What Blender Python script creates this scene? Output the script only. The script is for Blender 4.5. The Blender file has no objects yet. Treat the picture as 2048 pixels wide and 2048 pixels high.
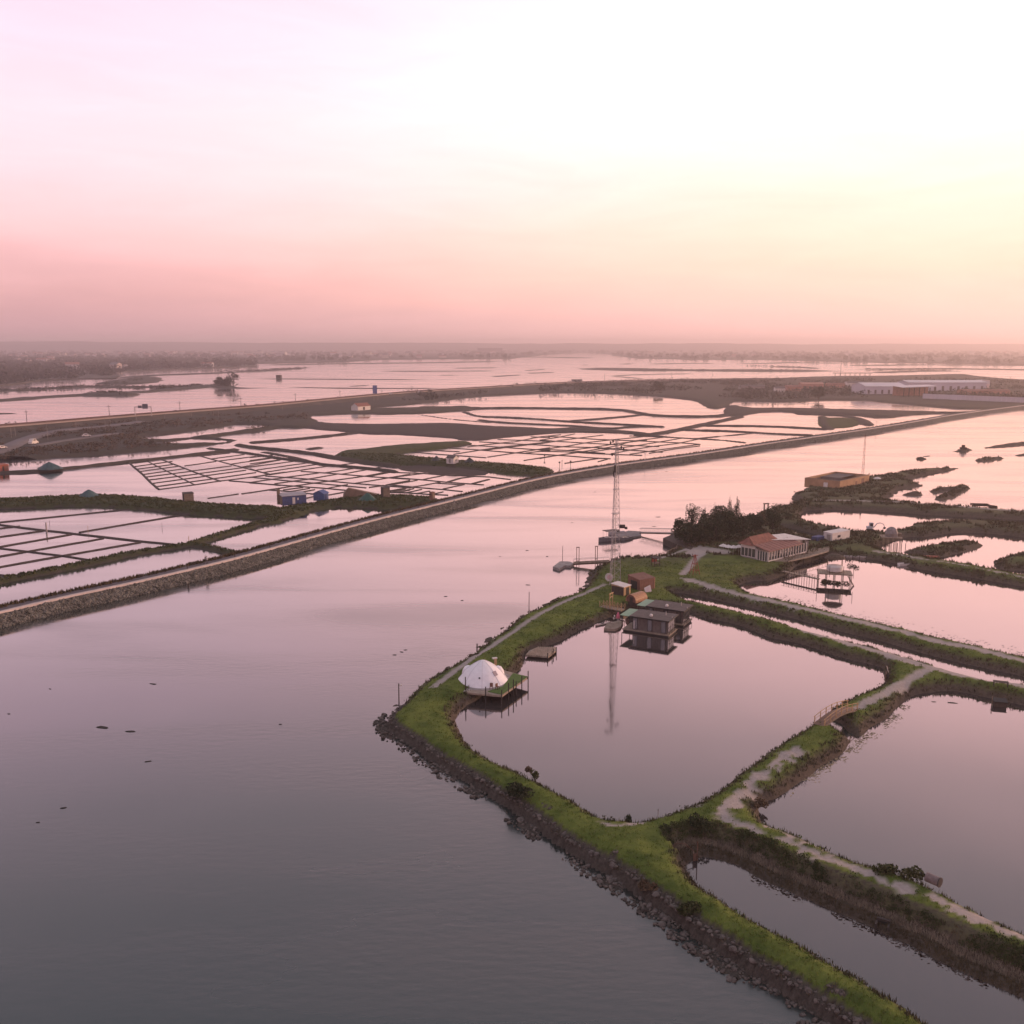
import bpy, bmesh, math, random
import numpy as np
from mathutils import Vector, Matrix
from mathutils.geometry import tessellate_polygon
random.seed(7); rng = np.random.default_rng(11)
S = bpy.context.scene
COL = S.collection
R = math.radians

# ---------------------------------------------------------------- camera
F_PX, HORIZON, CAM_H = 1893.0, 690.0, 50.0
PITCH = math.atan((1024.0 - HORIZON) / F_PX)
cam_d = bpy.data.cameras.new('camera'); cam = bpy.data.objects.new('camera', cam_d); COL.objects.link(cam)
cam.location = (0, 0, CAM_H); cam.rotation_euler = (R(90) - PITCH, 0, 0)
cam_d.sensor_width = 36; cam_d.lens = 36 * F_PX / 2048; cam_d.clip_start = 0.5; cam_d.clip_end = 60000
S.camera = cam

# ---------------------------------------------------------------- sky, sun, exposure
SUN_AZ, SUN_EL = 68.0, 5.0            # degrees: right of the view direction, above the horizon
w = bpy.data.worlds.new('World'); S.world = w; w.use_nodes = True
nt = w.node_tree; nt.nodes.clear()
def wn(t, **k):
    n = nt.nodes.new(t)
    for a, b in k.items(): setattr(n, a, b)
    return n
def wl(a, b): nt.links.new(a, b)
tc = wn('ShaderNodeTexCoord'); sep = wn('ShaderNodeSeparateXYZ'); wl(tc.outputs['Generated'], sep.inputs[0])
el = wn('ShaderNodeMath', operation='ARCSINE'); wl(sep.outputs['Z'], el.inputs[0])
eld = wn('ShaderNodeMapRange'); eld.inputs['From Min'].default_value = 0; eld.inputs['From Max'].default_value = R(90); wl(el.outputs[0], eld.inputs['Value'])
az = wn('ShaderNodeMath', operation='ARCTAN2'); wl(sep.outputs['X'], az.inputs[0]); wl(sep.outputs['Y'], az.inputs[1])
azd = wn('ShaderNodeMath', operation='SUBTRACT'); wl(az.outputs[0], azd.inputs[0]); azd.inputs[1].default_value = R(SUN_AZ)
azc = wn('ShaderNodeMath', operation='COSINE'); wl(azd.outputs[0], azc.inputs[0])
azf = wn('ShaderNodeMapRange', interpolation_type='SMOOTHSTEP'); wl(azc.outputs[0], azf.inputs['Value'])
azf.inputs['From Min'].default_value = -0.12; azf.inputs['From Max'].default_value = 0.76
# thin veil cloud streaks shift the ramp lookup a little
mp = wn('ShaderNodeMapping'); wl(tc.outputs['Generated'], mp.inputs['Vector']); mp.inputs['Scale'].default_value = (1.6, 1.6, 9.0)
ns = wn('ShaderNodeTexNoise'); ns.inputs['Scale'].default_value = 2.2; ns.inputs['Detail'].default_value = 6; ns.inputs['Roughness'].default_value = 0.55
wl(mp.outputs[0], ns.inputs['Vector'])
nsm = wn('ShaderNodeMapRange'); wl(ns.outputs['Fac'], nsm.inputs['Value']); nsm.inputs['From Min'].default_value = .3; nsm.inputs['From Max'].default_value = .7
nsm.inputs['To Min'].default_value = -.008; nsm.inputs['To Max'].default_value = .008
elr = wn('ShaderNodeMath', operation='ADD'); wl(eld.outputs[0], elr.inputs[0]); wl(nsm.outputs[0], elr.inputs[1])
def ramp(stops):
    r = wn('ShaderNodeValToRGB'); r.color_ramp.interpolation = 'LINEAR'
    e = r.color_ramp.elements
    while len(e) < len(stops): e.new(.5)
    for i, (deg, c) in enumerate(stops):
        e[i].position = deg / 90.0; e[i].color = (*c, 1)
    return r
away = ramp([(0, (.62, .35, .38)), (1.2, (.68, .37, .40)), (2.7, (.82, .43, .44)), (4.5, (.97, .53, .54)), (6.3, (1.06, .64, .65)), (8.6, (1.15, .73, .78)), (11.5, (1.2, .79, .86)), (15.8, (1.1, .75, .87)), (19.2, (.96, .66, .80)), (23, (.72, .55, .65)), (28, (.52, .45, .51)), (38, (.31, .33, .38)), (60, (.40, .42, .47)), (90, (.45, .46, .50))])
sunw = ramp([(0, (1.2, .66, .60)), (1.2, (1.2, .68, .61)), (2.7, (1.3, .71, .59)), (4.5, (1.5, .77, .60)), (6.3, (1.6, .85, .67)), (8.6, (1.75, .94, .79)), (11.5, (1.85, 1.04, .93)), (15.8, (1.85, 1.08, 1.04)), (19.2, (1.7, 1.04, 1.05)), (23, (1.2, .80, .83)), (28, (.76, .60, .64)), (38, (.38, .37, .42)), (60, (.41, .42, .47)), (90, (.45, .46, .50))])
for r_ in (away, sunw): wl(elr.outputs[0], r_.inputs[0])
mixc = wn('ShaderNodeMix', data_type='RGBA'); wl(azf.outputs[0], mixc.inputs['Factor']); wl(away.outputs[0], mixc.inputs[6]); wl(sunw.outputs[0], mixc.inputs[7])
# faint cirrus streaks
mpc = wn('ShaderNodeMapping'); wl(tc.outputs['Generated'], mpc.inputs['Vector']); mpc.inputs['Scale'].default_value = (2.4, 2.4, 14.0); mpc.inputs['Rotation'].default_value = (R(6), R(-10), 0)
nc = wn('ShaderNodeTexNoise'); nc.inputs['Scale'].default_value = 2.0; nc.inputs['Detail'].default_value = 8; nc.inputs['Roughness'].default_value = .6; nc.inputs['Distortion'].default_value = .8; wl(mpc.outputs[0], nc.inputs['Vector'])
ncm = wn('ShaderNodeMapRange'); wl(nc.outputs['Fac'], ncm.inputs['Value']); ncm.inputs['From Min'].default_value = .35; ncm.inputs['From Max'].default_value = .7; ncm.inputs['To Min'].default_value = .965; ncm.inputs['To Max'].default_value = 1.035
cir = wn('ShaderNodeVectorMath', operation='SCALE'); wl(mixc.outputs[2], cir.inputs[0]); wl(ncm.outputs[0], cir.inputs['Scale'])
veil = wn('ShaderNodeBackground'); wl(cir.outputs[0], veil.inputs['Color']); veil.inputs['Strength'].default_value = 1.0
sky = wn('ShaderNodeTexSky', sky_type='NISHITA', sun_disc=False); sky.sun_elevation = R(SUN_EL); sky.sun_rotation = R(SUN_AZ)
sky.air_density = 1.0; sky.dust_density = 2.0; sky.ozone_density = 2.0; sky.altitude = 0
nish = wn('ShaderNodeBackground'); wl(sky.outputs[0], nish.inputs['Color']); nish.inputs['Strength'].default_value = 0.02
addw = wn('ShaderNodeAddShader'); wl(veil.outputs[0], addw.inputs[0]); wl(nish.outputs[0], addw.inputs[1])
wo = wn('ShaderNodeOutputWorld'); wl(addw.outputs[0], wo.inputs['Surface'])

sun_d = bpy.data.lights.new('sun', 'SUN'); sun_d.energy = 3.0; sun_d.angle = R(4); sun_d.color = (1.0, .62, .38)
sun = bpy.data.objects.new('sun', sun_d); COL.objects.link(sun)
sv = Vector((math.sin(R(SUN_AZ)) * math.cos(R(SUN_EL)), math.cos(R(SUN_AZ)) * math.cos(R(SUN_EL)), math.sin(R(SUN_EL))))
sun.rotation_euler = sv.to_track_quat('Z', 'Y').to_euler(); sun.location = sv * 400

S.view_settings.view_transform = 'Standard'; S.view_settings.look = 'None'; S.view_settings.gamma = 1.0
S.view_settings.exposure = 0.13; S.view_settings.use_curve_mapping = False
S.render.engine = 'CYCLES'
S.cycles.max_bounces = 6; S.cycles.diffuse_bounces = 2; S.cycles.glossy_bounces = 3; S.cycles.transmission_bounces = 2
S.cycles.volume_bounces = 0; S.cycles.caustics_reflective = False; S.cycles.caustics_refractive = False
S.cycles.use_denoising = True

# ---------------------------------------------------------------- helpers
_f = Vector((0, math.cos(PITCH), -math.sin(PITCH))); _u = Vector((0, math.sin(PITCH), math.cos(PITCH)))
def P(px, py, z=0.0):
    """the place on the level z that the surveyed photo point stands for"""
    d = _f + Vector((1, 0, 0)) * ((px - 1024) / F_PX) + _u * ((1024 - py) / F_PX)
    t = (z - CAM_H) / d.z
    return (d.x * t, d.y * t)
def PP(pts, z=0.0):
    return [P(p[0], p[1], p[2] if len(p) > 2 else z) for p in pts]

def tag(o, label=None, cat=None, group=None, kind=None):
    if label: o['label'] = label
    if cat: o['category'] = cat
    if group: o['group'] = group
    if kind: o['kind'] = kind
    return o
def empty(name, loc=(0, 0, 0), rz=0.0):
    o = bpy.data.objects.new(name, None); COL.objects.link(o); o.location = loc; o.rotation_euler = (0, 0, rz)
    o.empty_display_size = .3
    return o
def link(name, me, parent=None, loc=None, rz=None):
    o = bpy.data.objects.new(name, me); COL.objects.link(o)
    if parent is not None: o.parent = parent
    if loc is not None: o.location = loc
    if rz is not None: o.rotation_euler = (0, 0, rz)
    return o
def np_mesh(name, V, T, mat=None, smooth=False):
    """mesh from vertex array and an (n,3) or (n,4) face array"""
    me = bpy.data.meshes.new(name); V = np.asarray(V, np.float32); T = np.asarray(T, np.int32)
    me.vertices.add(len(V)); me.vertices.foreach_set('co', V.ravel())
    k = T.shape[1]; me.loops.add(T.size); me.loops.foreach_set('vertex_index', T.ravel())
    me.polygons.add(len(T)); me.polygons.foreach_set('loop_start', np.arange(0, T.size, k, dtype=np.int32))
    me.polygons.foreach_set('loop_total', np.full(len(T), k, np.int32))
    if smooth: me.polygons.foreach_set('use_smooth', np.ones(len(T), bool))
    if mat: me.materials.append(mat)
    me.update(calc_edges=True); me.validate()
    return me
class MB:
    """collects simple solids into one mesh"""
    def __init__(s): s.v = []; s.f = []
    def add(s, v, f):
        n = len(s.v); s.v += [tuple(p) for p in v]; s.f += [tuple(i + n for i in q) for q in f]; return s
    def box(s, c, d, rz=0.0):
        x, y, z = d[0] / 2, d[1] / 2, d[2] / 2; ca, sa = math.cos(rz), math.sin(rz)
        v = [(c[0] + a * x * ca - b * y * sa, c[1] + a * x * sa + b * y * ca, c[2] + e * z) for e in (-1, 1) for b in (-1, 1) for a in (-1, 1)]
        return s.add(v, [(0, 2, 3, 1), (4, 5, 7, 6), (0, 1, 5, 4), (2, 6, 7, 3), (0, 4, 6, 2), (1, 3, 7, 5)])
    def tube(s, pts, r, n=6, r2=None, cap=True):
        pts = [Vector(p) for p in pts]; N = len(pts); base = len(s.v)
        for i, p in enumerate(pts):
            t = (pts[min(i + 1, N - 1)] - pts[max(i - 1, 0)]).normalized()
            a = t.cross(Vector((0, 0, 1)) if abs(t.z) < .9 else Vector((1, 0, 0))).normalized(); b = t.cross(a)
            rr = r if r2 is None else r + (r2 - r) * i / (N - 1)
            for k in range(n):
                g = 2 * math.pi * k / n; s.v.append(tuple(p + a * rr * math.cos(g) + b * rr * math.sin(g)))
        for i in range(N - 1):
            for k in range(n):
                s.f.append((base + i * n + k, base + i * n + (k + 1) % n, base + (i + 1) * n + (k + 1) % n, base + (i + 1) * n + k))
        if cap:
            s.f.append(tuple(base + k for k in range(n - 1, -1, -1))); s.f.append(tuple(base + (N - 1) * n + k for k in range(n)))
        return s
    def prism(s, poly, z0, z1):
        n = len(poly); v = [(p[0], p[1], z0) for p in poly] + [(p[0], p[1], z1) for p in poly]
        return s.add(v, [tuple(range(n - 1, -1, -1)), tuple(range(n, 2 * n))] + [(i, (i + 1) % n, n + (i + 1) % n, n + i) for i in range(n)])
    def lathe(s, prof, n=20, c=(0, 0, 0), sx=1, sy=1):
        base = len(s.v); m = len(prof)
        for (r, z) in prof:
            for k in range(n):
                g = 2 * math.pi * k / n; s.v.append((c[0] + r * sx * math.cos(g), c[1] + r * sy * math.sin(g), c[2] + z))
        for i in range(m - 1):
            for k in range(n):
                s.f.append((base + i * n + k, base + i * n + (k + 1) % n, base + (i + 1) * n + (k + 1) % n, base + (i + 1) * n + k))
        s.f.append(tuple(base + (m - 1) * n + k for k in range(n))); s.f.append(tuple(base + k for k in range(n - 1, -1, -1)))
        return s
    def mesh(s, name, mat=None, smooth=False):
        me = bpy.data.meshes.new(name); me.from_pydata(s.v, [], s.f)
        if mat: me.materials.append(mat)
        if smooth:
            for p in me.polygons: p.use_smooth = True
        me.update(); return me
    def build(s, name, mat=None, parent=None, loc=None, rz=None, smooth=False):
        return link(name, s.mesh(name, mat, smooth), parent, loc, rz)
def copy_tree(o, parent=None):
    c = o.copy(); COL.objects.link(c)
    c.parent = parent
    for ch in o.children: copy_tree(ch, c)
    return c

MATS = {}
def mat(name, col, rough=.8, var=.25, scale=1.5, metal=0.0, bump=0.0, spec=.3, col2=None, detail=4, coord='Object'):
    """principled surface whose base colour wanders between two tones"""
    if name in MATS: return MATS[name]
    m = bpy.data.materials.new(name); m.use_nodes = True; t = m.node_tree; b = t.nodes['Principled BSDF']
    b.inputs['Roughness'].default_value = rough; b.inputs['Metallic'].default_value = metal
    b.inputs['Specular IOR Level'].default_value = spec
    tcn = t.nodes.new('ShaderNodeTexCoord'); n = t.nodes.new('ShaderNodeTexNoise'); n.inputs['Scale'].default_value = scale; n.inputs['Detail'].default_value = detail
    t.links.new(tcn.outputs[coord], n.inputs['Vector'])
    r = t.nodes.new('ShaderNodeValToRGB'); e = r.color_ramp.elements
    c2 = col2 or tuple(min(1, c * (1 + var)) for c in col); c1 = tuple(c * (1 - var) for c in col) if col2 is None else col
    e[0].position = .3; e[0].color = (*c1, 1); e[1].position = .7; e[1].color = (*c2, 1)
    t.links.new(n.outputs['Fac'], r.inputs[0]); t.links.new(r.outputs[0], b.inputs['Base Color'])
    if bump:
        bp = t.nodes.new('ShaderNodeBump'); bp.inputs['Strength'].default_value = bump; bp.inputs['Distance'].default_value = .1
        t.links.new(n.outputs['Fac'], bp.inputs['Height']); t.links.new(bp.outputs[0], b.inputs['Normal'])
    MATS[name] = m; return m

def vnoise(x, y, seed=0):
    """smooth value noise, vectorised"""
    xi = np.floor(x).astype(np.int64); yi = np.floor(y).astype(np.int64); fx = x - xi; fy = y - yi
    def h(a, b):
        n = (a * 374761393 + b * 668265263 + seed * 982451653) & 0x7fffffff
        n = ((n ^ (n >> 13)) * 1274126177) & 0x7fffffff
        return ((n ^ (n >> 16)) & 0xffff) / 65535.0
    fx = fx * fx * (3 - 2 * fx); fy = fy * fy * (3 - 2 * fy)
    return (h(xi, yi) * (1 - fx) + h(xi + 1, yi) * fx) * (1 - fy) + (h(xi, yi + 1) * (1 - fx) + h(xi + 1, yi + 1) * fx) * fy
def fbm(x, y, oct=4, seed=0):
    a, s, t = .5, 0.0, 0.0
    for i in range(oct):
        s = s + a * vnoise(x * 2 ** i, y * 2 ** i, seed + i); t += a; a *= .5
    return s / t - .5
def seg_dist(X, Y, pts, closed):
    """distance to a polyline and, when closed, the inside flag"""
    p = np.asarray(pts, float); q = np.roll(p, -1, 0) if closed else p[1:]; p = p if closed else p[:-1]
    D = np.full(X.shape, 1e18); ins = np.zeros(X.shape, bool)
    for (x0, y0), (x1, y1) in zip(p, q):
        dx, dy = x1 - x0, y1 - y0; L = dx * dx + dy * dy + 1e-12
        t = np.clip(((X - x0) * dx + (Y - y0) * dy) / L, 0, 1)
        D = np.minimum(D, (X - x0 - t * dx) ** 2 + (Y - y0 - t * dy) ** 2)
        if closed and y0 != y1:
            c = (y0 > Y) != (y1 > Y)
            ins ^= c & (X < dx * (Y - y0) / dy + x0)
    return np.sqrt(D), ins
def region_sdf(X, Y, poly, margin=12.0):
    """signed distance, positive inside, evaluated only near the polygon"""
    p = np.asarray(poly); out = np.full(X.shape, -margin * 4)
    m = (X > p[:, 0].min() - margin) & (X < p[:, 0].max() + margin) & (Y > p[:, 1].min() - margin) & (Y < p[:, 1].max() + margin)
    if m.any():
        d, i = seg_dist(X[m], Y[m], p, True); out[m] = np.where(i, d, -d)
    return out
def line_sdf(X, Y, pts, wid, margin=12.0):
    p = np.asarray(pts); out = np.full(X.shape, -margin * 4)
    m = (X > p[:, 0].min() - margin) & (X < p[:, 0].max() + margin) & (Y > p[:, 1].min() - margin) & (Y < p[:, 1].max() + margin)
    if m.any():
        d, _ = seg_dist(X[m], Y[m], p, False); out[m] = wid / 2 - d
    return out
def smooth_line(pts, n=3, closed=False):
    """Chaikin corner cutting"""
    p = np.asarray(pts, float)
    for _ in range(n):
        if closed: a, b = p, np.roll(p, -1, 0)
        else: a, b = p[:-1], p[1:]
        q = np.empty((2 * len(a), p.shape[1])); q[0::2] = .75 * a + .25 * b; q[1::2] = .25 * a + .75 * b
        if not closed: q = np.vstack([p[:1], q, p[-1:]])
        p = q
    return p
# ================================================================ surveyed shorelines of the near salt works
def Z(pts, z): return [(a, b, z) for a, b in pts]
OUTER = Z([(2700, 2800), (2250, 2480), (1990, 2290), (1760, 2130), (1629, 2048), (1536, 1985), (1488, 1960), (1448, 1931), (1408, 1904), (1366, 1880), (1350, 1859), (1302, 1828), (1262, 1796), (1210, 1761), (1151, 1727), (1103, 1695), (1050, 1655), (1024, 1634), (991, 1611), (922, 1569), (848, 1526), (806, 1489), (768, 1468), (761, 1447)], 0) + \
    Z([(764, 1439), (779, 1424), (801, 1408), (816, 1387), (842, 1365), (894, 1337), (935, 1313), (965, 1290), (1002, 1262), (1026, 1240), (1058, 1224), (1090, 1211), (1111, 1199), (1141, 1192), (1162, 1178), (1182, 1158), (1186, 1145), (1196, 1134), (1215, 1125), (1239, 1118), (1262, 1118), (1305, 1118), (1323, 1113), (1350, 1102), (1355, 1094)], .25) + \
    Z([(1345, 1083), (1329, 1077), (1345, 1066), (1360, 1057), (1400, 1050), (1440, 1044), (1481, 1034), (1506, 1030), (1527, 1019), (1568, 1013), (1597, 999), (1584, 991), (1602, 978), (1623, 970), (1680, 960), (1740, 954), (1801, 943), (1843, 937), (1878, 936), (1918, 933)], .6) + \
    Z([(1907, 939), (1891, 943), (1854, 951), (1804, 961), (1822, 966), (1846, 970), (1830, 974), (1796, 979), (1782, 990)], 0) + \
    Z([(1765, 998), (1865, 1007), (1933, 1011), (2048, 1020), (2350, 1045)], 1.0) + Z([(2500, 1200), (2600, 1500), (3000, 2130), (3400, 2800)], 0)
POND_A = Z([(1215, 1236), (1240, 1222), (1300, 1213), (1345, 1216), (1374, 1223), (1410, 1235), (1484, 1251), (1536, 1275), (1576, 1282), (1626, 1295), (1668, 1311), (1732, 1327), (1766, 1334), (1772, 1350)], 0) + \
    Z([(1764, 1362), (1721, 1383), (1674, 1404), (1653, 1420), (1618, 1446), (1589, 1462), (1562, 1478), (1536, 1499), (1480, 1536), (1432, 1576), (1395, 1600), (1345, 1621), (1315, 1630), (1276, 1638), (1225, 1636), (1199, 1629), (1172, 1613), (1130, 1586), (1077, 1557), (1007, 1526), (959, 1500), (933, 1479)], .9) + \
    Z([(913, 1456), (909, 1443), (913, 1432), (922, 1419), (943, 1408), (965, 1390), (990, 1370), (1015, 1352), (1038, 1342), (1047, 1326), (1050, 1309), (1080, 1296), (1119, 1283), (1160, 1258), (1180, 1252), (1196, 1244)], 0)
POND_B = Z([(1706, 1477), (1721, 1476), (1737, 1460), (1774, 1436), (1801, 1407), (1827, 1391), (1862, 1385), (1888, 1381), (1933, 1385), (1981, 1397), (2048, 1412), (2500, 1525)], 0) + \
    Z([(2900, 2280), (2400, 2005), (2048, 1857), (1986, 1830), (1933, 1806), (1872, 1774), (1849, 1764), (1801, 1743), (1761, 1732), (1695, 1711), (1642, 1684), (1589, 1660), (1536, 1642), (1522, 1634)], 1.1) + \
    Z([(1510, 1620), (1536, 1600), (1552, 1597), (1584, 1576), (1615, 1552), (1650, 1526), (1679, 1513), (1700, 1488)], 0)
POND_C = Z([(1366, 1738), (1382, 1721), (1406, 1711), (1437, 1719), (1474, 1732), (1514, 1753), (1536, 1766), (1589, 1788), (1642, 1812), (1695, 1835), (1748, 1857), (1766, 1870), (1788, 1878), (1841, 1902), (1907, 1936), (1973, 1965), (2048, 1997), (2400, 2160), (3000, 2480)], 0) + \
    Z([(3000, 2840), (2560, 2500), (2200, 2250), (1873, 2048), (1801, 1997), (1748, 1965), (1695, 1934), (1642, 1904), (1589, 1873), (1536, 1850), (1448, 1796), (1395, 1761)], 1.1)
POND_N = Z([(1337, 1184), (1390, 1190), (1448, 1204), (1535, 1223), (1668, 1260), (1774, 1285), (1827, 1301), (1920, 1327), (2048, 1352), (2350, 1425)], 0) + \
    Z([(2350, 1437), (2048, 1362), (1986, 1356), (1933, 1344), (1854, 1322), (1801, 1306), (1721, 1283), (1615, 1256), (1536, 1234), (1448, 1212), (1371, 1196)], 1.2)
POND_D = Z([(1661, 1112), (1700, 1113), (1737, 1118), (1790, 1126), (1841, 1139), (1880, 1145), (1960, 1158), (2048, 1174), (2350, 1222)], 0) + \
    Z([(2350, 1392), (2048, 1317), (1960, 1295), (1880, 1279), (1801, 1258), (1721, 1240), (1642, 1221), (1570, 1203), (1537, 1197), (1500, 1189)], .6) + \
    Z([(1480, 1178), (1475, 1170), (1502, 1162), (1537, 1161), (1578, 1148), (1592, 1130), (1625, 1122), (1650, 1112)], 0)
POND_F = Z([(1745, 1097), (1775, 1085), (1817, 1073), (1841, 1075), (1867, 1071), (1907, 1065), (1960, 1065), (2048, 1075), (2350, 1115)], 0) + \
    Z([(2350, 1202), (2048, 1150), (1928, 1126), (1878, 1117), (1806, 1106), (1770, 1101)], 1.0)
POND_H = Z([(1602, 1023), (1637, 1020), (1695, 1020), (1774, 1024), (1907, 1033), (2048, 1040), (2350, 1060)], 0) + \
    Z([(2350, 1068), (2048, 1047), (1960, 1040), (1907, 1040), (1845, 1045), (1817, 1049), (1801, 1058), (1770, 1063), (1720, 1063), (1700, 1060), (1653, 1051), (1602, 1039)], .9)
POND_R = Z([(1556, 1052), (1600, 1058), (1662, 1075), (1655, 1082), (1590, 1071)], .2)
POND_BR = Z([(1646, 1428), (1672, 1437), (1700, 1462), (1716, 1476), (1700, 1482), (1660, 1450), (1632, 1438)], .2)     # the cut under the foot bridge
ISLETS = [Z([(1804, 1105), (1835, 1097), (1867, 1090), (1928, 1085), (1949, 1084), (1971, 1091), (1949, 1097), (1915, 1105), (1878, 1114), (1849, 1111)], .2),
          Z([(1984, 1127), (1997, 1116), (2048, 1106), (2200, 1100), (2200, 1150), (2048, 1138), (2021, 1142), (1994, 1135)], .2),
          Z([(1857, 980), (1875, 976), (1915, 975), (1918, 972), (1933, 972), (1939, 978), (1933, 983), (1894, 1002), (1859, 999), (1907, 980), (1888, 983), (1865, 986)], .1),
          Z([(1831, 916), (1840, 914), (1853, 917), (1850, 920), (1836, 919)], 0), Z([(1883, 906), (1915, 902), (1928, 897), (1945, 900), (1930, 905), (1915, 903)], 0),
          Z([(1960, 897), (2000, 890), (2060, 884), (2130, 878), (2130, 882), (2060, 889), (1990, 896)], 0),
          Z([(1945, 922), (1965, 917), (2012, 916), (1990, 921), (1960, 924)], 0), Z([(2022, 912), (2050, 907), (2120, 903), (2120, 908), (2050, 912)], 0),
          Z([(1798, 991), (1820, 985), (1850, 989), (1825, 993)], 0), Z([(1846, 913), (1860, 911), (1858, 913)], 0), Z([(1934, 926), (1940, 925), (1939, 928)], 0)]
def chain(pts, n=2): return smooth_line(PP(pts), n, True)
outer = chain(OUTER, 1)
ponds = {k: chain(v) for k, v in dict(A=POND_A, B=POND_B, C=POND_C, N=POND_N, D=POND_D, F=POND_F, H=POND_H, R=POND_R, BR=POND_BR).items()}
islets = [chain(v, 1) for v in ISLETS]
def path(pts, z=1.3, n=2): return smooth_line(PP(pts, z), n)
PATHS = {   # name: (line, width)
    'gravel': (path([(868, 1373), (930, 1325), (1000, 1280), (1064, 1237), (1111, 1211), (1148, 1195), (1209, 1169)]), 1.2),
    'gravel2': (path([(1366, 1150), (1378, 1138), (1390, 1121), (1400, 1108)]), 1.6), 'gravel3': (path([(1310, 1121), (1345, 1108), (1375, 1098), (1400, 1095)]), 1.3),
    's1': (path([(1207, 1650), (1236, 1657), (1276, 1647), (1310, 1641), (1342, 1634)]), .55), 's2': (path([(1368, 1617), (1410, 1611)]), .7),
    's3': (path([(1446, 1625), (1470, 1597), (1495, 1577), (1530, 1545), (1560, 1520), (1600, 1500)]), 1.5),
    's4': (path([(1446, 1632), (1500, 1657), (1560, 1682), (1640, 1714), (1700, 1738), (1768, 1767)]), 1.35), 's5': (path([(1792, 1774), (1860, 1800), (1960, 1844), (2048, 1880), (2300, 1995), (2700, 2180)]), 1.35),
    's6': (path([(1536, 1652), (1600, 1678), (1690, 1715)]), .4), 's7': (path([(1872, 1782), (1950, 1818), (2048, 1866), (2200, 1935)]), .5),
    's8': (path([(1712, 1418), (1740, 1403), (1800, 1370), (1835, 1347), (1870, 1331)]), 1.6), 's9': (path([(1590, 1252), (1650, 1272), (1760, 1304), (1850, 1332), (1933, 1351), (2048, 1372), (2300, 1435)]), 2.4),
    's10': (path([(1371, 1161), (1402, 1172), (1475, 1190), (1537, 1203), (1642, 1227), (1721, 1246), (1801, 1265), (1880, 1286), (1960, 1302), (2048, 1324), (2300, 1388)], 1.1), 2.2),
    's11': (path([(1600, 1003), (1700, 1003), (1800, 1006), (1933, 1015), (2048, 1025), (2350, 1048)], 1.1), 1.7), 's12': (path([(1750, 1104), (1878, 1125), (1960, 1140), (2048, 1157), (2300, 1205)], 1.1), 1.0),
    'yard': (path([(1440, 1105), (1400, 1098), (1390, 1110)]), 5.0)}

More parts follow.
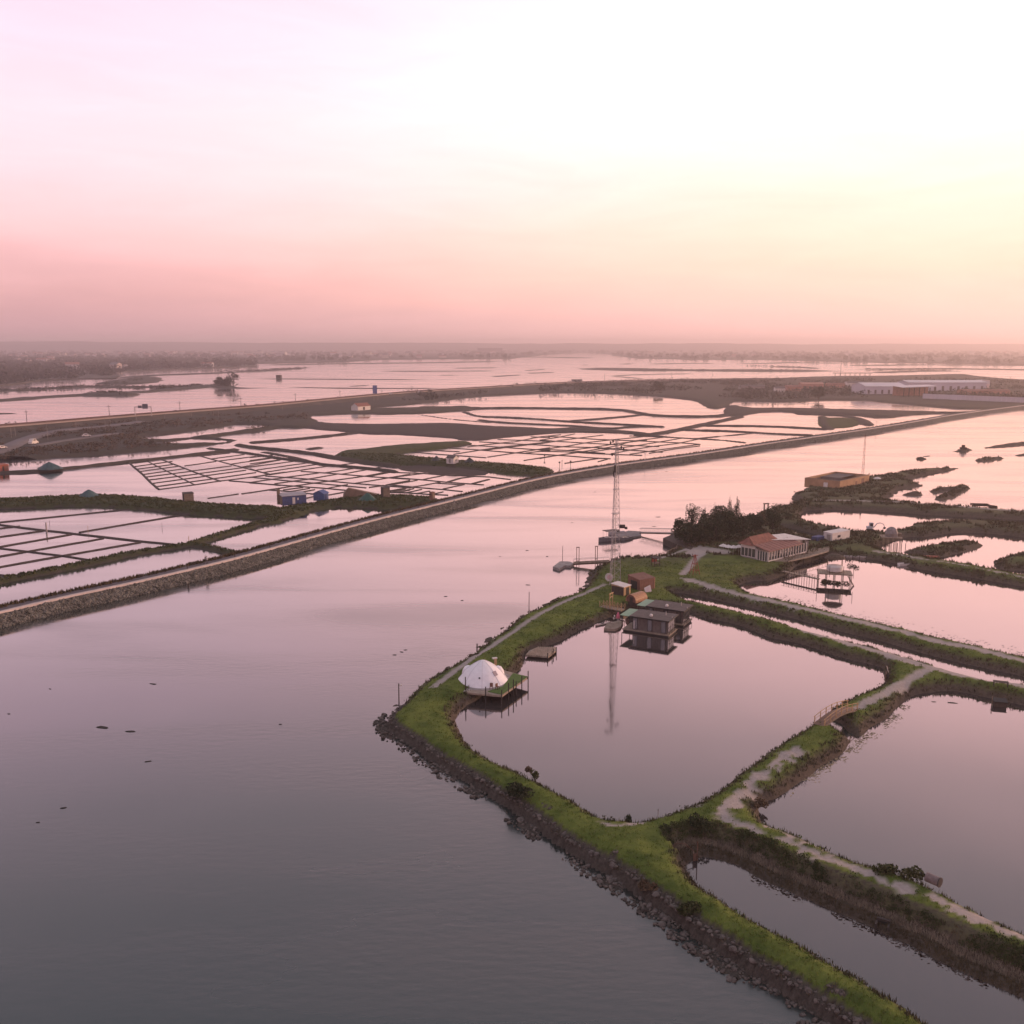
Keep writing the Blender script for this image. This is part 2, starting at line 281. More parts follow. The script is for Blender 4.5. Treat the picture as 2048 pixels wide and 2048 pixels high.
def near_height(X, Y, detail=True):
    """height, and the surface masks, of the near salt works"""
    X = np.asarray(X, float); Y = np.asarray(Y, float)
    far = np.clip((Y - 150) / 200, 0, 1)
    j = (.55 + .5 * far) * fbm(X * .45, Y * .45, 3, 3) + .5 * fbm(X * .11, Y * .11, 2, 5) if detail else 0.0
    d_out = region_sdf(X, Y, outer, 40)
    dp = {k: region_sdf(X, Y, v) for k, v in ponds.items()}
    dpond = np.maximum.reduce(list(dp.values()))
    d = np.minimum(d_out, -dpond)
    for q in islets: d = np.maximum(d, region_sdf(X, Y, q) * .45)
    # the cut of the foot bridge stays open
    d = d + j * np.where((d_out < 6) & (Y < 128), .45, 1.0)
    riverside = np.clip((2.6 - d_out) / 1.2, 0, 1) * np.clip((120 - Y) / 10, 0, 1) * (-dpond > 0)
    rockband = (d_out < 1.6 + 1.6 * fbm(X * .2, Y * .2, 2, 9)) * (d_out > -1.5) * np.clip((128 - Y) / 6, 0, 1) * (X < 60)
    crest = 1.35 + .25 * fbm(X * .05, Y * .05, 2, 21) + .35 * np.clip((120 - Y) / 60, 0, 1)
    wid = np.where(d_out < 3.0, 2.6, 2.1)
    up = crest * (1 - np.exp(-np.clip(d, 0, None) / wid * 2.2)) / (1 - math.exp(-2.2)) * np.where(d < wid * 1.0, 1, 1)
    up = np.minimum(up, crest + .06 * np.clip(d - wid, 0, 8))
    # bench with reeds along the long ditch
    dc = -dp['C']; bench = (dc > -1) & (dc < 6) & (Y > 50)
    north = bench & (region_sdf(X, Y, ponds['B'], 25) > -12) & (d_out > 6)
    t = np.clip((dc + j - 2.3) / 1.4, 0, 1); t = t * t * (3 - 2 * t)
    upb = .42 * np.clip((dc + j) / .7, 0, 1) + (crest - .42) * t
    up = np.where(north, np.minimum(upb, up + .3), up)
    z = np.where(d > 0, up, np.maximum(.45 * d, -1.1))
    if detail: z = z + np.clip(d / 1.5, 0, 1) * (.22 * fbm(X * .9, Y * .9, 3, 31) + .35 * fbm(X * .16, Y * .16, 2, 33))
    sand = np.full(X.shape, -9.0)
    for k, (l, wd) in PATHS.items():
        s_ = line_sdf(X, Y, l, wd)
        if k.startswith('s') and k not in ('s8', 's9', 's10', 's11', 's12'): s_ = s_ + 3.0 * fbm(X * .9, Y * .9, 4, 41) - .1
        elif k.startswith('s'): s_ = s_ + 1.8 * fbm(X * .6, Y * .6, 4, 42)
        sand = np.maximum(sand, s_)
    sand = np.clip(sand / .35 + .5, 0, 1) * (d > .35)
    z = z - .10 * sand
    green = np.clip((d - .5) / 1.3, 0, 1) * (1 - .75 * np.clip((Y - 175) / 70, 0, 1)) * (1 - rockband)
    gp = line_sdf(X, Y, path([(1240, 1150), (1330, 1150), (1420, 1140), (1470, 1125)], 1.3, 1), 24, 20)
    green = np.maximum(green, np.clip(gp / 6, 0, 1) * np.clip((d - .5) / 1.5, 0, 1) * .85)
    green = np.where(north & (dc < 2.7), green * .05, np.where(north & (dc < 4.2), green * .2, green))
    ab = np.clip((X - 24) / 10, 0, 1) * np.clip((Y - 80) / 12, 0, 1)
    return z, d, np.clip(sand, 0, 1), np.clip(green, 0, 1), rockband * (d > -1.2), north & (dc < 2.6)

def grid_mesh(name, xs, ys, fn, material, zmin=-.75):
    X, Y = np.meshgrid(xs, ys); z, d, sand, green, rock, bench = fn(X, Y)
    keep = d > -2.4
    n, m = X.shape; idx = np.arange(n * m).reshape(n, m)
    k = keep[:-1, :-1] | keep[1:, :-1] | keep[:-1, 1:] | keep[1:, 1:]
    Q = np.stack([idx[:-1, :-1][k], idx[:-1, 1:][k], idx[1:, 1:][k], idx[1:, :-1][k]], 1)
    used = np.unique(Q); re = np.full(n * m, -1); re[used] = np.arange(len(used))
    V = np.stack([X.ravel()[used], Y.ravel()[used], z.ravel()[used]], 1)
    me = np_mesh(name, V, re[Q], material, True)
    a = me.color_attributes.new('mask', 'FLOAT_COLOR', 'POINT')
    C = np.stack([sand.ravel()[used], green.ravel()[used], rock.ravel()[used].astype(float), bench.ravel()[used].astype(float)], 1).astype(np.float32)
    a.data.foreach_set('color', C.ravel())
    return me

def ground_mat(name, soil1, soil2, grass1, grass2, sandc, rockc):
    m = bpy.data.materials.new(name); m.use_nodes = True; t = m.node_tree; b = t.nodes['Principled BSDF']; b.inputs['Roughness'].default_value = .95; b.inputs['Specular IOR Level'].default_value = .15
    N = t.nodes.new; L = t.links.new
    tcn = N('ShaderNodeTexCoord'); at = N('ShaderNodeAttribute'); at.attribute_name = 'mask'; sp = N('ShaderNodeSeparateColor'); L(at.outputs['Color'], sp.inputs[0])
    def noise(sc, det=5, ro=.6):
        n = N('ShaderNodeTexNoise'); n.inputs['Scale'].default_value = sc; n.inputs['Detail'].default_value = det; n.inputs['Roughness'].default_value = ro; L(tcn.outputs['Object'], n.inputs['Vector']); return n
    def rmp(src, a, c1, bb, c2):
        r = N('ShaderNodeValToRGB'); e = r.color_ramp.elements; e[0].position = a; e[0].color = (*c1, 1); e[1].position = bb; e[1].color = (*c2, 1); L(src, r.inputs[0]); return r.outputs[0]
    def mix(f, a, c):
        x = N('ShaderNodeMix'); x.data_type = 'RGBA'; L(f, x.inputs['Factor']); L(a, x.inputs[6]); L(c, x.inputs[7]); return x.outputs[2]
    n1 = noise(.35); n2 = noise(2.2, 6, .7); n3 = noise(.09, 3)
    soil = rmp(n2.outputs[0], .3, soil1, .7, soil2); gr = rmp(n1.outputs[0], .35, grass1, .65, grass2)
    sd = rmp(n2.outputs[0], .25, tuple(c * .7 for c in sandc), .75, sandc); rk = rmp(n2.outputs[0], .35, tuple(c * .5 for c in rockc), .7, rockc)
    gm = N('ShaderNodeMath'); gm.operation = 'MULTIPLY_ADD'; L(n2.outputs[0], gm.inputs[0]); gm.inputs[1].default_value = 1.3; gm.inputs[2].default_value = -.65
    ga = N('ShaderNodeMath'); ga.operation = 'ADD'; ga.use_clamp = True; L(gm.outputs[0], ga.inputs[0]); L(sp.outputs['Green'], ga.inputs[1])
    gz = N('ShaderNodeMath'); gz.operation = 'MULTIPLY'; gz.use_clamp = True; L(ga.outputs[0], gz.inputs[0])
    gs = N('ShaderNodeMath'); gs.operation = 'MULTIPLY'; gs.use_clamp = True; L(sp.outputs['Green'], gs.inputs[0]); gs.inputs[1].default_value = 4; L(gs.outputs[0], gz.inputs[1])
    c = mix(gz.outputs[0], soil, gr); c = mix(sp.outputs['Blue'], c, rk); c = mix(sp.outputs['Red'], c, sd)
    L(c, b.inputs['Base Color'])
    bp = N('ShaderNodeBump'); bp.inputs['Strength'].default_value = .8; bp.inputs['Distance'].default_value = .25; L(n2.outputs[0], bp.inputs['Height']); L(bp.outputs[0], b.inputs['Normal'])
    return m
M_GROUND = ground_mat('near_ground', (.055, .043, .036), (.12, .092, .075), (.070, .102, .020), (.150, .180, .038), (.44, .37, .35), (.11, .09, .08))

ys = [34.0]
while ys[-1] < 520: ys.append(ys[-1] + np.clip(ys[-1] / 190.0, .34, 1.7))
ys = np.array(ys); ya, yb = ys[ys < 160], ys[ys > 158.8]
tag(link('terrain', grid_mesh('terrain', np.arange(-32, 125, .45), ya, near_height, M_GROUND)), 'green grassed salt works banks around the nearest ponds', kind='structure')
tag(link('terrain', grid_mesh('terrain', np.arange(-30, 330, .8), yb, near_height, M_GROUND)), 'brown salt works banks beyond the houseboats', kind='structure')

# ---------------------------------------------------------------- water
def water_mat(name, base, rough, wave, streak, scale):
    m = bpy.data.materials.new(name); m.use_nodes = True; t = m.node_tree; b = t.nodes['Principled BSDF']; N = t.nodes.new; L = t.links.new
    b.inputs['Base Color'].default_value = (*base, 1); b.inputs['IOR'].default_value = 1.8; b.inputs['Coat Weight'].default_value = .8; b.inputs['Coat IOR'].default_value = 1.4; b.inputs['Coat Roughness'].default_value = rough; b.inputs['Specular IOR Level'].default_value = .5
    tcn = N('ShaderNodeTexCoord')
    mp = N('ShaderNodeMapping'); mp.inputs['Rotation'].default_value = (0, 0, R(-22)); mp.inputs['Scale'].default_value = (.011, .05, 1); L(tcn.outputs['Object'], mp.inputs[0])
    n = N('ShaderNodeTexNoise'); n.inputs['Scale'].default_value = 1.0; n.inputs['Detail'].default_value = 5; n.inputs['Distortion'].default_value = .6; L(mp.outputs[0], n.inputs['Vector'])
    mr = N('ShaderNodeMapRange'); mr.inputs['From Min'].default_value = .38; mr.inputs['From Max'].default_value = .68; mr.inputs['To Min'].default_value = rough; mr.inputs['To Max'].default_value = rough + streak; L(n.outputs[0], mr.inputs['Value'])
    L(mr.outputs[0], b.inputs['Roughness'])
    if wave:
        mp2 = N('ShaderNodeMapping'); mp2.inputs['Rotation'].default_value = (0, 0, R(-30)); mp2.inputs['Scale'].default_value = (.6 * scale, 1.7 * scale, 1); L(tcn.outputs['Object'], mp2.inputs[0])
        n2 = N('ShaderNodeTexNoise'); n2.inputs['Scale'].default_value = 1.0; n2.inputs['Detail'].default_value = 4; L(mp2.outputs[0], n2.inputs['Vector'])
        bp = N('ShaderNodeBump'); bp.inputs['Strength'].default_value = 1.0; bp.inputs['Distance'].default_value = wave; L(n2.outputs[0], bp.inputs['Height'])
        ms = N('ShaderNodeMapRange'); ms.inputs['From Min'].default_value = .44; ms.inputs['From Max'].default_value = .62; ms.inputs['To Min'].default_value = .10; ms.inputs['To Max'].default_value = 1.0; L(n.outputs[0], ms.inputs['Value']); L(ms.outputs[0], bp.inputs['Strength'])
        L(bp.outputs[0], b.inputs['Normal']); L(bp.outputs[0], b.inputs['Coat Normal'])
    return m
M_RIVER = water_mat('river_water', (.018, .026, .026), .05, .024, .30, .8)
M_POND = water_mat('pond_water', (.040, .034, .036), .045, .0, .05, 1)
def flat(name, poly, z, material, parent=None):
    tr = tessellate_polygon([[Vector((p[0], p[1], 0)) for p in poly]])
    return link(name, np_mesh(name, [(p[0], p[1], z) for p in poly], np.array(tr), material), parent)
WR = 14000
tag(flat('water', [(-WR, -200), (WR, -200), (WR, WR), (-WR, WR)], 0.0, M_RIVER), kind='structure')
def grow(poly, r):
    p = np.asarray(poly); a = np.roll(p, 1, 0); b = np.roll(p, -1, 0); t = b - a; t /= np.linalg.norm(t, axis=1, keepdims=True) + 1e-9
    n = np.stack([t[:, 1], -t[:, 0]], 1); area = np.sum(p[:, 0] * b[:, 1] - b[:, 0] * p[:, 1])
    return p + n * r * (1 if area > 0 else -1)
for k, v in ponds.items():
    if k not in ('BR',): tag(flat('pond_water', grow(v, .9), .02, M_POND), kind='structure')
def gz(x, y): return float(near_height(np.array([x]), np.array([y]))[0][0])
# ================================================================ west bank: salt pans, banks and the far land
def poly(*parts): return chain([q for p in parts for q in p], 1)
def PL(z, *pts): return [(a, b, z) for a, b in pts]
# land surfaces: (polygon, height, bank width, green 0..1)
WEST = [
    (poly(PL(.5, (-260, 1006), (0, 999), (106, 994), (148, 992), (212, 990), (318, 996), (371, 1004), (450, 1009), (511, 1012), (570, 1013)), PL(0, (565, 1036), (511, 1037), (371, 1030), (238, 1016), (159, 1012), (0, 1020), (-260, 1026))), 1.5, 2.5, .8),
    (poly(PL(.4, (548, 1016), (600, 1010), (640, 1003), (697, 994), (750, 990), (800, 990), (850, 994), (880, 996)), PL(0, (850, 1010), (800, 1015), (761, 1020), (700, 1014), (660, 1016), (615, 1025), (575, 1042), (540, 1050), (520, 1052)), PL(.8, (512, 1044))), 1.2, 2.0, .75),
    (poly(PL(.7, (666, 912), (677, 901), (727, 898), (770, 892), (836, 887), (918, 882), (950, 884)), PL(0, (940, 890), (880, 899), (825, 904), (785, 911)), PL(.7, (813, 911), (863, 915), (946, 923), (995, 926), (1061, 931), (1115, 937)), PL(0, (1095, 952), (1028, 951), (962, 940), (896, 932), (780, 931), (715, 923))), 1.5, 3, .8),
    (poly(PL(.1, (780, 931), (850, 929), (930, 936), (990, 944), (965, 953), (890, 949), (800, 941))), .12, 5, 0),
    # dark fallow flats
    (poly(PL(.5, (600, 838), (640, 843), (683, 846), (770, 847), (857, 845), (918, 845), (979, 851), (1060, 853), (1098, 856), (1152, 853), (1228, 858), (1304, 864)), PL(0, (1304, 871), (1217, 866), (1130, 865), (1000, 876), (966, 882), (918, 881)), PL(0, (916, 878), (836, 872), (781, 869), (727, 869), (683, 863), (640, 860), (600, 856))), .7, 4, .02),
    (poly(PL(1, (600, 818), (640, 818), (749, 815), (846, 813), (933, 810), (950, 812)), PL(0, (950, 821), (933, 822), (846, 827), (749, 829), (640, 831), (600, 832))), 1.0, 3, .3),
    # scrub land and road embankment on the left, running on to the industrial shore
    (poly(PL(3.0, (-300, 872), (0, 851), (132, 840), (265, 829), (397, 819), (511, 811), (644, 798), (750, 788), (856, 780), (962, 774), (1023, 770), (1130, 764), (1209, 762), (1305, 758), (1535, 754), (1640, 750), (1774, 749), (1854, 747), (1928, 745), (1960, 750), (2048, 757), (2300, 765)),
          PL(0, (2300, 812), (2048, 814), (1933, 820), (1846, 812), (1756, 804), (1720, 800), (1618, 801), (1556, 805), (1477, 802), (1461, 806), (1455, 816), (1420, 818), (1407, 812), (1391, 801), (1326, 794), (1239, 788), (1120, 785), (1087, 787), (1000, 791), (944, 794), (879, 803), (825, 809), (740, 816), (640, 826), (617, 834), (640, 845), (619, 857), (543, 856), (470, 884), (434, 889), (347, 898), (260, 906), (132, 915), (60, 920), (0, 928), (-300, 945))), 1.6, 5, .22),
    (poly(PL(1.2, (1459, 806), (1503, 815), (1556, 814), (1644, 816), (1720, 818), (1814, 820), (1920, 823), (1990, 818)), PL(0, (1960, 832), (1860, 826), (1760, 838), (1700, 829), (1618, 828), (1540, 822), (1470, 834), (1440, 826))), 1.4, 4, .15),
    (poly(PL(.4, (1640, 835), (1690, 834), (1722, 841), (1716, 850), (1690, 855), (1650, 856), (1636, 848))), .6, 3, 1.0),
]
WEST_WATER = [poly(PL(.3, (275, 873), (390, 862), (470, 848), (510, 848), (543, 853), (480, 861), (400, 873), (300, 882))), poly(PL(.3, (280, 887), (369, 878), (395, 875), (467, 881), (438, 886), (347, 889))),
              poly(PL(.4, (419, 873), (538, 860), (619, 858), (680, 865), (640, 871), (564, 879), (506, 881), (469, 879))), poly(PL(.4, (636, 830), (700, 827), (760, 827), (740, 840), (640, 841)))]
# banks as lines: (points, z of the trace, width, height, green)
WLINES = [
    ([(-260, 1215), (0, 1156), (106, 1136), (191, 1119), (265, 1102), (352, 1089), (384, 1084), (450, 1062), (511, 1045), (565, 1028), (600, 1018)], .9, 3.0, 1.1, .7),
    ([(384, 1086), (430, 1095), (475, 1105)], .6, 2.4, .9, .6), ([(-100, 945), (0, 943), (60, 941), (127, 936), (238, 923), (318, 915), (387, 907), (445, 901), (470, 897)], .7, 4, 1, .2),
    ([(477, 888), (500, 892), (583, 900), (632, 906), (666, 912), (715, 920), (790, 930)], .7, 4.5, 1.1, .2), ([(419, 895), (472, 902), (500, 905), (566, 916), (616, 921), (649, 928), (682, 930), (748, 936), (790, 941)], .5, 2.6, .8, .1),
    ([(616, 921), (580, 912), (530, 903)], .4, 5, .35, .0), ([(506, 883), (564, 879), (640, 872), (710, 864)], .6, 4, .9, .1), ([(620, 897), (638, 895)], .3, 4, .7, .1),
    ([(933, 816), (1000, 814), (1109, 815), (1239, 817), (1283, 825), (1315, 830), (1420, 832), (1470, 826)], .9, 8, 1.3, .15), ([(840, 813), (918, 813), (960, 814)], .6, 4, .9, .1),
    ([(930, 823), (955, 832), (1000, 833), (1065, 836), (1141, 842), (1217, 846), (1322, 852)], .6, 5, .9, .05), ([(1141, 841), (1207, 836), (1261, 831), (1290, 828)], .5, 5, .8, .05),
    ([(960, 839), (1000, 844), (1087, 848), (1152, 851), (1217, 857), (1265, 852), (1322, 852)], .5, 5, .8, .05), ([(840, 829), (900, 838), (980, 845)], .2, 3, .4, 0),
    ([(1280, 868), (1310, 867), (1380, 853), (1433, 842), (1479, 832)], .7, 7, 1.1, .05), ([(1360, 858), (1380, 859), (1468, 861), (1556, 867), (1620, 869)], .5, 4, .8, .05), ([(1415, 850), (1538, 851), (1650, 857)], .5, 5, .8, .05),
    ([(1600, 826), (1650, 828), (1695, 831), (1726, 838), (1736, 848)], .6, 8, 1.0, .1), ([(1645, 832), (1648, 846), (1660, 856)], .6, 6, .9, .2), ([(1304, 870), (1380, 876), (1436, 878), (1490, 884)], .4, 2.5, .5, 0), ([(1385, 877), (1503, 866)], .3, 2, .5, 0),
]
WLN = [(smooth_line(PP(p, z), 1), wd, h, g) for p, z, wd, h, g in WLINES]
def west_height(X, Y):
    amp = np.clip(Y / 400, .5, 2.2)
    j = amp * (.8 * fbm(X * .35 / amp, Y * .35 / amp, 3, 53))
    z = np.full(X.shape, -1.0); d = np.full(X.shape, -40.0); g = np.zeros(X.shape)
    wat = np.maximum.reduce([region_sdf(X, Y, q, 15) for q in WEST_WATER])
    def put(s, h, wd, gr):
        nonlocal z, d, g
        s = s + j; zz = np.where(s > 0, h * np.clip(1 - np.exp(-2 * s / wd), 0, 1), np.maximum(s * .4, -1.0))
        m = zz > z; z = np.where(m, zz, z); g = np.where(m & (s > 0), gr, g); d = np.maximum(d, s)
    for p, h, wd, gr in WEST: put(np.minimum(region_sdf(X, Y, p, 15), -wat), h, wd, gr)
    for p, wd, h, gr in WLN: put(line_sdf(X, Y, p, wd), h, max(1.0, wd * .35), gr)
    z = z + np.clip(d / 2, 0, 1) * .5 * fbm(X * .2, Y * .2, 3, 57) * np.clip(z, 0, 1)
    zero = np.zeros(X.shape)
    return z, d, zero, g, zero, zero > 1
M_WEST = ground_mat('west_ground', (.050, .040, .038), (.085, .066, .060), (.040, .050, .018), (.072, .078, .026), (.36, .30, .29), (.11, .09, .08))
yw = [170.0]
while yw[-1] < 1900: yw.append(yw[-1] + np.clip((yw[-1] / 420.0) ** 1.5, .8, 8))
yw = np.array(yw)
q1, q2, q3 = yw[yw < 420], yw[(yw > 417)], None
tag(link('terrain', grid_mesh('terrain', np.arange(-210, 130, 1.0), q1, west_height, M_WEST)), 'green and brown banks of the salt pans across the river', kind='structure')
tag(link('terrain', grid_mesh('terrain', np.arange(-900, 1150, 3.2), q2[q2 > 640], west_height, M_WEST)), 'brown scrub and industrial shore behind the salt pans', kind='structure')
tag(link('terrain', grid_mesh('terrain', np.arange(-340, 420, 1.7), q2[q2 < 645], west_height, M_WEST)), 'dark mud flats between the middle salt pans', kind='structure')

# ---------------------------------------------------------------- long stone embankment with its path
EMB = smooth_line(PP([(-330, 1338), (-150, 1294), (0, 1257), (132, 1223), (265, 1194), (397, 1162), (511, 1132), (644, 1092), (777, 1053), (909, 1019), (1023, 988), (1090, 970), (1188, 951), (1289, 935), (1421, 917), (1535, 898), (1642, 882), (1748, 866), (1854, 848), (1907, 837), (2048, 817), (2300, 786)]), 2)
def resample(line, step):
    p = np.asarray(line); s = np.r_[0, np.cumsum(np.linalg.norm(np.diff(p, axis=0), axis=1))]
    if callable(step):
        t = [0.0]
        while t[-1] < s[-1]: t.append(t[-1] + step(np.interp(t[-1], s, p[:, 1])))
        t = np.array(t[:-1])
    else: t = np.arange(0, s[-1], step)
    return np.stack([np.interp(t, s, p[:, k]) for k in range(p.shape[1])], 1)
def normals2(p):
    t = np.gradient(p, axis=0); t /= np.linalg.norm(t, axis=1, keepdims=True); return np.stack([-t[:, 1], t[:, 0]], 1)
emb = resample(EMB, lambda y: max(.8, y / 300)); embn = normals2(emb)
def strip(name, prof, material, jit=0.0, seed=1, line=None, nrm=None, parent=None):
    """sweep a cross-section (offset to the left of the line, height)"""
    line = emb if line is None else line; nrm = embn if nrm is None else nrm
    n, m = len(line), len(prof); V = np.zeros((n, m, 3))
    for k, (o, z) in enumerate(prof):
        jo = jit * fbm(line[:, 0] * .8 + k * 7.3, line[:, 1] * .8, 3, seed + k); jz = jit * .6 * fbm(line[:, 0] * .9 + k * 3.1, line[:, 1] * .9, 3, seed + 40 + k)
        V[:, k, :2] = line + nrm * (o + jo)[:, None]; V[:, k, 2] = z + jz
    idx = np.arange(n * m).reshape(n, m)
    Q = np.stack([idx[:-1, :-1].ravel(), idx[1:, :-1].ravel(), idx[1:, 1:].ravel(), idx[:-1, 1:].ravel()], 1)
    return link(name, np_mesh(name, V.reshape(-1, 3), Q[:, ::-1], material, True), parent)
M_RIP = mat('riprap_earth', (.045, .042, .038), .95, scale=1.2, col2=(.12, .11, .10), bump=.6)
M_KERB = mat('pale_kerb', (.55, .43, .39), .85, .15, .8); M_ASPH = mat('path_asphalt', (.125, .105, .115), .9, .2, .5)
M_VERGE = mat('verge', (.055, .052, .026), .95, scale=.9, col2=(.105, .078, .05), bump=.5)
tag(strip('embankment', [(-1.2, -.8), (0, 0), (.8, .75), (1.6, 1.5), (2.35, 2.1)], M_RIP, .25), 'long stone embankment across the river', kind='structure')
tag(strip('kerb', [(2.15, 1.6), (2.2, 2.25), (3.35, 2.25), (3.4, 1.8)], M_KERB, 0), kind='structure')
tag(strip('path', [(3.25, 2.14), (5.9, 2.14)], M_ASPH, 0), kind='structure')
tag(strip('verge', [(5.7, 1.9), (5.9, 2.2), (6.5, 2.3), (7.2, 1.7), (8.3, .3), (9.5, -.6)], M_VERGE, .5, 9), kind='structure')

# ---------------------------------------------------------------- salt pans: every mud ridge is a piece of its field
M_RIDGE = mat('mud_ridge', (.045, .034, .032), .95, scale=.6, col2=(.085, .064, .058))
def ridge(parent, pts, wd=.7, h=.22, z=.1):
    l = resample(smooth_line(PP(pts, z), 0), 2.5); l = np.vstack([l, PP(pts, z)[-1:]])
    keep = np.r_[True, np.linalg.norm(np.diff(l, axis=0), axis=1) > .3]; l = l[keep]
    n = normals2(l); l = l + n * (.25 * fbm(l[:, 0] * .3, l[:, 1] * .3, 2, 71))[:, None]
    return strip('mud_ridge', [(-wd / 2 - .1, -.15), (-wd / 2, h * .6), (0, h), (wd / 2, h * .6), (wd / 2 + .1, -.15)], M_RIDGE, .12, 13, l, n, parent)
def T(ox, oy, k, pts): return [(ox + a * k, oy + b * k) for a, b in pts]
pan_left = tag(empty('salt_pan', (*P(150, 1080), 0)), 'large shallow salt pans between the two green banks', kind='structure')
pan_mid = tag(empty('salt_pan', (*P(480, 950), 0)), 'grid of small salt pans left of the stone embankment', kind='structure')
pan_right = tag(empty('salt_pan', (*P(1150, 900), 0)), 'grid of bright salt pans behind the lattice tower', kind='structure')
def fix(root):
    for c in root.children: c.matrix_parent_inverse = Matrix.Translation(-Vector(root.location))
for a, wd in [([(-150, 1060), (0, 1044), (260, 1018)], .9), ([(-150, 1028), (0, 1049), (53, 1056), (159, 1068), (265, 1080), (352, 1089)], 1.3), ([(159, 1064), (230, 1052), (379, 1027)], .9), ([(-150, 1102), (0, 1073), (87, 1061)], .6), ([(-150, 1123), (0, 1093), (143, 1068)], .6),
              ([(-150, 1139), (0, 1112), (207, 1076)], .6), ([(-150, 1160), (0, 1133), (130, 1110), (281, 1084)], .7), ([(-150, 1080), (0, 1096), (119, 1110), (191, 1121)], .7), ([(-100, 1140), (0, 1149), (40, 1154)], .5), ([(-100, 1072), (0, 1056), (40, 1052)], .5)]: ridge(pan_left, a, wd, .3, .15)
K = .1656; A = lambda *p: T(240, 890, K, p); B = lambda *p: T(500, 890, K, p); C3 = lambda *p: T(780, 850, K, p); D4 = lambda *p: T(1080, 840, K, p)
for a, wd in [(A((110, 215), (270, 350), (380, 460), (470, 535)), 1.0), (A((470, 535), (900, 478), (1210, 432), (1600, 385), (1840, 345), (1990, 325)), .9), (A((340, 200), (600, 330), (905, 478)), .5), (A((520, 180), (900, 325), (1210, 435)), .9), (A((960, 130), (1340, 232), (1560, 290), (1820, 352)), .9),
              (A((150, 262), (630, 195)), .4), (A((195, 292), (640, 232)), .4), (A((230, 320), (700, 255)), .35), (A((270, 355), (790, 282)), .45), (A((310, 385), (860, 315)), .4), (A((350, 420), (950, 345)), .6), (A((400, 460), (1050, 372)), .6), (A((440, 500), (1130, 405), (1640, 330)), .5),
              (A((950, 342), (1500, 270), (1932, 218)), 1.0), (A((860, 312), (1350, 250)), .35), (A((900, 235), (1160, 195)), .4), (A((780, 250), (970, 225)), .3), (A((1020, 370), (1520, 302)), .3), (A((1110, 165), (1500, 112)), .9), (A((1200, 190), (1640, 135)), .8), (A((990, 130), (1330, 95)), .6), (A((1330, 230), (1880, 150)), .6), (A((1480, 262), (1932, 180)), .3),
              (A((1060, 642), (1430, 590)), .5), (A((1470, 588), (1932, 520)), .5), (A((1320, 430), (1640, 455), (1932, 485)), .8),
              (B((0, 150), (280, 120)), .5), (B((0, 185), (340, 140)), .5), (B((0, 225), (450, 165)), .35), (B((0, 265), (620, 182)), .9), (B((80, 300), (720, 210)), .4), (B((0, 285), (130, 325), (240, 355)), .9), (B((170, 328), (830, 228)), .5), (B((240, 355), (620, 300), (960, 250), (1100, 240)), 1.2),
              (B((1080, 240), (1350, 205)), .9), (B((620, 315), (1040, 345), (1450, 380), (1932, 410)), .9), (B((190, 372), (700, 408), (1180, 455), (1932, 515)), .9), (B((0, 385), (400, 425), (860, 465), (1400, 515)), .7), (B((0, 455), (520, 492), (900, 520), (1180, 545)), .9), (B((20, 385), (170, 365)), .8),
              (B((0, 450), (380, 395), (830, 335)), .45), (B((300, 465), (700, 410), (1050, 350)), .4), (B((0, 575), (220, 540), (560, 488), (830, 450), (1380, 375), (1720, 310)), .8), (B((900, 335), (1290, 275)), .5), (B((1110, 350), (1440, 290), (1700, 245)), 1.0), (B((1270, 460), (1640, 400), (1932, 350)), .5), (B((1440, 375), (1760, 315)), .9),
              (B((230, 540), (560, 565), (760, 590)), .6), (B((400, 540), (640, 510)), .4), (B((480, 560), (720, 520)), .4), (B((600, 570), (790, 535)), .4), (B((910, 525), (1180, 475)), .4), (B((930, 605), (1150, 565)), .9), (B((680, 640), (770, 620)), .8), (B((1640, 480), (1932, 425)), .45), (B((1690, 550), (1932, 510)), 1.0), (B((1440, 510), (1620, 485)), .6), (B((1700, 570), (1932, 575)), .5), (B((1780, 570), (1932, 540)), .5),
              (C3((0, 630), (380, 658), (700, 690), (1130, 720)), 1.0), (C3((0, 720), (300, 750), (620, 775), (870, 800)), 1.0), (C3((0, 570), (370, 580), (700, 605), (1200, 625), (1450, 655)), 1.3), (C3((60, 625), (420, 580)), .8), (C3((400, 655), (660, 605)), .6), (C3((680, 690), (850, 640), (1000, 620)), 1.6), (C3((1000, 705), (1190, 655)), 1.6), (C3((230, 755), (600, 690)), .9), (C3((10, 720), (330, 665)), .35), (C3((640, 770), (900, 715)), .35),
              (C3((0, 810), (180, 770)), 1.0), (C3((10, 805), (480, 835), (700, 845)), .6), (C3((80, 810), (290, 765)), .5), (C3((200, 815), (380, 775)), .6), (C3((320, 825), (480, 795)), .6), (C3((510, 835), (640, 805)), .6), (C3((560, 700), (880, 720)), .3)]: ridge(pan_mid, a, wd * .85, .25, .1)
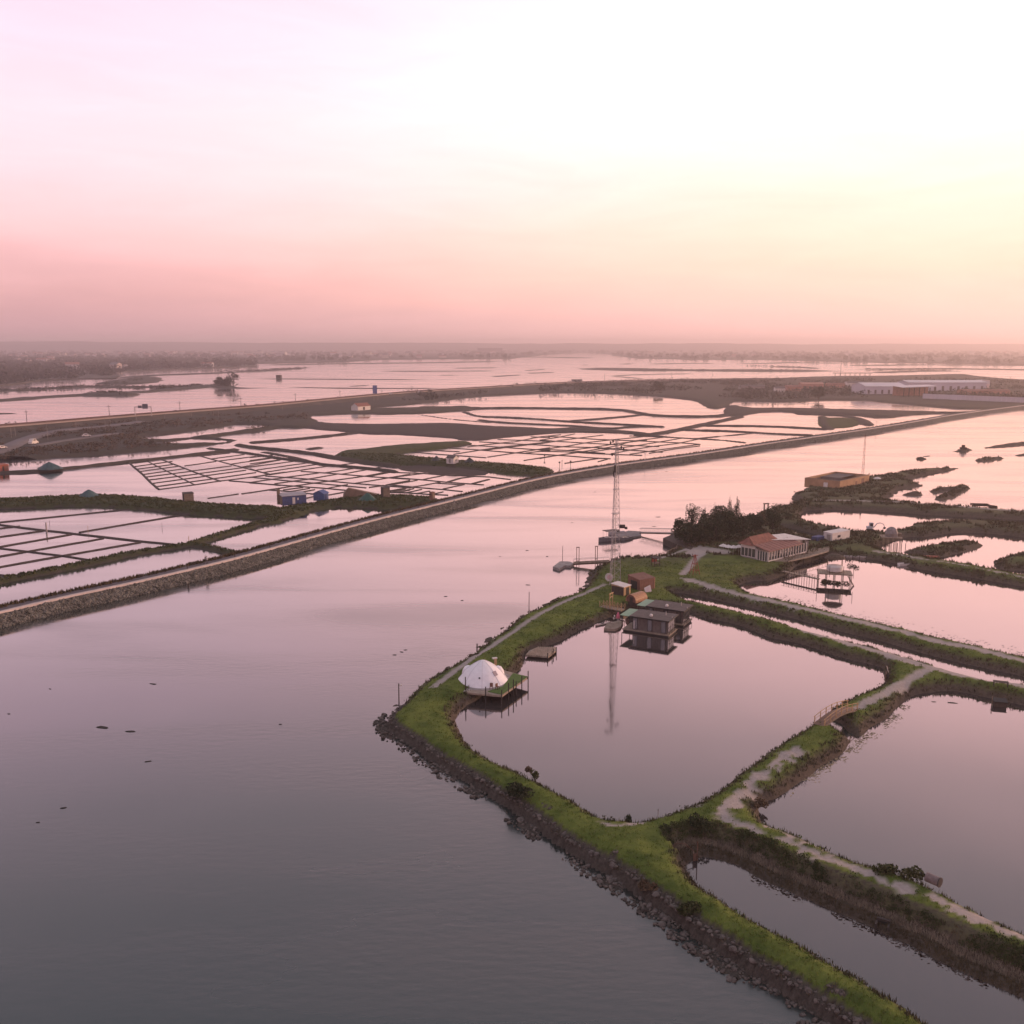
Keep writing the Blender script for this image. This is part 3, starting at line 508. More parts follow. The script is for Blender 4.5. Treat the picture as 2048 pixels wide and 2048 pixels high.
for a, wd in [(C3((230, 322), (640, 355), (1160, 392)), .9), (C3((640, 270), (1100, 300), (1500, 332), (1932, 358)), 1.6), (C3((950, 240), (1330, 265), (1932, 305)), 1.0), (C3((1080, 200), (1450, 222), (1932, 245)), .9), (C3((1300, 172), (1932, 195)), .6), (C3((1700, 140), (1932, 150)), .5),
              (C3((530, 305), (840, 320)), .3), (C3((770, 350), (1090, 300), (1330, 265), (1700, 225), (1932, 200)), .9), (C3((1180, 385), (1540, 330), (1800, 290), (1932, 270)), .9), (C3((1620, 425), (1932, 375)), .7), (C3((940, 262), (1200, 230), (1480, 200)), .7), (C3((1480, 205), (1840, 135)), .7), (C3((1150, 300), (1480, 260), (1932, 205)), .6), (C3((1640, 335), (1932, 300)), .5),
              (D4((0, 375), (300, 380), (700, 405), (1240, 425)), 1.0), (D4((0, 410), (300, 428), (640, 455), (850, 465)), 1.2), (D4((0, 350), (350, 365), (780, 400)), 1.6), (D4((0, 300), (280, 320), (700, 330), (1100, 360), (1480, 388)), .8), (D4((90, 195), (300, 205), (700, 232), (1200, 250), (1730, 275), (1932, 290)), 1.1), (D4((0, 240), (420, 268), (1000, 300), (1440, 318)), .8), (D4((700, 340), (1050, 360), (1340, 378)), .6),
              (D4((0, 460), (200, 425), (480, 385), (870, 320), (1130, 250), (1500, 205)), .9), (D4((300, 520), (700, 462)), .7), (D4((0, 355), (310, 315), (600, 265), (880, 235), (1240, 200)), .9), (D4((0, 285), (240, 245), (470, 215), (760, 180)), .8), (D4((0, 240), (200, 210), (420, 165)), .7), (D4((330, 365), (620, 330), (980, 275), (1290, 240)), .7), (D4((560, 390), (870, 345), (1130, 312), (1420, 265), (1720, 215)), .8), (D4((860, 405), (1090, 360), (1330, 320), (1660, 280), (1932, 225)), .8), (D4((1090, 410), (1340, 372), (1640, 330), (1932, 290)), 1.0), (D4((1320, 400), (1640, 345), (1932, 310)), .6), (D4((0, 200), (250, 175)), .6),
              (D4((1080, 190), (1500, 205), (1932, 225)), 1.2), (D4((700, 500), (820, 470)), .5)]: ridge(pan_right, a, wd * .72, .28, .15)
for r_ in (pan_left, pan_mid, pan_right): fix(r_)

# ---------------------------------------------------------------- far lagoon strips and far shore
M_FARLAND = mat('far_land', (.040, .037, .030), .95, scale=.02, col2=(.075, .062, .050))
def strip_land(pts, wd, h=1.2, z=.5, name='mud_bank', seed=0):
    l = resample(smooth_line(PP(pts, z), 1), lambda y: y / 140); n = normals2(l); k = len(l)
    t = np.linspace(0, 1, k); tap = np.clip(np.minimum(t, 1 - t) * 8, .12, 1)
    W = (wd * (.7 + .9 * (fbm(l[:, 0] * .02, l[:, 1] * .02, 3, 81 + seed) + .5)) * tap) / 2
    prof = [(-1.1, -.8), (-1, .02), (-.6, .8), (0, 1), (.6, .8), (1, .02), (1.1, -.8)]; V = np.zeros((k, 7, 3))
    for i, (o, zz) in enumerate(prof):
        V[:, i, :2] = l + n * (W * o)[:, None]; V[:, i, 2] = zz * h * (tap * (.8 + .8 * fbm(l[:, 0] * .05 + i, l[:, 1] * .05, 2, 84)) if zz > 0 else 1)
    idx = np.arange(k * 7).reshape(k, 7); Q = np.stack([idx[:-1, :-1].ravel(), idx[:-1, 1:].ravel(), idx[1:, 1:].ravel(), idx[1:, :-1].ravel()], 1)
    return tag(link(name, np_mesh(name, V.reshape(-1, 3), Q, M_FARLAND, True)), kind='structure')
for i, (p, wd, h) in enumerate([([(-150, 808), (0, 800), (53, 796), (106, 792), (185, 788), (238, 785), (291, 783), (371, 776), (430, 772), (477, 776), (538, 775)], 26, 1.6), ([(180, 791), (215, 787), (252, 791)], 30, 3), ([(330, 779), (400, 771), (470, 773)], 40, 1.8),
        ([(-150, 786), (0, 781), (90, 777), (185, 772), (265, 774), (371, 772)], 34, 1.6), ([(225, 768), (262, 764), (294, 754)], 60, 3), ([(233, 757), (300, 750), (380, 748), (511, 742), (560, 739), (623, 734)], 34, 1.4), ([(512, 730), (687, 727), (883, 725), (1015, 722)], 60, 1.5),
        ([(512, 757), (700, 758), (854, 759)], 10, .7), ([(576, 774), (700, 776), (894, 776)], 7, .6), ([(697, 772), (745, 770)], 9, .6), ([(761, 742), (880, 742), (1002, 741)], 20, .9), ([(907, 736), (997, 735)], 22, .8), ([(875, 750), (917, 750)], 12, .5), ([(1056, 746), (1114, 744)], 16, .7), ([(985, 753), (1042, 749)], 12, .6),
        ([(1020, 714), (1100, 714), (1178, 716)], 110, 1.6), ([(1200, 735), (1263, 739), (1400, 740), (1600, 741), (1700, 742)], 150, 1.4), ([(1222, 751), (1300, 748), (1400, 747)], 14, .7), ([(1225, 752), (1290, 757)], 8, .6), ([(1300, 728), (1395, 726), (1430, 727)], 40, 1), ([(1470, 726), (1520, 727), (1600, 724)], 40, 1), ([(1712, 738), (1790, 738), (1900, 737), (2048, 739), (2200, 742)], 60, 1.5), ([(1750, 745), (1850, 741), (1930, 742)], 40, 1.5), ([(1536, 733), (1600, 734), (1635, 737)], 30, 1.5),
        ([(1700, 731), (1850, 729), (2100, 731)], 80, 1), ([(1540, 725), (1700, 726)], 60, 1), ([(1090, 738), (1050, 741)], 10, .6), ([(1165, 730), (1178, 729)], 12, .6), ([(1245, 728), (1262, 727)], 30, 1), ([(-100, 828), (0, 826), (40, 826)], 8, .5), ([(50, 827), (80, 826)], 10, .6)]): strip_land(p, wd, h, .5, seed=i)
far_shore = PP([(-600, 800), (-200, 786), (0, 771), (40, 767), (80, 760), (159, 758), (233, 757), (240, 752), (165, 747), (250, 743), (358, 738), (511, 733), (512, 727), (687, 724), (758, 719), (883, 718), (1023, 717), (1095, 709), (1172, 705), (1215, 708), (1268, 716), (1395, 719), (1535, 719), (1711, 724), (2048, 729), (2400, 733), (2900, 736)], .5)
yl = [2400 * 1.0, 13500]
fp = list(far_shore) + [(9000, 13500), (-9000, 13500)]
o = MB(); o.prism(fp, -1.5, 1.2); tag(o.build('far_shore', M_FARLAND), 'hazy far shore carrying the town', kind='structure')
# ================================================================ things on the near salt works
M = dict(
    white=mat('white_fabric', (.80, .76, .80), .7, .05, 1.5), wood=mat('weathered_wood', (.20, .15, .115), .85, .3, 2), deck=mat('deck_wood', (.30, .235, .19), .8, .25, 1.6),
    pine=mat('pale_timber', (.42, .27, .15), .75, .25, 3), dark=mat('dark_wood', (.055, .042, .038), .8, .3, 2), steel=mat('galvanised_steel', (.42, .38, .38), .5, .15, 2, metal=.5), rust=mat('red_oxide_steel', (.30, .09, .06), .7, .3, 3),
    carpet=mat('green_mat', (.085, .135, .035), .95, .2, 2.5), paving=mat('beige_paving', (.42, .36, .33), .85, .15, 1.2), pile=mat('wet_pile', (.045, .036, .034), .7, .3, 3), brown=mat('brown_cladding', (.19, .095, .075), .8, .2, 1.5),
    black=mat('black_frame', (.02, .02, .022), .5, .2, 3), grey=mat('grey_cladding', (.14, .115, .11), .75, .2, 2), roof=mat('roofing_felt', (.115, .095, .092), .85, .25, 1.5), copper=mat('shingle_barrel', (.36, .19, .11), .55, .3, 4),
    green=mat('green_sheet', (.16, .30, .20), .5, .15, 2), cream=mat('cream_paint', (.62, .56, .54), .7, .12, 1.5), tile=mat('red_roof_tiles', (.23, .10, .078), .85, .25, 1.2), ochre=mat('ochre_render', (.36, .215, .13), .85, .15, .5),
    concrete=mat('concrete', (.30, .26, .25), .9, .25, 1.2), blue=mat('blue_paint', (.05, .07, .18), .7, .25, 1.5), tarp=mat('teal_tarpaulin', (.045, .085, .095), .6, .3, 1.2), pink=mat('pink_plastic', (.62, .16, .24), .5, .1, 2), thatch=mat('thatch', (.085, .065, .05), .95, .35, 3),
    stone=mat('bank_stone', (.050, .042, .040), .9, .3, .8, col2=(.16, .135, .125), coord='Generated'), brick=mat('salmon_wall', (.42, .21, .16), .85, .2, .6), boat=mat('boat_hull_grey', (.17, .16, .18), .5, .2, 2), rusty=mat('rusty_plate', (.13, .075, .055), .85, .4, 3))
def glass_mat():
    m = bpy.data.materials.new('window_glass'); m.use_nodes = True; b = m.node_tree.nodes['Principled BSDF']
    n = m.node_tree.nodes.new('ShaderNodeTexNoise'); n.inputs['Scale'].default_value = .7; r = m.node_tree.nodes.new('ShaderNodeValToRGB'); r.color_ramp.elements[0].color = (.03, .035, .04, 1); r.color_ramp.elements[1].color = (.09, .09, .10, 1)
    m.node_tree.links.new(n.outputs[0], r.inputs[0]); m.node_tree.links.new(r.outputs[0], b.inputs['Base Color'])
    b.inputs['Roughness'].default_value = .05; b.inputs['IOR'].default_value = 2.1; return m
M['glass'] = glass_mat()
def at(px, py, z=0.0): return (*P(px, py, z), z)
def mpp(px, py, z=0.0): return P(px, py, z)[1] / math.cos(PITCH) / F_PX * 1.0
def heading(a, b): return math.atan2(b[1] - a[1], b[0] - a[0])
def thing(name, label, cat, loc, rz=0.0, group=None): return tag(empty(name, loc, rz), label, cat, group)
def bx(parent, name, c, d, m, rz=0.0): return MB().box(c, d, rz).build(name, m, parent)
def tb(parent, name, pts, r, m, n=6, r2=None): return MB().tube(pts, r, n, r2).build(name, m, parent)
def ico(r=1.0, sub=1, seed=0, amp=.25, sq=(1, 1, 1)):
    bm = bmesh.new(); bmesh.ops.create_icosphere(bm, subdivisions=sub, radius=1.0); rr = random.Random(seed)
    for v in bm.verts:
        k = r * (1 + rr.uniform(-amp, amp)); v.co = Vector((v.co.x * k * sq[0], v.co.y * k * sq[1], v.co.z * k * sq[2]))
    o = MB(); o.add([tuple(v.co) for v in bm.verts], [tuple(v.index for v in f.verts) for f in bm.faces]); bm.free(); return o

# ---- the white tent and its platform
TZ = 1.35; tx, ty = P(965.5, 1359, TZ)
tent = thing('tent', 'white fabric dome tent with pointed top on the grassy point', 'tent', (tx, ty, TZ))
o = MB(); prof = [(3.72, 0), (3.60, .18), (3.28, .55), (2.92, 1.0), (2.6, 1.42), (2.2, 1.82), (1.7, 2.18), (1.15, 2.52), (.62, 2.82), (.28, 2.96), (.06, 3.0)]; n = 48
for r_, z_ in prof:
    for k in range(n):
        g = 2 * math.pi * k / n; q = r_ * (1 - .018 * abs(math.sin(g * 4)) * min(1, (3 - z_)))
        o.v.append((q * math.cos(g), q * math.sin(g), z_))
for i in range(len(prof) - 1):
    for k in range(n): o.f.append((i * n + k, i * n + (k + 1) % n, (i + 1) * n + (k + 1) % n, (i + 1) * n + k))
o.f.append(tuple((len(prof) - 1) * n + k for k in range(n))); canopy = o.build('canopy', M['white'], tent, smooth=True)
for g in range(8):
    a = g * math.pi / 4; tb(canopy, 'seam', [((r_ + .015) * math.cos(a), (r_ + .015) * math.sin(a), z_ + .01) for r_, z_ in prof[:-1]], .022, mat('seam_grey', (.55, .51, .56), .8, .1, 2), 4)
for a in (158, 18):
    q = R(a); d_ = MB(); d_.lathe([(.95, 0), (.93, .5), (.82, 1.0), (.55, 1.42), (.2, 1.6), (.02, 1.63)], 16, (2.35 * math.cos(q), 2.35 * math.sin(q), .25)); d_.build('dormer', M['white'], tent, smooth=True)
def on_tent(a, z):
    r_ = np.interp(z, [p[1] for p in prof], [p[0] for p in prof]); return (r_ * math.cos(R(a)), r_ * math.sin(R(a)), z)
def panel(parent, name, a, z0, z1, half, m, out=.06):
    v = []
    for z_ in (z0, z1):
        for s_ in (-1, 1):
            p = on_tent(a, z_); v.append((p[0] - math.sin(R(a)) * half * s_ + out * math.cos(R(a)), p[1] + math.cos(R(a)) * half * s_ + out * math.sin(R(a)), z_ + out * .5))
    v += [(x * .97, y * .97, z_ - .03) for x, y, z_ in v]
    return MB().add(v, [(0, 1, 3, 2), (4, 6, 7, 5), (0, 4, 5, 1), (2, 3, 7, 6), (0, 2, 6, 4), (1, 5, 7, 3)]).build(name, m, parent)
panel(tent, 'window', -42, 1.25, 1.8, .33, mat('mesh_window', (.33, .27, .30), .6, .1, 5)); panel(tent, 'vent', -98, 1.12, 1.3, .11, M['black'])
plat = thing('tent_platform', 'wooden deck on piles under the white tent with green mat', 'deck', (tx, ty, 0))
def loc_poly(pts, z): return [(P(a, b, z)[0] - tx, P(a, b, z)[1] - ty) for a, b in pts]
tz4 = lambda pts: T(760, 1240, .18634, pts)
MB().prism(loc_poly(tz4([(620, 716), (918, 772), (1310, 806), (1592, 606), (1405, 555), (1100, 470), (830, 560)]), TZ), TZ - .32, TZ - .06).build('deck', M['deck'], plat)
MB().prism(loc_poly(tz4([(632, 712), (915, 768), (1010, 740), (880, 560)]), TZ), TZ - .058, TZ - .03).build('paving', M['paving'], plat)
MB().prism([(4.35 * math.cos(g * math.pi / 24), 4.35 * math.sin(g * math.pi / 24)) for g in range(48)], TZ - .10, TZ - .012).build('ring_walk', M['concrete'], plat)
MB().prism(loc_poly(tz4([(1155, 768), (1308, 799), (1583, 606), (1428, 572), (1372, 640), (1320, 712)]), TZ), TZ - .03, TZ + .03).build('green_mat', M['carpet'], plat)
for (a, b, zt) in [(918, 752, 1.95), (1134, 790, 1.0), (1306, 806, .75), (1380, 757, 1.15), (1432, 722, 1.2), (1462, 700, .6), (1522, 662, .9), (1590, 612, .95)]:
    x_, y_ = P(*tz4([(a, b)])[0], TZ); tb(plat, 'post', [(x_ - tx, y_ - ty, -1.2), (x_ - tx, y_ - ty, TZ + zt)], .085, M['pile'], 6)
for (a, b) in [(1000, 705), (1100, 712), (1200, 720), (1300, 690), (1400, 640)]:
    x_, y_ = P(*tz4([(a, b)])[0], TZ); tb(plat, 'pile', [(x_ - tx, y_ - ty, -1.2), (x_ - tx, y_ - ty, TZ - .2)], .10, M['pile'], 6)
x_, y_, z_ = at(991, 1336, 1.3); cab = thing('outdoor_shower', 'narrow timber shower column with pale cap behind the white tent', 'shower', (x_, y_, z_), .3)
bx(cab, 'column', (0, 0, .75), (.34, .34, 1.5), M['pine']); bx(cab, 'cap', (-.12, 0, 1.6), (.75, .45, .14), M['cream'])
for i, (a, b) in enumerate([(1195, 742), (1262, 745)]):
    x_, y_ = P(*tz4([(a, b)])[0], TZ); c = thing('deck_chair', ['small reddish brown chair on the green mat nearest the tent', 'small reddish brown chair on the green mat nearer the deck corner'][i], 'chair', (x_, y_, TZ + .03), .8 * i, 'chairs on the tent deck')
    bx(c, 'seat', (0, 0, .38), (.45, .45, .05), M['brown']); bx(c, 'backrest', (0, .22, .62), (.45, .05, .42), M['brown'])
    for sx in (-.2, .2):
        for sy in (-.2, .2): bx(c, 'leg', (sx, sy, .2), (.05, .05, .4), M['dark'])

# ---- floating dock beside the gravel path
x0, y0 = P(1085, 1304, .5); dk = thing('swim_dock', 'square timber dock on the pond edge between tent and houseboats', 'dock', (x0, y0, 0))
q = [(P(a, b, .55)[0] - x0, P(a, b, .55)[1] - y0) for a, b in tz4([(1560, 372), (1605, 322), (1690, 288), (1898, 290), (1892, 322), (1808, 392)])]
MB().prism(q, .28, .5).build('deck', M['deck'], dk)
e0, e1 = Vector((*q[0], 0)), Vector((*q[5], 0))
for i in range(9):
    a = e0.lerp(e1, (i + .5) / 9); b = Vector((*q[2], 0)).lerp(Vector((*q[3], 0)), (i + .5) / 9)
    MB().tube([(a.x, a.y, .515), (b.x, b.y, .515)], .13, 4).build('plank', M['deck'], dk)
for (a, b) in [(1800, 395), (1893, 330), (1862, 350), (1848, 372), (1556, 372)]:
    x_, y_ = P(*tz4([(a, b)])[0], .5); tb(dk, 'pile', [(x_ - x0, y_ - y0, -1.0), (x_ - x0, y_ - y0, 1.15)], .07, M['pile'], 5)

# ---- posts along the river bank
def pole(px, py, h, label, r=.09, cap=True, z=1.0, m='dark'):
    x_, y_ = P(px, py, z); p = thing('pole', label, 'pole', (x_, y_, z - .4)); tb(p, 'shaft', [(0, 0, 0), (.02, 0, h + .4)], r, M[m], 6, r * .8)
    if cap: bx(p, 'camera_box', (.28, 0, h + .15), (.3, .22, .2), M['cream']); tb(p, 'bracket', [(0, 0, h + .2), (.3, 0, h + .2)], .03, M['dark'], 4)
    return p
pole(798, 1408, 3.0, 'dark pole with small white camera at the tip of the point'); pole(1058, 1219, 3.4, 'tall thin dark pole on the river bank above the path', .08, False); pole(954, 1299, 1.0, 'short dark stump on the river edge behind the path', .13, False)
for i, (a, b, h, lb) in enumerate([(1125, 1119, 3.3, 'lone mooring pile standing in the river behind the pontoon gangway'), (1262, 1119, 1.6, 'thin fence post at the bay edge near the lattice tower'), (1284, 1118, 1.5, 'thin fence post midway along the bay edge'), (1305, 1117, 1.2, 'thin fence post at the bay edge nearest the lookout hut')]):
    pole(a, b, h, lb, .07, False, .5 if i else 0)

# ---- lattice tower
x0, y0 = P(1228, 1169, 1.3); tow = thing('lattice_tower', 'tall slender steel lattice tower with antennas on the promontory', 'tower', (x0, y0, 1.1), R(14))
HT, B0, B1 = 30.2, 1.42, .28
def corner(k, z):
    r_ = B0 + (B1 - B0) * min(1, (z / HT) ** .92); a = R(90 + 120 * k); return Vector((r_ * math.cos(a), r_ * math.sin(a), z))
zs = [0]
while zs[-1] < HT: zs.append(min(HT, zs[-1] + 1.75 - .9 * zs[-1] / HT))
for k in range(3): tb(tow, 'leg', [corner(k, z_) for z_ in zs], .062, M['steel'], 5, .04)
for i in range(len(zs) - 1):
    b_ = MB()
    for k in range(3):
        a, c = corner(k, zs[i]), corner((k + 1) % 3, zs[i + 1]); e, d_ = corner(k, zs[i + 1]), corner((k + 1) % 3, zs[i])
        b_.tube([a, c], .022, 4); b_.tube([d_, e], .022, 4); b_.tube([e, c], .022, 4)
    b_.build('bracing', M['steel'], tow)
tb(tow, 'ladder', [(.1, .0, 0), (.1, 0, HT - 1)], .05, M['steel'], 4)
for z_ in (15.0, 20.0, 26.2): MB().lathe([(corner(0, z_).y + .25, 0), (corner(0, z_).y + .25, .08)], 3, (0, 0, z_)).build('platform', M['steel'], tow)
for (dx, z_, l) in [(-.9, 27.2, 0), (-1.3, 29.6, 0), (1.0, 28.6, 0), (-.8, 29.9, 0), (1.5, 28.2, 0)]:
    an = tb(tow, 'antenna', [(0, 0, z_ - .3), (dx, 0, z_)], .03, M['black'], 4); MB().lathe([(.16, -.28), (.16, .28)], 6, (dx, 0, z_)).build('antenna_head', M['black'], an)
bx(tow, 'panel_antenna', (-.35, -.2, 24.3), (.3, .2, 1.5), M['dark']); bx(tow, 'panel_antenna', (-.35, .25, 23.2), (.3, .2, 1.2), M['dark']); bx(tow, 'footing', (0, 0, .05), (3.2, 3.0, .3), M['concrete'])
x_, y_, z_ = at(1218, 1166, 1.3); d_ = thing('round_sign', 'white round sign with pink lettering beside the tower foot', 'sign', (x_, y_, z_ - .1), R(-12))
o = MB().lathe([(.86, -.05), (.86, .05)], 28); o.v = [(a, c, b + 1.35) for a, b, c in o.v]; o.v = [(x, y, z) for x, y, z in o.v]; o.build('disc', M['cream'], d_); tb(d_, 'post', [(-.3, .08, 0), (-.3, .08, 1.2)], .06, M['steel']); tb(d_, 'post', [(.3, .08, 0), (.3, .08, 1.2)], .06, M['steel'])
for i, w_ in enumerate((.5, .8, .9, .6)): bx(d_, 'lettering', (.05, -.062, 1.72 - .24 * i), (w_, .012, .09), M['pink'])

# ---- houseboats
def houseboat(px, py, label, first):
    cr = Vector(P(px, py, .5)); cl = Vector(P(px - 95, py - 14.1, .5)); u = (cl - cr).normalized(); rz = math.atan2(-u.y, -u.x)
    h = thing('houseboat', label, 'houseboat', (cr.x, cr.y, 0), rz, 'grey houseboats moored on the pond')
    L, W = 8.4, 4.3                      # local x runs towards the right end, y away from the camera, origin at the front right corner
    bx(h, 'float', (-L / 2, W / 2, .05), (L, W, .5), M['black']); dkk = bx(h, 'deck', (-L / 2, W / 2, .36), (L + .3, W + .3, .12), M['deck'])
    for i in range(int((L + .2) / .42)): bx(dkk, 'plank', (.1 - .42 * (i + .5), W / 2, .435), (.38, W + .28, .04), M['deck'])
    hx0, hx1, hy0, hy1, zt = -6.75, -.35, .35, W - .2, 2.85
    bx(h, 'wall', ((hx0 + hx1) / 2, (hy0 + hy1) / 2, (.45 + zt) / 2), (hx1 - hx0, hy1 - hy0, zt - .45), M['grey'])
    for i in range(15):                  # upright cladding boards
        x_ = hx0 + (i + .5) * (hx1 - hx0) / 15
        if not any(abs(x_ - c) < .52 for c in (-6.25, -3.55, -1.05)): bx(h, 'cladding_board', (x_, hy0 - .015, (.45 + zt) / 2), (.36, .05, zt - .5), M['grey'])
    for i, c in enumerate((-6.25, -3.55, -1.05)):
        wn_ = bx(h, 'window', (c, hy0 - .03, 1.62), (.92, .12, 2.1), M['black']); bx(wn_, 'pane', (c, hy0 - .10, 1.62), (.74, .05, 1.9), M['glass'])
        if i == 0: bx(wn_, 'curtain', (c - .2, hy0 - .128, 1.4), (.18, .012, 1.5), M['cream'])
    we = bx(h, 'end_window', (hx1 + .03, (hy0 + hy1) / 2, 1.6), (.12, 3.2, 2.1), M['black'])
    for i in range(3): bx(we, 'pane', (hx1 + .10, hy0 + .6 + 1.08 * i, 1.6), (.05, .98, 1.9), M['glass'])
    r_ = MB().box((-3.5, W / 2, 2.98), (7.3, W + .7, .16)).build('roof', M['roof'], h); MB().box((-3.5, -.38, 2.95), (7.36, .08, .26)).box((.14, W / 2, 2.95), (.08, W + .76, .26)).build('fascia', M['black'], r_)
    MB().box((-8.1, W / 2, 2.92), (1.75, W + .5, .06)).build('canopy_sheet', M['green'], h)
    for yy in (.2, W - .2): bx(h, 'canopy_post', (-8.7, yy, 1.65), (.09, .09, 2.5), M['black'])
    ico(.3, 2, 3, .03).build('roof_vent', M['cream'], h, smooth=True).location = (-3.5, .75, 3.36); tb(h, 'vent_pipe', [(-1.6, 3.1, 3.0), (-1.6, 3.1, 3.7)], .08, M['steel'])
    tb(h, 'vent_pipe', [(.0, 1.8, 3.0), (.0, 1.8, 3.3)], .07, M['steel'])
    bx(h, 'end_rail', (.12, W / 2, 1.25), (.05, W, .05), M['black'])
    for i in range(4): bx(h, 'rail_post', (.12, .15 + i * (W - .3) / 3, .85), (.05, .05, .8), M['black'])
    return h
houseboat(1337, 1270, 'nearer grey houseboat with three tall windows and flat roof', True); houseboat(1367, 1249, 'second grey houseboat half hidden behind the nearer one', False)
x0, y0 = P(1228, 1247, .5); fd = thing('floating_deck', 'low floating deck left of the nearer houseboat', 'deck', (x0, y0, 0))
HBZ = lambda pts: T(1160, 1140, .13458, pts)
q = [(P(a, b, .5)[0] - x0, P(a, b, .5)[1] - y0) for a, b in HBZ([(355, 858), (405, 782), (590, 740), (640, 770), (600, 838), (520, 870)])]; MB().prism(q, -.1, .42).build('deck', M['deck'], fd)
for i in range(6):
    a = Vector((*q[0], 0)).lerp(Vector((*q[1], 0)), (i + .5) / 6); b = Vector((*q[5], 0)).lerp(Vector((*q[3], 0)), (i + .5) / 6); MB().tube([(a.x, a.y, .42), (b.x, b.y, .42)], .11, 4).build('plank', M['deck'], fd)
x_, y_ = P(*HBZ([(335, 805)])[0], .1); k = thing('kayak', 'pale kayak lying beside the floating deck', 'kayak', (x_, y_, .1), R(35)); o = MB(); sec = []
for i in range(9):
    s_ = -1 + 2 * i / 8; w_ = .36 * (1 - s_ * s_) ** .6 + .01; o.v += [(1.7 * s_, -w_, .12 + .14 * s_ * s_), (1.7 * s_, -w_ * .6, -.12), (1.7 * s_, w_ * .6, -.12), (1.7 * s_, w_, .12 + .14 * s_ * s_), (1.7 * s_, 0, .2 + .12 * s_ * s_)]
for i in range(8): o.f += [(i * 5 + j, i * 5 + (j + 1) % 5, (i + 1) * 5 + (j + 1) % 5, (i + 1) * 5 + j) for j in range(5)]
o.build('hull', mat('pale_hull', (.66, .50, .46), .5, .1, 2), k, smooth=True); MB().lathe([(.24, 0), (.22, .06)], 12, (0, 0, .17), 1.6, 1).build('cockpit', M['black'], k)
x_, y_ = P(*HBZ([(565, 742)])[0], .5); pu = thing('parasol', 'closed pink parasol standing on the floating deck', 'parasol', (x_, y_, .42)); MB().lathe([(.08, .35), (.36, .45), (.3, .95), (.16, 1.4), (.03, 1.6)], 10).build('canopy', M['pink'], pu, smooth=True); tb(pu, 'shaft', [(0, 0, 0), (0, 0, 1.7)], .03, M['dark']); bx(pu, 'base', (0, 0, .05), (.4, .4, .1), M['concrete'])
for i, (a, b) in enumerate([(512, 700), (500, 735)]):
    x_, y_ = P(*HBZ([(a, b)])[0], .5); l = thing('lantern', ['small white lantern higher up behind the floating deck', 'small white lantern at the floating deck edge'][i], 'lantern', (x_, y_, .42)); bx(l, 'base', (0, 0, .05), (.22, .22, .1), M['black']); MB().lathe([(.12, .1), (.14, .35), (.06, .48)], 8).build('globe', M['cream'], l, smooth=True)
# boardwalk with braced rails
a0, a1 = Vector(P(1158, 1203, 1.3)), Vector(P(1246, 1221, 1.1)); L = (a1 - a0).length; rz = heading(a0, a1); bw = thing('boardwalk', 'timber boardwalk from the gravel path down to the houseboats', 'walkway', (a0.x, a0.y, 0), rz)
tbm = bx(bw, 'beam', (L / 2, 0, 1.12), (L, 1.5, .16), M['wood'])
for i in range(int(L / .3)): bx(bw, 'plank', (.3 * i + .15, 0, 1.22), (.26, 1.6, .05), M['deck'])
for i in range(7):
    x_ = L * (.52 + .48 * i / 6)
    for s_ in (-.75, .75):
        bx(bw, 'rail_post', (x_, s_, 1.75), (.07, .07, 1.1), M['pine'])
        if i < 6: tb(bw, 'brace', [(x_, s_, 1.3), (x_ + L * .08, s_, 2.25)], .035, M['pine'], 4); tb(bw, 'brace', [(x_, s_, 2.25), (x_ + L * .08, s_, 1.3)], .035, M['pine'], 4)
for i in range(4): tb(bw, 'pile', [(L * (.3 + .22 * i), -.6, -1), (L * (.3 + .22 * i), -.6, 1.1)], .09, M['pile'], 5)
x_, y_ = P(1222, 1214, 1.2); g = thing('timber_gate', 'tall pale timber portal over the boardwalk', 'gate', (x_, y_, .9), R(60)); bx(g, 'post', (-.65, 0, 1.45), (.14, .14, 2.9), M['pine']); bx(g, 'post', (.65, 0, 1.45), (.14, .14, 2.9), M['pine']); bx(g, 'lintel', (0, 0, 2.97), (1.75, .16, .15), M['pine']); bx(g, 'lintel', (0, 0, 2.3), (1.2, .1, .1), M['pine'])
# barrel sauna
a0, a1 = Vector(P(1262, 1212, 1.0)), Vector(P(1289, 1203, 1.0)); rz = heading(a0, a1); bs = thing('barrel_sauna', 'half-round shingled barrel sauna with copper sheen behind the houseboats', 'sauna', (a0.x, a0.y, .9), rz); L = max(3.0, (a1 - a0).length * .8); rr = 1.22; N_ = 16
for i in range(N_):                     # staves of the barrel
    g0, g1 = math.pi * 1.16 * i / N_ - .25, math.pi * 1.16 * (i + 1) / N_ - .26
    v = [(x_, q_ * math.cos(g_), 1.15 + q_ * math.sin(g_)) for x_ in (-.15, L + .1) for g_ in (g0, g1) for q_ in (rr, rr - .09)]
    MB().add(v, [(0, 2, 3, 1), (4, 5, 7, 6), (0, 4, 6, 2), (1, 3, 7, 5), (0, 1, 5, 4), (2, 6, 7, 3)]).build('stave', M['copper'], bs)
for x_ in (.05, L - .1):
    v = [(x_, (rr - .1) * math.cos(math.pi * 1.16 * i / 12 - .25), 1.15 + (rr - .1) * math.sin(math.pi * 1.16 * i / 12 - .25)) for i in range(13)]; v += [(p[0] + .06, p[1], p[2]) for p in v]
    MB().add(v, [tuple(range(12, -1, -1)), tuple(range(13, 26))] + [(i, i + 1, i + 14, i + 13) for i in range(12)] + [(12, 0, 13, 25)]).build('end_wall', M['brown'], bs)
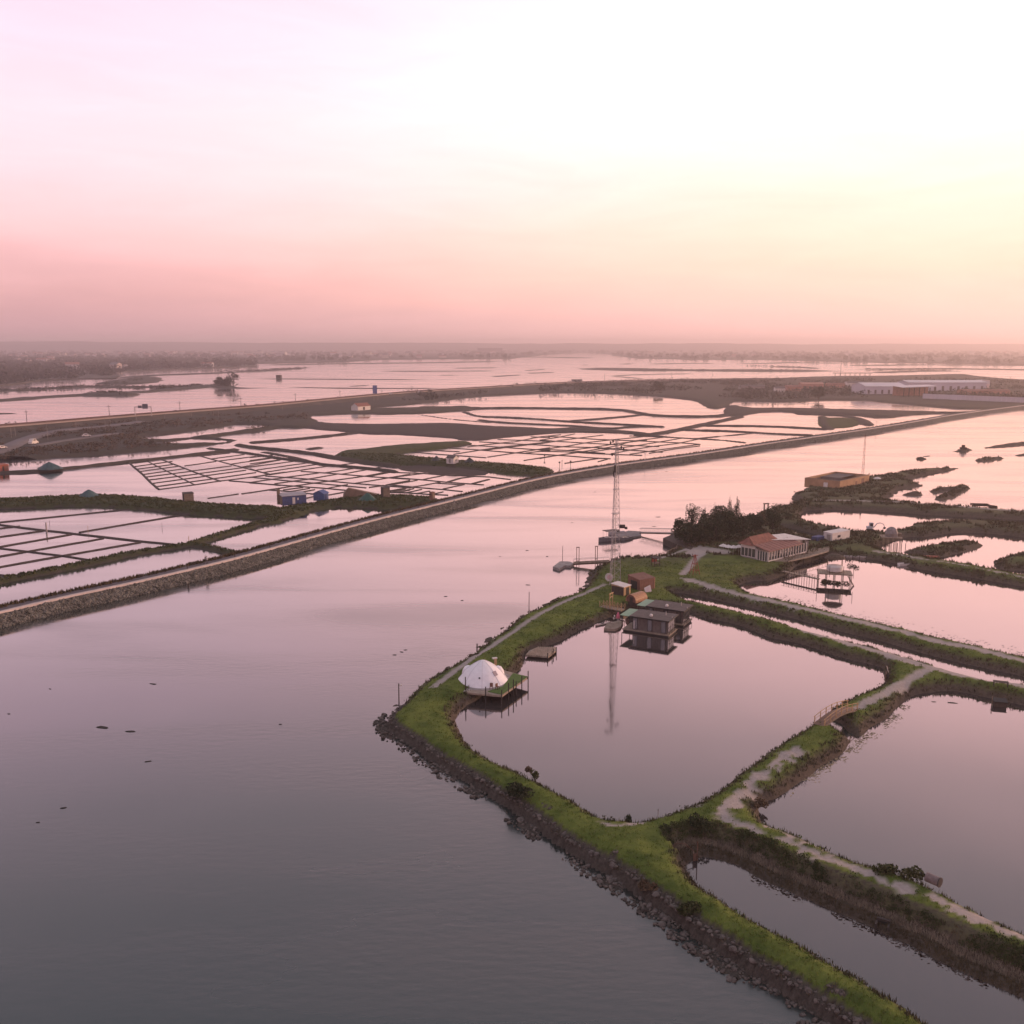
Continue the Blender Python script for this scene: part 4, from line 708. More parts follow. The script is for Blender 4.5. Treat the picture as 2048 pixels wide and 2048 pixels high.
bx(bs, 'door', (-.0, 0, 1.1), (.08, .7, 1.5), M['dark']); bx(bs, 'cradle', (L * .2, 0, .35), (.3, 2.2, .9), M['dark']); bx(bs, 'cradle', (L * .8, 0, .35), (.3, 2.2, .9), M['dark'])

# ---- sheds next to the tower
def boxhut(name, cat, label, c0, c1, z, h, depth, mw, mr, slope=0.0, over=.18, parts=()):
    a, b = Vector(P(*c0, z)), Vector(P(*c1, z)); L = (b - a).length; t = thing(name, label, cat, (a.x, a.y, z - .25), heading(a, b))
    v = [(x_, y_, z_) for z_ in (0, 1) for y_ in (0, depth) for x_ in (0, L)]; hz_ = {0: h, 1: h, 2: h + slope, 3: h + slope}
    v = [(x_, y_, 0) for x_, y_ in ((0, 0), (L, 0), (L, depth), (0, depth))] + [(0, 0, h + .25), (L, 0, h + .25), (L, depth, h + .25 + slope), (0, depth, h + .25 + slope)]
    MB().add(v, [(3, 2, 1, 0), (4, 5, 6, 7), (0, 1, 5, 4), (1, 2, 6, 5), (2, 3, 7, 6), (3, 0, 4, 7)]).build('wall', mw, t)
    o_ = over; v = [(-o_, -o_, h + .25), (L + o_, -o_, h + .25), (L + o_, depth + o_, h + .25 + slope), (-o_, depth + o_, h + .25 + slope)]; v = [(x, y, z_ + .02) for x, y, z_ in v] + [(x, y, z_ + .14) for x, y, z_ in v]
    MB().add(v, [(3, 2, 1, 0), (4, 5, 6, 7), (0, 1, 5, 4), (1, 2, 6, 5), (2, 3, 7, 6), (3, 0, 4, 7)]).build('roof', mr, t)
    for (nm, face, u0, u1, z0, z1, mm) in parts:
        if face == 'f': bx(t, nm, (L * (u0 + u1) / 2, -.02, .25 + (z0 + z1) / 2), (L * (u1 - u0), .1, z1 - z0), mm)
        elif face == 'l': bx(t, nm, (-.02, depth * (u0 + u1) / 2, .25 + (z0 + z1) / 2), (.1, depth * (u1 - u0), z1 - z0), mm)
        else: bx(t, nm, (L + .02, depth * (u0 + u1) / 2, .25 + (z0 + z1) / 2), (.1, depth * (u1 - u0), z1 - z0), mm)
    t['L'] = L; return t
boxhut('cabin', 'cabin', 'brown boarded cabin behind the lattice tower foot', (1279, 1184), (1309, 1178.5), 1.2, 2.35, 3.6, M['brown'], M['brown'], .35, .1, [('board', 'f', i / 9 + .005, (i + 1) / 9 - .005, .05, 2.3, M['brown']) for i in range(9)] + [('door', 'l', .2, .75, .05, 2.0, M['black']), ('corner_post', 'f', .97, 1.01, 0, 2.5, M['pine'])])
boxhut('shed', 'shed', 'small dark shed with white sheet roof beside the tower', (1247.5, 1195), (1261, 1190.5), 1.2, 2.0, 3.0, M['pine'], M['cream'], .25, .12, [('door', 'f', .35, .75, .05, 1.8, M['black']), ('side_panel', 'l', .03, .97, .05, 1.95, M['dark'])])
x_, y_ = P(1297, 1187, 1.2); sg = thing('leaning_sign', 'tilted white panel with faint pink lettering leaning near the cabin', 'sign', (x_, y_, 1.0), R(28)); o = MB().box((0, 0, .95), (1.45, .08, 1.15)); o.v = [(a, b + (c - .4) * .45, c + a * .3) for a, b, c in o.v]; o.build('board', M['cream'], sg)
for i in range(4): o = MB().box((0, -.06, 1.3 - .24 * i), (1.1, .02, .07)); o.v = [(a, b + (c - .4) * .45, c + a * .3) for a, b, c in o.v]; o.build('lettering', mat('faded_pink', (.62, .40, .46), .7, .1, 2), sg)
for s_ in (-.5, .5): tb(sg, 'leg', [(s_, .55, 0), (s_, .2, .8)], .04, M['steel'])
# ================================================================ trees and shrubs
def leafmat(name, c1, c2):
    return mat(name, c1, .9, scale=.9, col2=c2, detail=3, spec=.1, coord='Object')
L_DARK = leafmat('dark_foliage', (.022, .030, .018), (.055, .062, .034)); L_OLIVE = leafmat('olive_foliage', (.035, .042, .018), (.085, .085, .038)); L_FAR = mat('far_foliage', (.032, .034, .026), .95, scale=.01, col2=(.075, .066, .050), spec=.05); L_DRY = leafmat('dry_foliage', (.075, .052, .036), (.15, .105, .07))
BARK = mat('bark', (.06, .045, .038), .95, .3, 4)
def leaves(cent, rad, n, size, seed, squash=1.0):
    """n leaf faces scattered through clumps; returns arrays"""
    r = np.random.default_rng(seed); cent = np.asarray(cent, float); rad = np.asarray(rad, float)
    w_ = rad ** 2; k = r.choice(len(cent), n, p=w_ / w_.sum())
    d = r.normal(size=(n, 3)); d /= np.linalg.norm(d, axis=1, keepdims=True); q = r.random(n) ** .33
    p = cent[k] + d * (rad[k] * (.45 + .6 * q))[:, None] * np.array([1, 1, squash])
    u = r.normal(size=(n, 3)); u /= np.linalg.norm(u, axis=1, keepdims=True); v = np.cross(u, r.normal(size=(n, 3))); v /= np.linalg.norm(v, axis=1, keepdims=True)
    s_ = (size * r.uniform(.6, 1.4, n))[:, None]
    V = np.stack([p - u * s_, p + v * s_ * .6, p + u * s_, p - v * s_ * .6], 1).reshape(-1, 3)
    return V, np.arange(4 * n).reshape(n, 4)
def tree_parts(kind, seed, h, r, n, size):
    rr = random.Random(seed); c, ra = [], []
    if kind == 'cone':
        for i in range(16):
            t = i / 15; z_ = h * (.14 + .84 * t); q = r * (1 - t) ** .8 + .12; a = rr.uniform(0, 6.3); c.append((q * .45 * math.cos(a), q * .45 * math.sin(a), z_)); ra.append(max(.18, q * .7))
    elif kind == 'pine':
        for i in range(14):
            a = rr.uniform(0, 6.3); q = r * math.sqrt(rr.random()) * .75; c.append((q * math.cos(a), q * math.sin(a), h * (.78 + .14 * rr.random() - .06 * q / r))); ra.append(r * rr.uniform(.28, .42))
    else:
        for i in range(18):
            a = rr.uniform(0, 6.3); t = rr.uniform(-1, 1); q = r * .68 * math.sqrt(1 - t * t * .8) * rr.uniform(.5, 1); c.append((q * math.cos(a), q * math.sin(a), h * (.55 + .36 * t))); ra.append(r * rr.uniform(.28, .5))
    V, Q = leaves(c, ra, n, size, seed)
    tk = MB(); tk.tube([(0, 0, -.3), (.04 * h * rr.uniform(-1, 1) * .3, 0, h * .45), (0, .02 * h, h * .85)], .032 * h * .7, 7, .01 * h)
    for i in range(6):
        e = c[rr.randrange(len(c))]; tk.tube([(0, 0, h * rr.uniform(.2, .5)), (e[0] * .6, e[1] * .6, e[2] * .8), e], .012 * h, 5, .004 * h)
    return V, Q, tk
TREE_CACHE = {}
def tree(kind, var, loc, h, r, label, m=None, n=900, size=.2, group=None, name='tree'):
    key = (kind, var, n)
    if key not in TREE_CACHE:
        V, Q, tk = tree_parts(kind, 100 + var, 8.0, 2.6, n, size * 8 / h); TREE_CACHE[key] = (np_mesh('crown', V, Q, m or L_DARK), tk.mesh('trunk', BARK))
    t = thing(name, label, 'tree', loc, (var * 2.4 + loc[0]) % 6.28, group); cr, tr = TREE_CACHE[key]
    for nm, me in (('crown', cr), ('trunk', tr)):
        o_ = link(nm, me, t); o_.scale = (r / 2.6, r / 2.6, h / 8.0)
    return t
for i, (px, py, h, r, kind, lb) in enumerate([
        (1362, 1084, 5.2, 2.2, 'round', 'low dark tree at the river end of the grove'), (1383, 1072, 7.6, 2.6, 'round', 'tall rounded dark tree on the river side of the grove'), (1408, 1068, 6.6, 1.6, 'cone', 'slim pointed tree right of the tall rounded one'), (1428, 1066, 7.2, 1.9, 'cone', 'pointed evergreen in the middle of the grove'),
        (1444, 1062, 6.4, 2.6, 'round', 'broad dark tree in the back row of the grove'), (1458, 1060, 8.2, 1.5, 'cone', 'spire-like evergreen left of the tallest pair'), (1472, 1058, 8.0, 1.7, 'cone', 'rightmost spire-like evergreen of the grove'), (1378, 1090, 4.8, 2.6, 'round', 'bushy dark tree beside the boat slip'),
        (1402, 1088, 5.6, 3.0, 'round', 'large spreading dark tree in front of the grove'), (1432, 1084, 5.8, 2.8, 'round', 'spreading dark tree next to the white parasols'), (1458, 1078, 6.4, 2.7, 'round', 'dark tree between the parasols and the red roof'), (1485, 1076, 5.8, 2.7, 'round', 'dark tree behind the red roofed restaurant corner'),
        (1508, 1064, 4.4, 2.4, 'round', 'small dark tree behind the restaurant ridge'), (1545, 1066, 6.0, 2.1, 'round', 'lone dark tree behind the white flat roof'), (1420, 1080, 6.6, 2.6, 'round', 'dense dark tree in the centre of the grove')]):
    tree(kind, i % 5, (*P(px, py, 1.3), 1.2), h * 1.15, r * 1.15, lb, n=2400, size=.16, group='dark grove beside the restaurant')
def bush(px, py, z, r, h, label, m=None, n=420, seed=0, name='bush'):
    rr = random.Random(seed); c = [(rr.uniform(-.6, .6) * r, rr.uniform(-.6, .6) * r, h * rr.uniform(.2, .75)) for _ in range(9)]; V, Q = leaves(c, [r * rr.uniform(.3, .5) for _ in c], n, .10 + .03 * r, seed, h / r)
    return tag(link(name, np_mesh(name, V, Q, m or L_DARK), None, (*P(px, py, z), z - .15)), label, 'bush')
for i, a in enumerate([(1042, 1590, 1.4, 1.7, 1.2, 'large dark bush on the rocky river bank below the pond', L_DARK, 900), (1028, 1578, 1.4, 1.1, .9, 'smaller dark bush uphill of the large bank bush', L_DARK, 500), (1058, 1541, 1.0, .45, .6, 'tiny brown bush on the pond edge above the bank bush', L_DRY, 200), (1072, 1554, 1.0, .7, .8, 'small olive bush on the pond edge', L_OLIVE, 300),
        (1258, 1640, 1.0, .5, .7, 'small round dark bush at the pond corner near the sandy track', L_DARK, 260), (1400, 1652, 1.5, 1.2, 1.2, 'dark bush above the ditch end beside the post', L_DARK, 500), (1330, 1665, 1.2, .8, .8, 'dark low bush at the ditch head', L_DARK, 300), (1388, 1818, 1.3, 1.5, .6, 'grey green scrub patch low on the river bank', L_OLIVE, 700), (1296, 1772, 1.2, 1.0, .5, 'brown scrub patch on the rocks of the river bank', L_DRY, 400),
        (1775, 1745, 1.6, 1.3, .9, 'green bush strip beside the concrete pipe', L_OLIVE, 600), (1820, 1752, 1.6, 1.2, .8, 'low green bush just left of the concrete pipe', L_OLIVE, 500), (1520, 1610, .6, .9, .7, 'dry bush at the corner of the right pond', L_DRY, 300),
        (1705, 1110, 1.2, 1.6, 1.2, 'scrub on the bank behind the stilt hut', L_OLIVE, 300), (1590, 1010, 1.0, 2.2, 1.6, 'dark scrub near the timber portal on the spit', L_DARK, 400), (1560, 1016, 1.0, 2.2, 1.5, 'dark scrub at the river edge of the spit', L_DARK, 400), (1620, 1006, 1.0, 1.8, 1.3, 'scrub clump on the track to the ochre building', L_OLIVE, 300), (1690, 1072, 1.2, 1.4, 1.3, 'grey bush in front of the white container', L_OLIVE, 300), (1525, 1040, 1.0, 2.4, 1.6, 'brown scrub behind the grove near the river', L_DRY, 400), (1570, 1036, 1.0, 2.6, 1.7, 'dark scrub mass left of the narrow pond', L_DARK, 500), (1545, 1048, 1.0, 2.4, 1.6, 'scrub behind the lone tree', L_OLIVE, 400), (1600, 1050, 1.0, 2.0, 1.2, 'scrub on the narrow bank behind the restaurant', L_DARK, 300)]):
    bush(*a[:6], a[6], a[7], 40 + i)

# ================================================================ jetties and boats
x0, y0 = P(1135, 1133, .4); pt = thing('pontoon', 'pale floating pontoon with gangway on the river side', 'pontoon', (x0, y0, 0))
def lp(px, py, z): p = P(px, py, z); return (p[0] - x0, p[1] - y0)
Z7 = lambda pts: T(1024, 840, .265, pts)
MB().prism([lp(*p, .5) for p in Z7([(308, 1108), (362, 1068), (428, 1068), (470, 1082), (440, 1100), (400, 1098), (356, 1124)])], -.1, .55).build('float', M['concrete'], pt)
a, b = lp(*Z7([(465, 1082)])[0], .6), lp(*Z7([(735, 1068)])[0], 1.4); tb(pt, 'gangway', [(*a, .6), (*b, 1.4)], .42, M['wood'], 4)
for s_ in (0, 1): tb(pt, 'handrail', [(a[0], a[1] + s_, 1.5), (b[0], b[1] + s_, 2.3)], .04, M['steel'], 4)
for i in range(7):
    t = i / 6; tb(pt, 'rail_post', [(a[0] + (b[0] - a[0]) * t, a[1] + (b[1] - a[1]) * t, .6 + .8 * t), (a[0] + (b[0] - a[0]) * t, a[1] + (b[1] - a[1]) * t, 1.5 + .8 * t)], .03, M['steel'], 4)
for i, (px, py, h, lb) in enumerate([(1155.5, 1132, 4.4, 'rust dark pile frame in the water nearest the pontoon'), (1192.5, 1128, 4.2, 'pile frame beside the gangway near the tower')]):
    x_, y_ = P(px, py, 0); f = thing('pile_frame', lb, 'pile', (x_, y_, 0), .5 * i)
    for s_ in (-.28, .28): tb(f, 'pile', [(s_, 0, -1.2), (s_, 0, h)], .075, M['rusty'], 6)
    bx(f, 'crosshead', (0, 0, h), (.75, .18, .16), M['rusty']); bx(f, 'crosshead', (0, 0, 1.2), (.6, .12, .12), M['rusty'])
x0, y0 = P(1275, 1068, .4); ld = thing('landing_stage', 'grey landing stage with truss gangway below the grove', 'jetty', (x0, y0, 0))
MB().prism([lp(*p, .5) for p in Z7([(780, 862), (880, 832), (975, 838), (975, 868), (900, 882), (860, 870), (800, 890)])], -.1, .42).build('float', mat('pontoon_grey', (.20, .175, .18), .8, .2, 1), ld)
a, b = lp(*Z7([(965, 852)])[0], .5), lp(*Z7([(1225, 858)])[0], 1.6); dv = Vector((b[0] - a[0], b[1] - a[1])); nn = Vector((-dv.y, dv.x)).normalized() * .55
tb(ld, 'gangway_deck', [(*a, .5), (*b, 1.6)], .22, M['wood'], 4)
for s_ in (-1, 1):
    A_ = Vector((a[0] + nn.x * s_, a[1] + nn.y * s_, .7)); B_ = Vector((b[0] + nn.x * s_, b[1] + nn.y * s_, 1.8)); tr = MB().tube([A_ + Vector((0, 0, 1.1)), B_ + Vector((0, 0, 1.1))], .05, 4).tube([A_, B_], .05, 4)
    for i in range(16): tr.tube([A_.lerp(B_, i / 16) + Vector((0, 0, 1.1 * (i % 2))), A_.lerp(B_, (i + 1) / 16) + Vector((0, 0, 1.1 * ((i + 1) % 2)))], .03, 4)
    tr.build('truss', M['steel'], ld)
bx(ld, 'equipment_box', (*lp(1244, 1056, .5), .95), (1.6, 1.0, .9), M['dark']); bx(ld, 'equipment_box', (*lp(1252, 1058, .5), .8), (.7, .7, .6), M['dark'])
def hull(L, W, H, flare=.25):
    o_ = MB(); n_ = 11
    for i in range(n_):
        s_ = i / (n_ - 1); w_ = W / 2 * (1 - max(0, (s_ - .45) / .55) ** 2.2) * (.85 + .15 * min(1, s_ * 4)) + .015; sh = H * (1 + .28 * s_ ** 2); x_ = (s_ - .5) * L
        o_.v += [(x_, -w_, sh), (x_, -w_ * (1 - flare), -.12), (x_, 0, -.2 + .15 * s_ ** 3), (x_, w_ * (1 - flare), -.12), (x_, w_, sh), (x_, w_ * .86, sh), (x_, w_ * .7, .12), (x_, -w_ * .7, .12), (x_, -w_ * .86, sh)]
    for i in range(n_ - 1): o_.f += [(i * 9 + j, i * 9 + (j + 1) % 9, (i + 1) * 9 + (j + 1) % 9, (i + 1) * 9 + j) for j in range(9)]
    o_.f += [tuple(range(8, -1, -1)), tuple((n_ - 1) * 9 + j for j in range(9))]; return o_
x_, y_ = P(1252, 1079, 0); rb = thing('rowing_boat', 'open grey wooden boat moored in front of the landing stage', 'boat', (x_, y_, .1), R(228)); hull(4.6, 1.5, .55).build('hull', M['boat'], rb, smooth=False); bx(rb, 'thwart', (-.6, 0, .42), (.3, 1.15, .05), M['cream']); bx(rb, 'thwart', (.6, 0, .42), (.3, 1.1, .05), M['cream'])
x_, y_ = P(1219, 1081, 0); cb = thing('tour_boat', 'passenger boat with dark flat awning moored beside the landing stage', 'boat', (x_, y_, .1), R(205)); hull(6.6, 2.1, .75).build('hull', M['boat'], cb)
MB().box((-.4, 0, 2.55), (4.0, 2.2, .10)).build('awning', M['black'], cb)
for sx in (-2.2, -.4, 1.4):
    for sy in (-1, 1): tb(cb, 'awning_post', [(sx, sy * .9, .7), (sx, sy * .9, 2.5)], .04, M['steel'], 4)
for i in range(4): bx(cb, 'bench', (-2 + i * 1.0, 0, .6), (.35, 1.5, .4), M['cream'])
x_, y_ = P(1234, 1068, 0); sb = thing('skiff', 'low grey skiff between the passenger boat and the landing stage', 'boat', (x_, y_, .1), R(200)); hull(5.2, 1.6, .5).build('hull', mat('pale_boat', (.45, .41, .43), .5, .1, 1), sb); bx(sb, 'console', (-.3, 0, .7), (.5, .6, .8), M['dark'])
# boat slip
x0, y0 = P(1358, 1084, 1); bh = thing('boat_slip', 'dark timber quay wall with sloping railed ramp beside the grove', 'quay', (x0, y0, 0))
MB().prism([lp(*p, 1.6) for p in Z7([(1140, 890), (1230, 852), (1285, 865), (1385, 935), (1350, 975), (1215, 925)])], -.8, 1.55).build('quay', M['dark'], bh)
a, b = lp(*Z7([(1225, 858)])[0], 1.6), lp(*Z7([(1385, 940)])[0], 1.6); tb(bh, 'handrail', [(*a, 2.6), (*b, 2.6)], .05, M['wood'], 4)
for i in range(12): t = i / 11; tb(bh, 'rail_post', [(a[0] + (b[0] - a[0]) * t, a[1] + (b[1] - a[1]) * t, 1.5), (a[0] + (b[0] - a[0]) * t, a[1] + (b[1] - a[1]) * t, 2.6)], .05, M['wood'], 4)
MB().prism([lp(*p, 1.62) for p in Z7([(1235, 858), (1285, 862), (1375, 915), (1385, 940)])], 1.56, 1.72).build('walk', M['deck'], bh)
# fence along the bay
x0, y0 = P(1335, 1108, 1); fn = thing('bay_fence', 'low rail fence curving along the little bay', 'fence', (x0, y0, 0)); ln = [lp(*p, 1.0) for p in Z7([(1070, 1045), (1130, 1028), (1190, 1005), (1235, 985), (1250, 960)])]
MB().tube([(*p, 1.75) for p in ln], .05, 4).build('rail', M['wood'], fn)
for p in resample(ln, 2.0): tb(fn, 'fence_post', [(p[0], p[1], .4), (p[0], p[1], 1.85)], .06, M['wood'], 5)
x_, y_ = P(1311, 1133, 1.4); lk = thing('lookout_hut', 'small dark timber lookout on legs on the green promontory', 'hut', (x_, y_, 1.3), .4); bx(lk, 'platform', (0, 0, 1.0), (1.5, 1.5, .12), M['wood']); bx(lk, 'roof', (0, 0, 2.15), (1.9, 1.9, .16), M['dark']); bx(lk, 'side_panel', (0, .6, 1.5), (1.3, .08, .9), M['rust'])
for sx in (-.65, .65):
    for sy in (-.65, .65): bx(lk, 'leg', (sx, sy, 1.05), (.12, .12, 2.1), M['dark'])
x_, y_ = P(1389, 1150, 1.4); dr = thing('timber_derrick', 'red brown timber pyramid frame on the lawn', 'derrick', (x_, y_, 1.3), .3)
for i in range(4):
    g = R(45 + 90 * i); tb(dr, 'leg', [(1.25 * math.cos(g), 1.25 * math.sin(g), -.1), (.08 * math.cos(g), .08 * math.sin(g), 4.6)], .07, M['rust'], 5)
    g2 = g + R(90)
    for z_ in (1.2, 2.6): k = 1.25 * (1 - z_ / 4.7); tb(dr, 'cross_bar', [(k * math.cos(g), k * math.sin(g), z_), (k * math.cos(g2), k * math.sin(g2), z_)], .05, M['rust'], 4)
bx(dr, 'cross_head', (0, 0, 4.4), (1.3, .12, .12), M['rust'])
for i, (a, b) in enumerate([(1446, 1108), (1456, 1110), (1466, 1111), (1477, 1110), (1487, 1111), (1497, 1107)]):
    x_, y_ = P(a, b, 1.4); u = thing('cafe_parasol', ['white open parasol nearest the spreading tree', 'second white parasol from the spreading tree', 'third white parasol from the spreading tree', 'fourth white parasol, right of a dark gap', 'fifth white parasol, near the terrace steps', 'white parasol closest to the restaurant terrace'][i], 'parasol', (x_, y_, 1.3), i, 'white parasols on the terrace lawn')
    MB().lathe([(1.15, 2.05), (.6, 2.35), (.04, 2.6)], 6).build('canopy', M['cream'], u); tb(u, 'shaft', [(0, 0, 0), (0, 0, 2.5)], .04, M['steel']); bx(u, 'base', (0, 0, .06), (.5, .5, .12), M['concrete'])

# ================================================================ restaurant
C0, C1 = Vector(P(1537, 1122, 1.7)), Vector(P(1612, 1103, 1.7)); L = (C1 - C0).length; rs = thing('restaurant', 'long red roofed restaurant with glazed white veranda over the water', 'restaurant', (C0.x, C0.y, 0), heading(C0, C1))
W1 = (Vector(P(1498, 1115, 1.7)) - C0).length; z0, z1 = 1.5, 3.9
def quad_roof(name, pts, th, m, parent): v = [(x, y, z) for x, y, z in pts] + [(x, y, z + th) for x, y, z in pts]; return MB().add(v, [(3, 2, 1, 0), (4, 5, 6, 7), (0, 1, 5, 4), (1, 2, 6, 5), (2, 3, 7, 6), (3, 0, 4, 7)]).build(name, m, parent)
W1 = min(W1, 3.4)
bx(rs, 'floor', (L / 2, W1 / 2 + 2, 1.35), (L, W1 + 4, .35), M['concrete'])
bx(rs, 'inner_wall', (L / 2, W1 + .2, 2.8), (L - .6, .2, 2.4), M['cream'])
nc = int(L / 1.05)
for i in range(nc + 1): bx(rs, 'column', (i * L / nc, 0, (z0 + z1) / 2), (.16, .16, z1 - z0), M['cream'])
for i in range(nc):
    if i not in (3, 9): bx(rs, 'pane', ((i + .5) * L / nc, .06, 2.6), (L / nc - .2, .04, 2.0), M['glass'])
bx(rs, 'sill_wall', (L / 2, .0, 1.62), (L, .12, .3), M['cream'])
for i in range(5): bx(rs, 'column', (0, (i + .5) * W1 / 5, (z0 + z1) / 2), (.16, .16, z1 - z0), M['cream'])
for i in range(4): bx(rs, 'pane', (.04, (i + 1) * W1 / 5, 2.6), (.04, W1 / 5 - .2, 2.0), M['glass'])
quad_roof('veranda_roof', [(-.5, -.5, 3.9), (L * .86, -.5, 3.9), (L * .86, W1 + .4, 4.75), (-.5, W1 + .4, 4.75)], .12, mat('veranda_sheet', (.27, .135, .115), .8, .2, .8), rs)
for i in range(9): quad_roof('roof_rib', [(-.3 + i * L * .86 / 9, -.52, 4.02), (-.22 + i * L * .86 / 9, -.52, 4.02), (-.22 + i * L * .86 / 9, W1 + .3, 4.88), (-.3 + i * L * .86 / 9, W1 + .3, 4.88)], .05, M['tile'], rs)
ml = L * .62; rg = quad_roof('main_roof', [(-.6, W1 + .2, 4.6), (ml, W1 + .2, 4.6), (ml - 1.2, W1 + 2.5, 6.2), (.6, W1 + 2.5, 6.2)], .14, M['tile'], rs); quad_roof('main_roof', [(.6, W1 + 2.5, 6.2), (ml - 1.2, W1 + 2.5, 6.2), (ml, W1 + 4.8, 4.6), (-.6, W1 + 4.8, 4.6)], .14, M['tile'], rs)
MB().add([(-.55, W1 + .4, 4.55), (-.55, W1 + 4.6, 4.55), (.6, W1 + 2.5, 6.15)], [(0, 1, 2)]).build('hip_end', M['tile'], rs); MB().add([(ml - .05, W1 + .4, 4.55), (ml - 1.2, W1 + 2.5, 6.15), (ml - .05, W1 + 4.6, 4.55)], [(0, 1, 2)]).build('hip_end', M['tile'], rs)
for i in range(6): t = (i + .5) / 6; quad_roof('tile_course', [(-.6 + 1.2 * t, W1 + .2 + 2.3 * t, 4.75 + 1.6 * t), (ml - 1.2 * t, W1 + .2 + 2.3 * t, 4.75 + 1.6 * t), (ml - 1.2 * t, W1 + .3 + 2.3 * t, 4.8 + 1.6 * t), (-.6 + 1.2 * t, W1 + .3 + 2.3 * t, 4.8 + 1.6 * t)], .04, M['tile'], rg)
bx(rs, 'main_wall', (ml / 2, W1 + 2.5, 3.1), (ml - .8, 4.0, 3.0), M['cream'])
for i in range(4): bx(rs, 'side_pane', (.37, W1 + .95 + i * .98, 2.75), (.06, .78, 1.9), M['glass'])
bx(rs, 'annexe_wall', (L * .93, W1 * .5 + 2.2, 2.9), (L * .22, 4.4, 2.9), M['cream'])
quad_roof('annexe_roof', [(L * .45, W1 + .6, 4.95), (L * 1.1, -.2, 4.35), (L * 1.1, W1 + 3.6, 4.7), (L * .45, W1 + 5.2, 5.1)], .14, M['cream'], rs)
for i in range(4): bx(rs, 'fascia_panel', (L * 1.045, .4 + i * 1.5, 3.0), (.08, .9, 2.4), M['concrete'])
x0, y0 = P(1600, 1112, 1.5); td = thing('terrace_deck', 'timber terrace on piles in front of the restaurant', 'deck', (x0, y0, 0)); Z2 = lambda pts: T(1330, 980, .20704, pts)
q = [lp(*p, 1.5) for p in Z2([(1010, 690), (1190, 686), (1400, 640), (1585, 585), (1585, 530), (1470, 545), (1365, 590), (1000, 678)])]; MB().prism(q, 1.2, 1.48).build('deck', M['deck'], td)
for a, b in [(1040, 690), (1110, 690), (1180, 688), (1260, 672), (1340, 655), (1420, 638), (1500, 615), (1575, 590)]: p = lp(*Z2([(a, b)])[0], 1.4); tb(td, 'pile', [(*p, -1), (*p, 1.25)], .13, M['pile'], 6)
e0, e1 = Vector(lp(*Z2([(1190, 684)])[0], 1.5)), Vector(lp(*Z2([(1585, 583)])[0], 1.5)); tb(td, 'handrail', [(*e0, 2.4), (*e1, 2.4)], .04, M['wood'], 4)
for i in range(14): p = e0.lerp(e1, i / 13); tb(td, 'rail_post', [(*p, 1.4), (*p, 2.4)], .035, M['wood'], 4)
for i in range(40): a = e0.lerp(e1, (i + .5) / 40); b = Vector(lp(*Z2([(1000, 676)])[0], 1.5)).lerp(Vector(lp(*Z2([(1580, 532)])[0], 1.5)), (i + .5) / 40); tb(td, 'plank', [(*a, 1.49), (*b, 1.49)], .045, M['deck'], 4)
x0, y0 = P(1560, 1150, 1); rw = thing('retaining_wall', 'pale stone retaining wall under the lawn at the pond', 'wall', (x0, y0, 0)); ln = [lp(*p, 0) for p in Z2([(760, 800), (850, 770), (950, 745), (1060, 700), (1075, 712)])]
for a, b in zip(ln[:-1], ln[1:]):
    n_ = max(1, int((Vector(b) - Vector(a)).length / 1.1))
    for k in range(n_):
        c = Vector(a).lerp(Vector(b), (k + .5) / n_); bx(rw, 'block', (c.x, c.y, .45), ((Vector(b) - Vector(a)).length / n_ - .06, .5, 1.5 + .15 * ((k * 7) % 3)), M['brick'] if k % 2 else M['concrete'], heading(a, b))
boxhut('container', 'container', 'white site container behind the restaurant terrace', (1664, 1086), (1699, 1079), 1.2, 2.3, 2.6, M['cream'], M['cream'], .1, .06, [('door', 'l', .2, .6, .1, 2.0, M['concrete']), ('window', 'f', .3, .45, 1.1, 1.7, M['glass'])])
boxhut('water_tank', 'tank', 'dark blue tank next to the white container', (1634, 1086), (1648, 1083), 1.2, 1.3, 1.6, M['blue'], M['blue'], 0, .04, [('strap', 'f', .2, .24, .1, 1.2, M['black']), ('strap', 'f', .7, .74, .1, 1.2, M['black'])])
# ---- stilt hut and its walkway
def stilt(px, py, label, hut, Lx, Ly, zd, walk=None):
    x_, y_ = P(px, py, 0); s_ = thing('stilt_hut', label, 'hut', (x_, y_, 0), R(-14)); bx(s_, 'platform', (0, 0, zd), (Lx, Ly, .16), M['wood'])
    for i in range(int(Lx / .5)): bx(s_, 'plank', (-Lx / 2 + .25 + i * .5, 0, zd + .1), (.42, Ly, .05), M['deck'])
    for sx in np.linspace(-Lx / 2 + .2, Lx / 2 - .2, 5):
        for sy in (-Ly / 2 + .2, 0, Ly / 2 - .2): tb(s_, 'stilt', [(sx, sy, -1), (sx, sy, zd)], .06, M['pile'], 5)
    return s_
sh = stilt(1668, 1164, 'stilt hut with white drum room and thatched canopy on the pink pond', 1, 7.0, 4.2, 2.1)
MB().lathe([(1.55, 2.5), (1.62, 2.8), (1.62, 3.5), (1.4, 3.65), (.1, 3.8)], 14).build('drum_room', M['cream'], sh, smooth=False); o = MB().lathe([(2.0, 5.0), (1.7, 5.5), (.9, 5.9), (.1, 6.0)], 12, (0, .8, 0), 1.1, .8); o.build('thatched_canopy', M['thatch'], sh)
for sx in (-1.5, 1.5):
    for sy in (.1, 1.6): tb(sh, 'canopy_post', [(sx, sy, 2.4), (sx, sy, 5.2)], .06, M['wood'], 5)
for sx in (-3.6, -1.2, 1.6, 3.6): tb(sh, 'tall_post', [(sx, -2.1, 1.5), (sx, -2.1, 4.0)], .05, M['pile'], 5)
for i in range(7): bx(sh, 'stair_tread', (2.4 + .2 * i, -2.5, 2.2 - .33 * i), (.28, .8, .06), M['wood'])
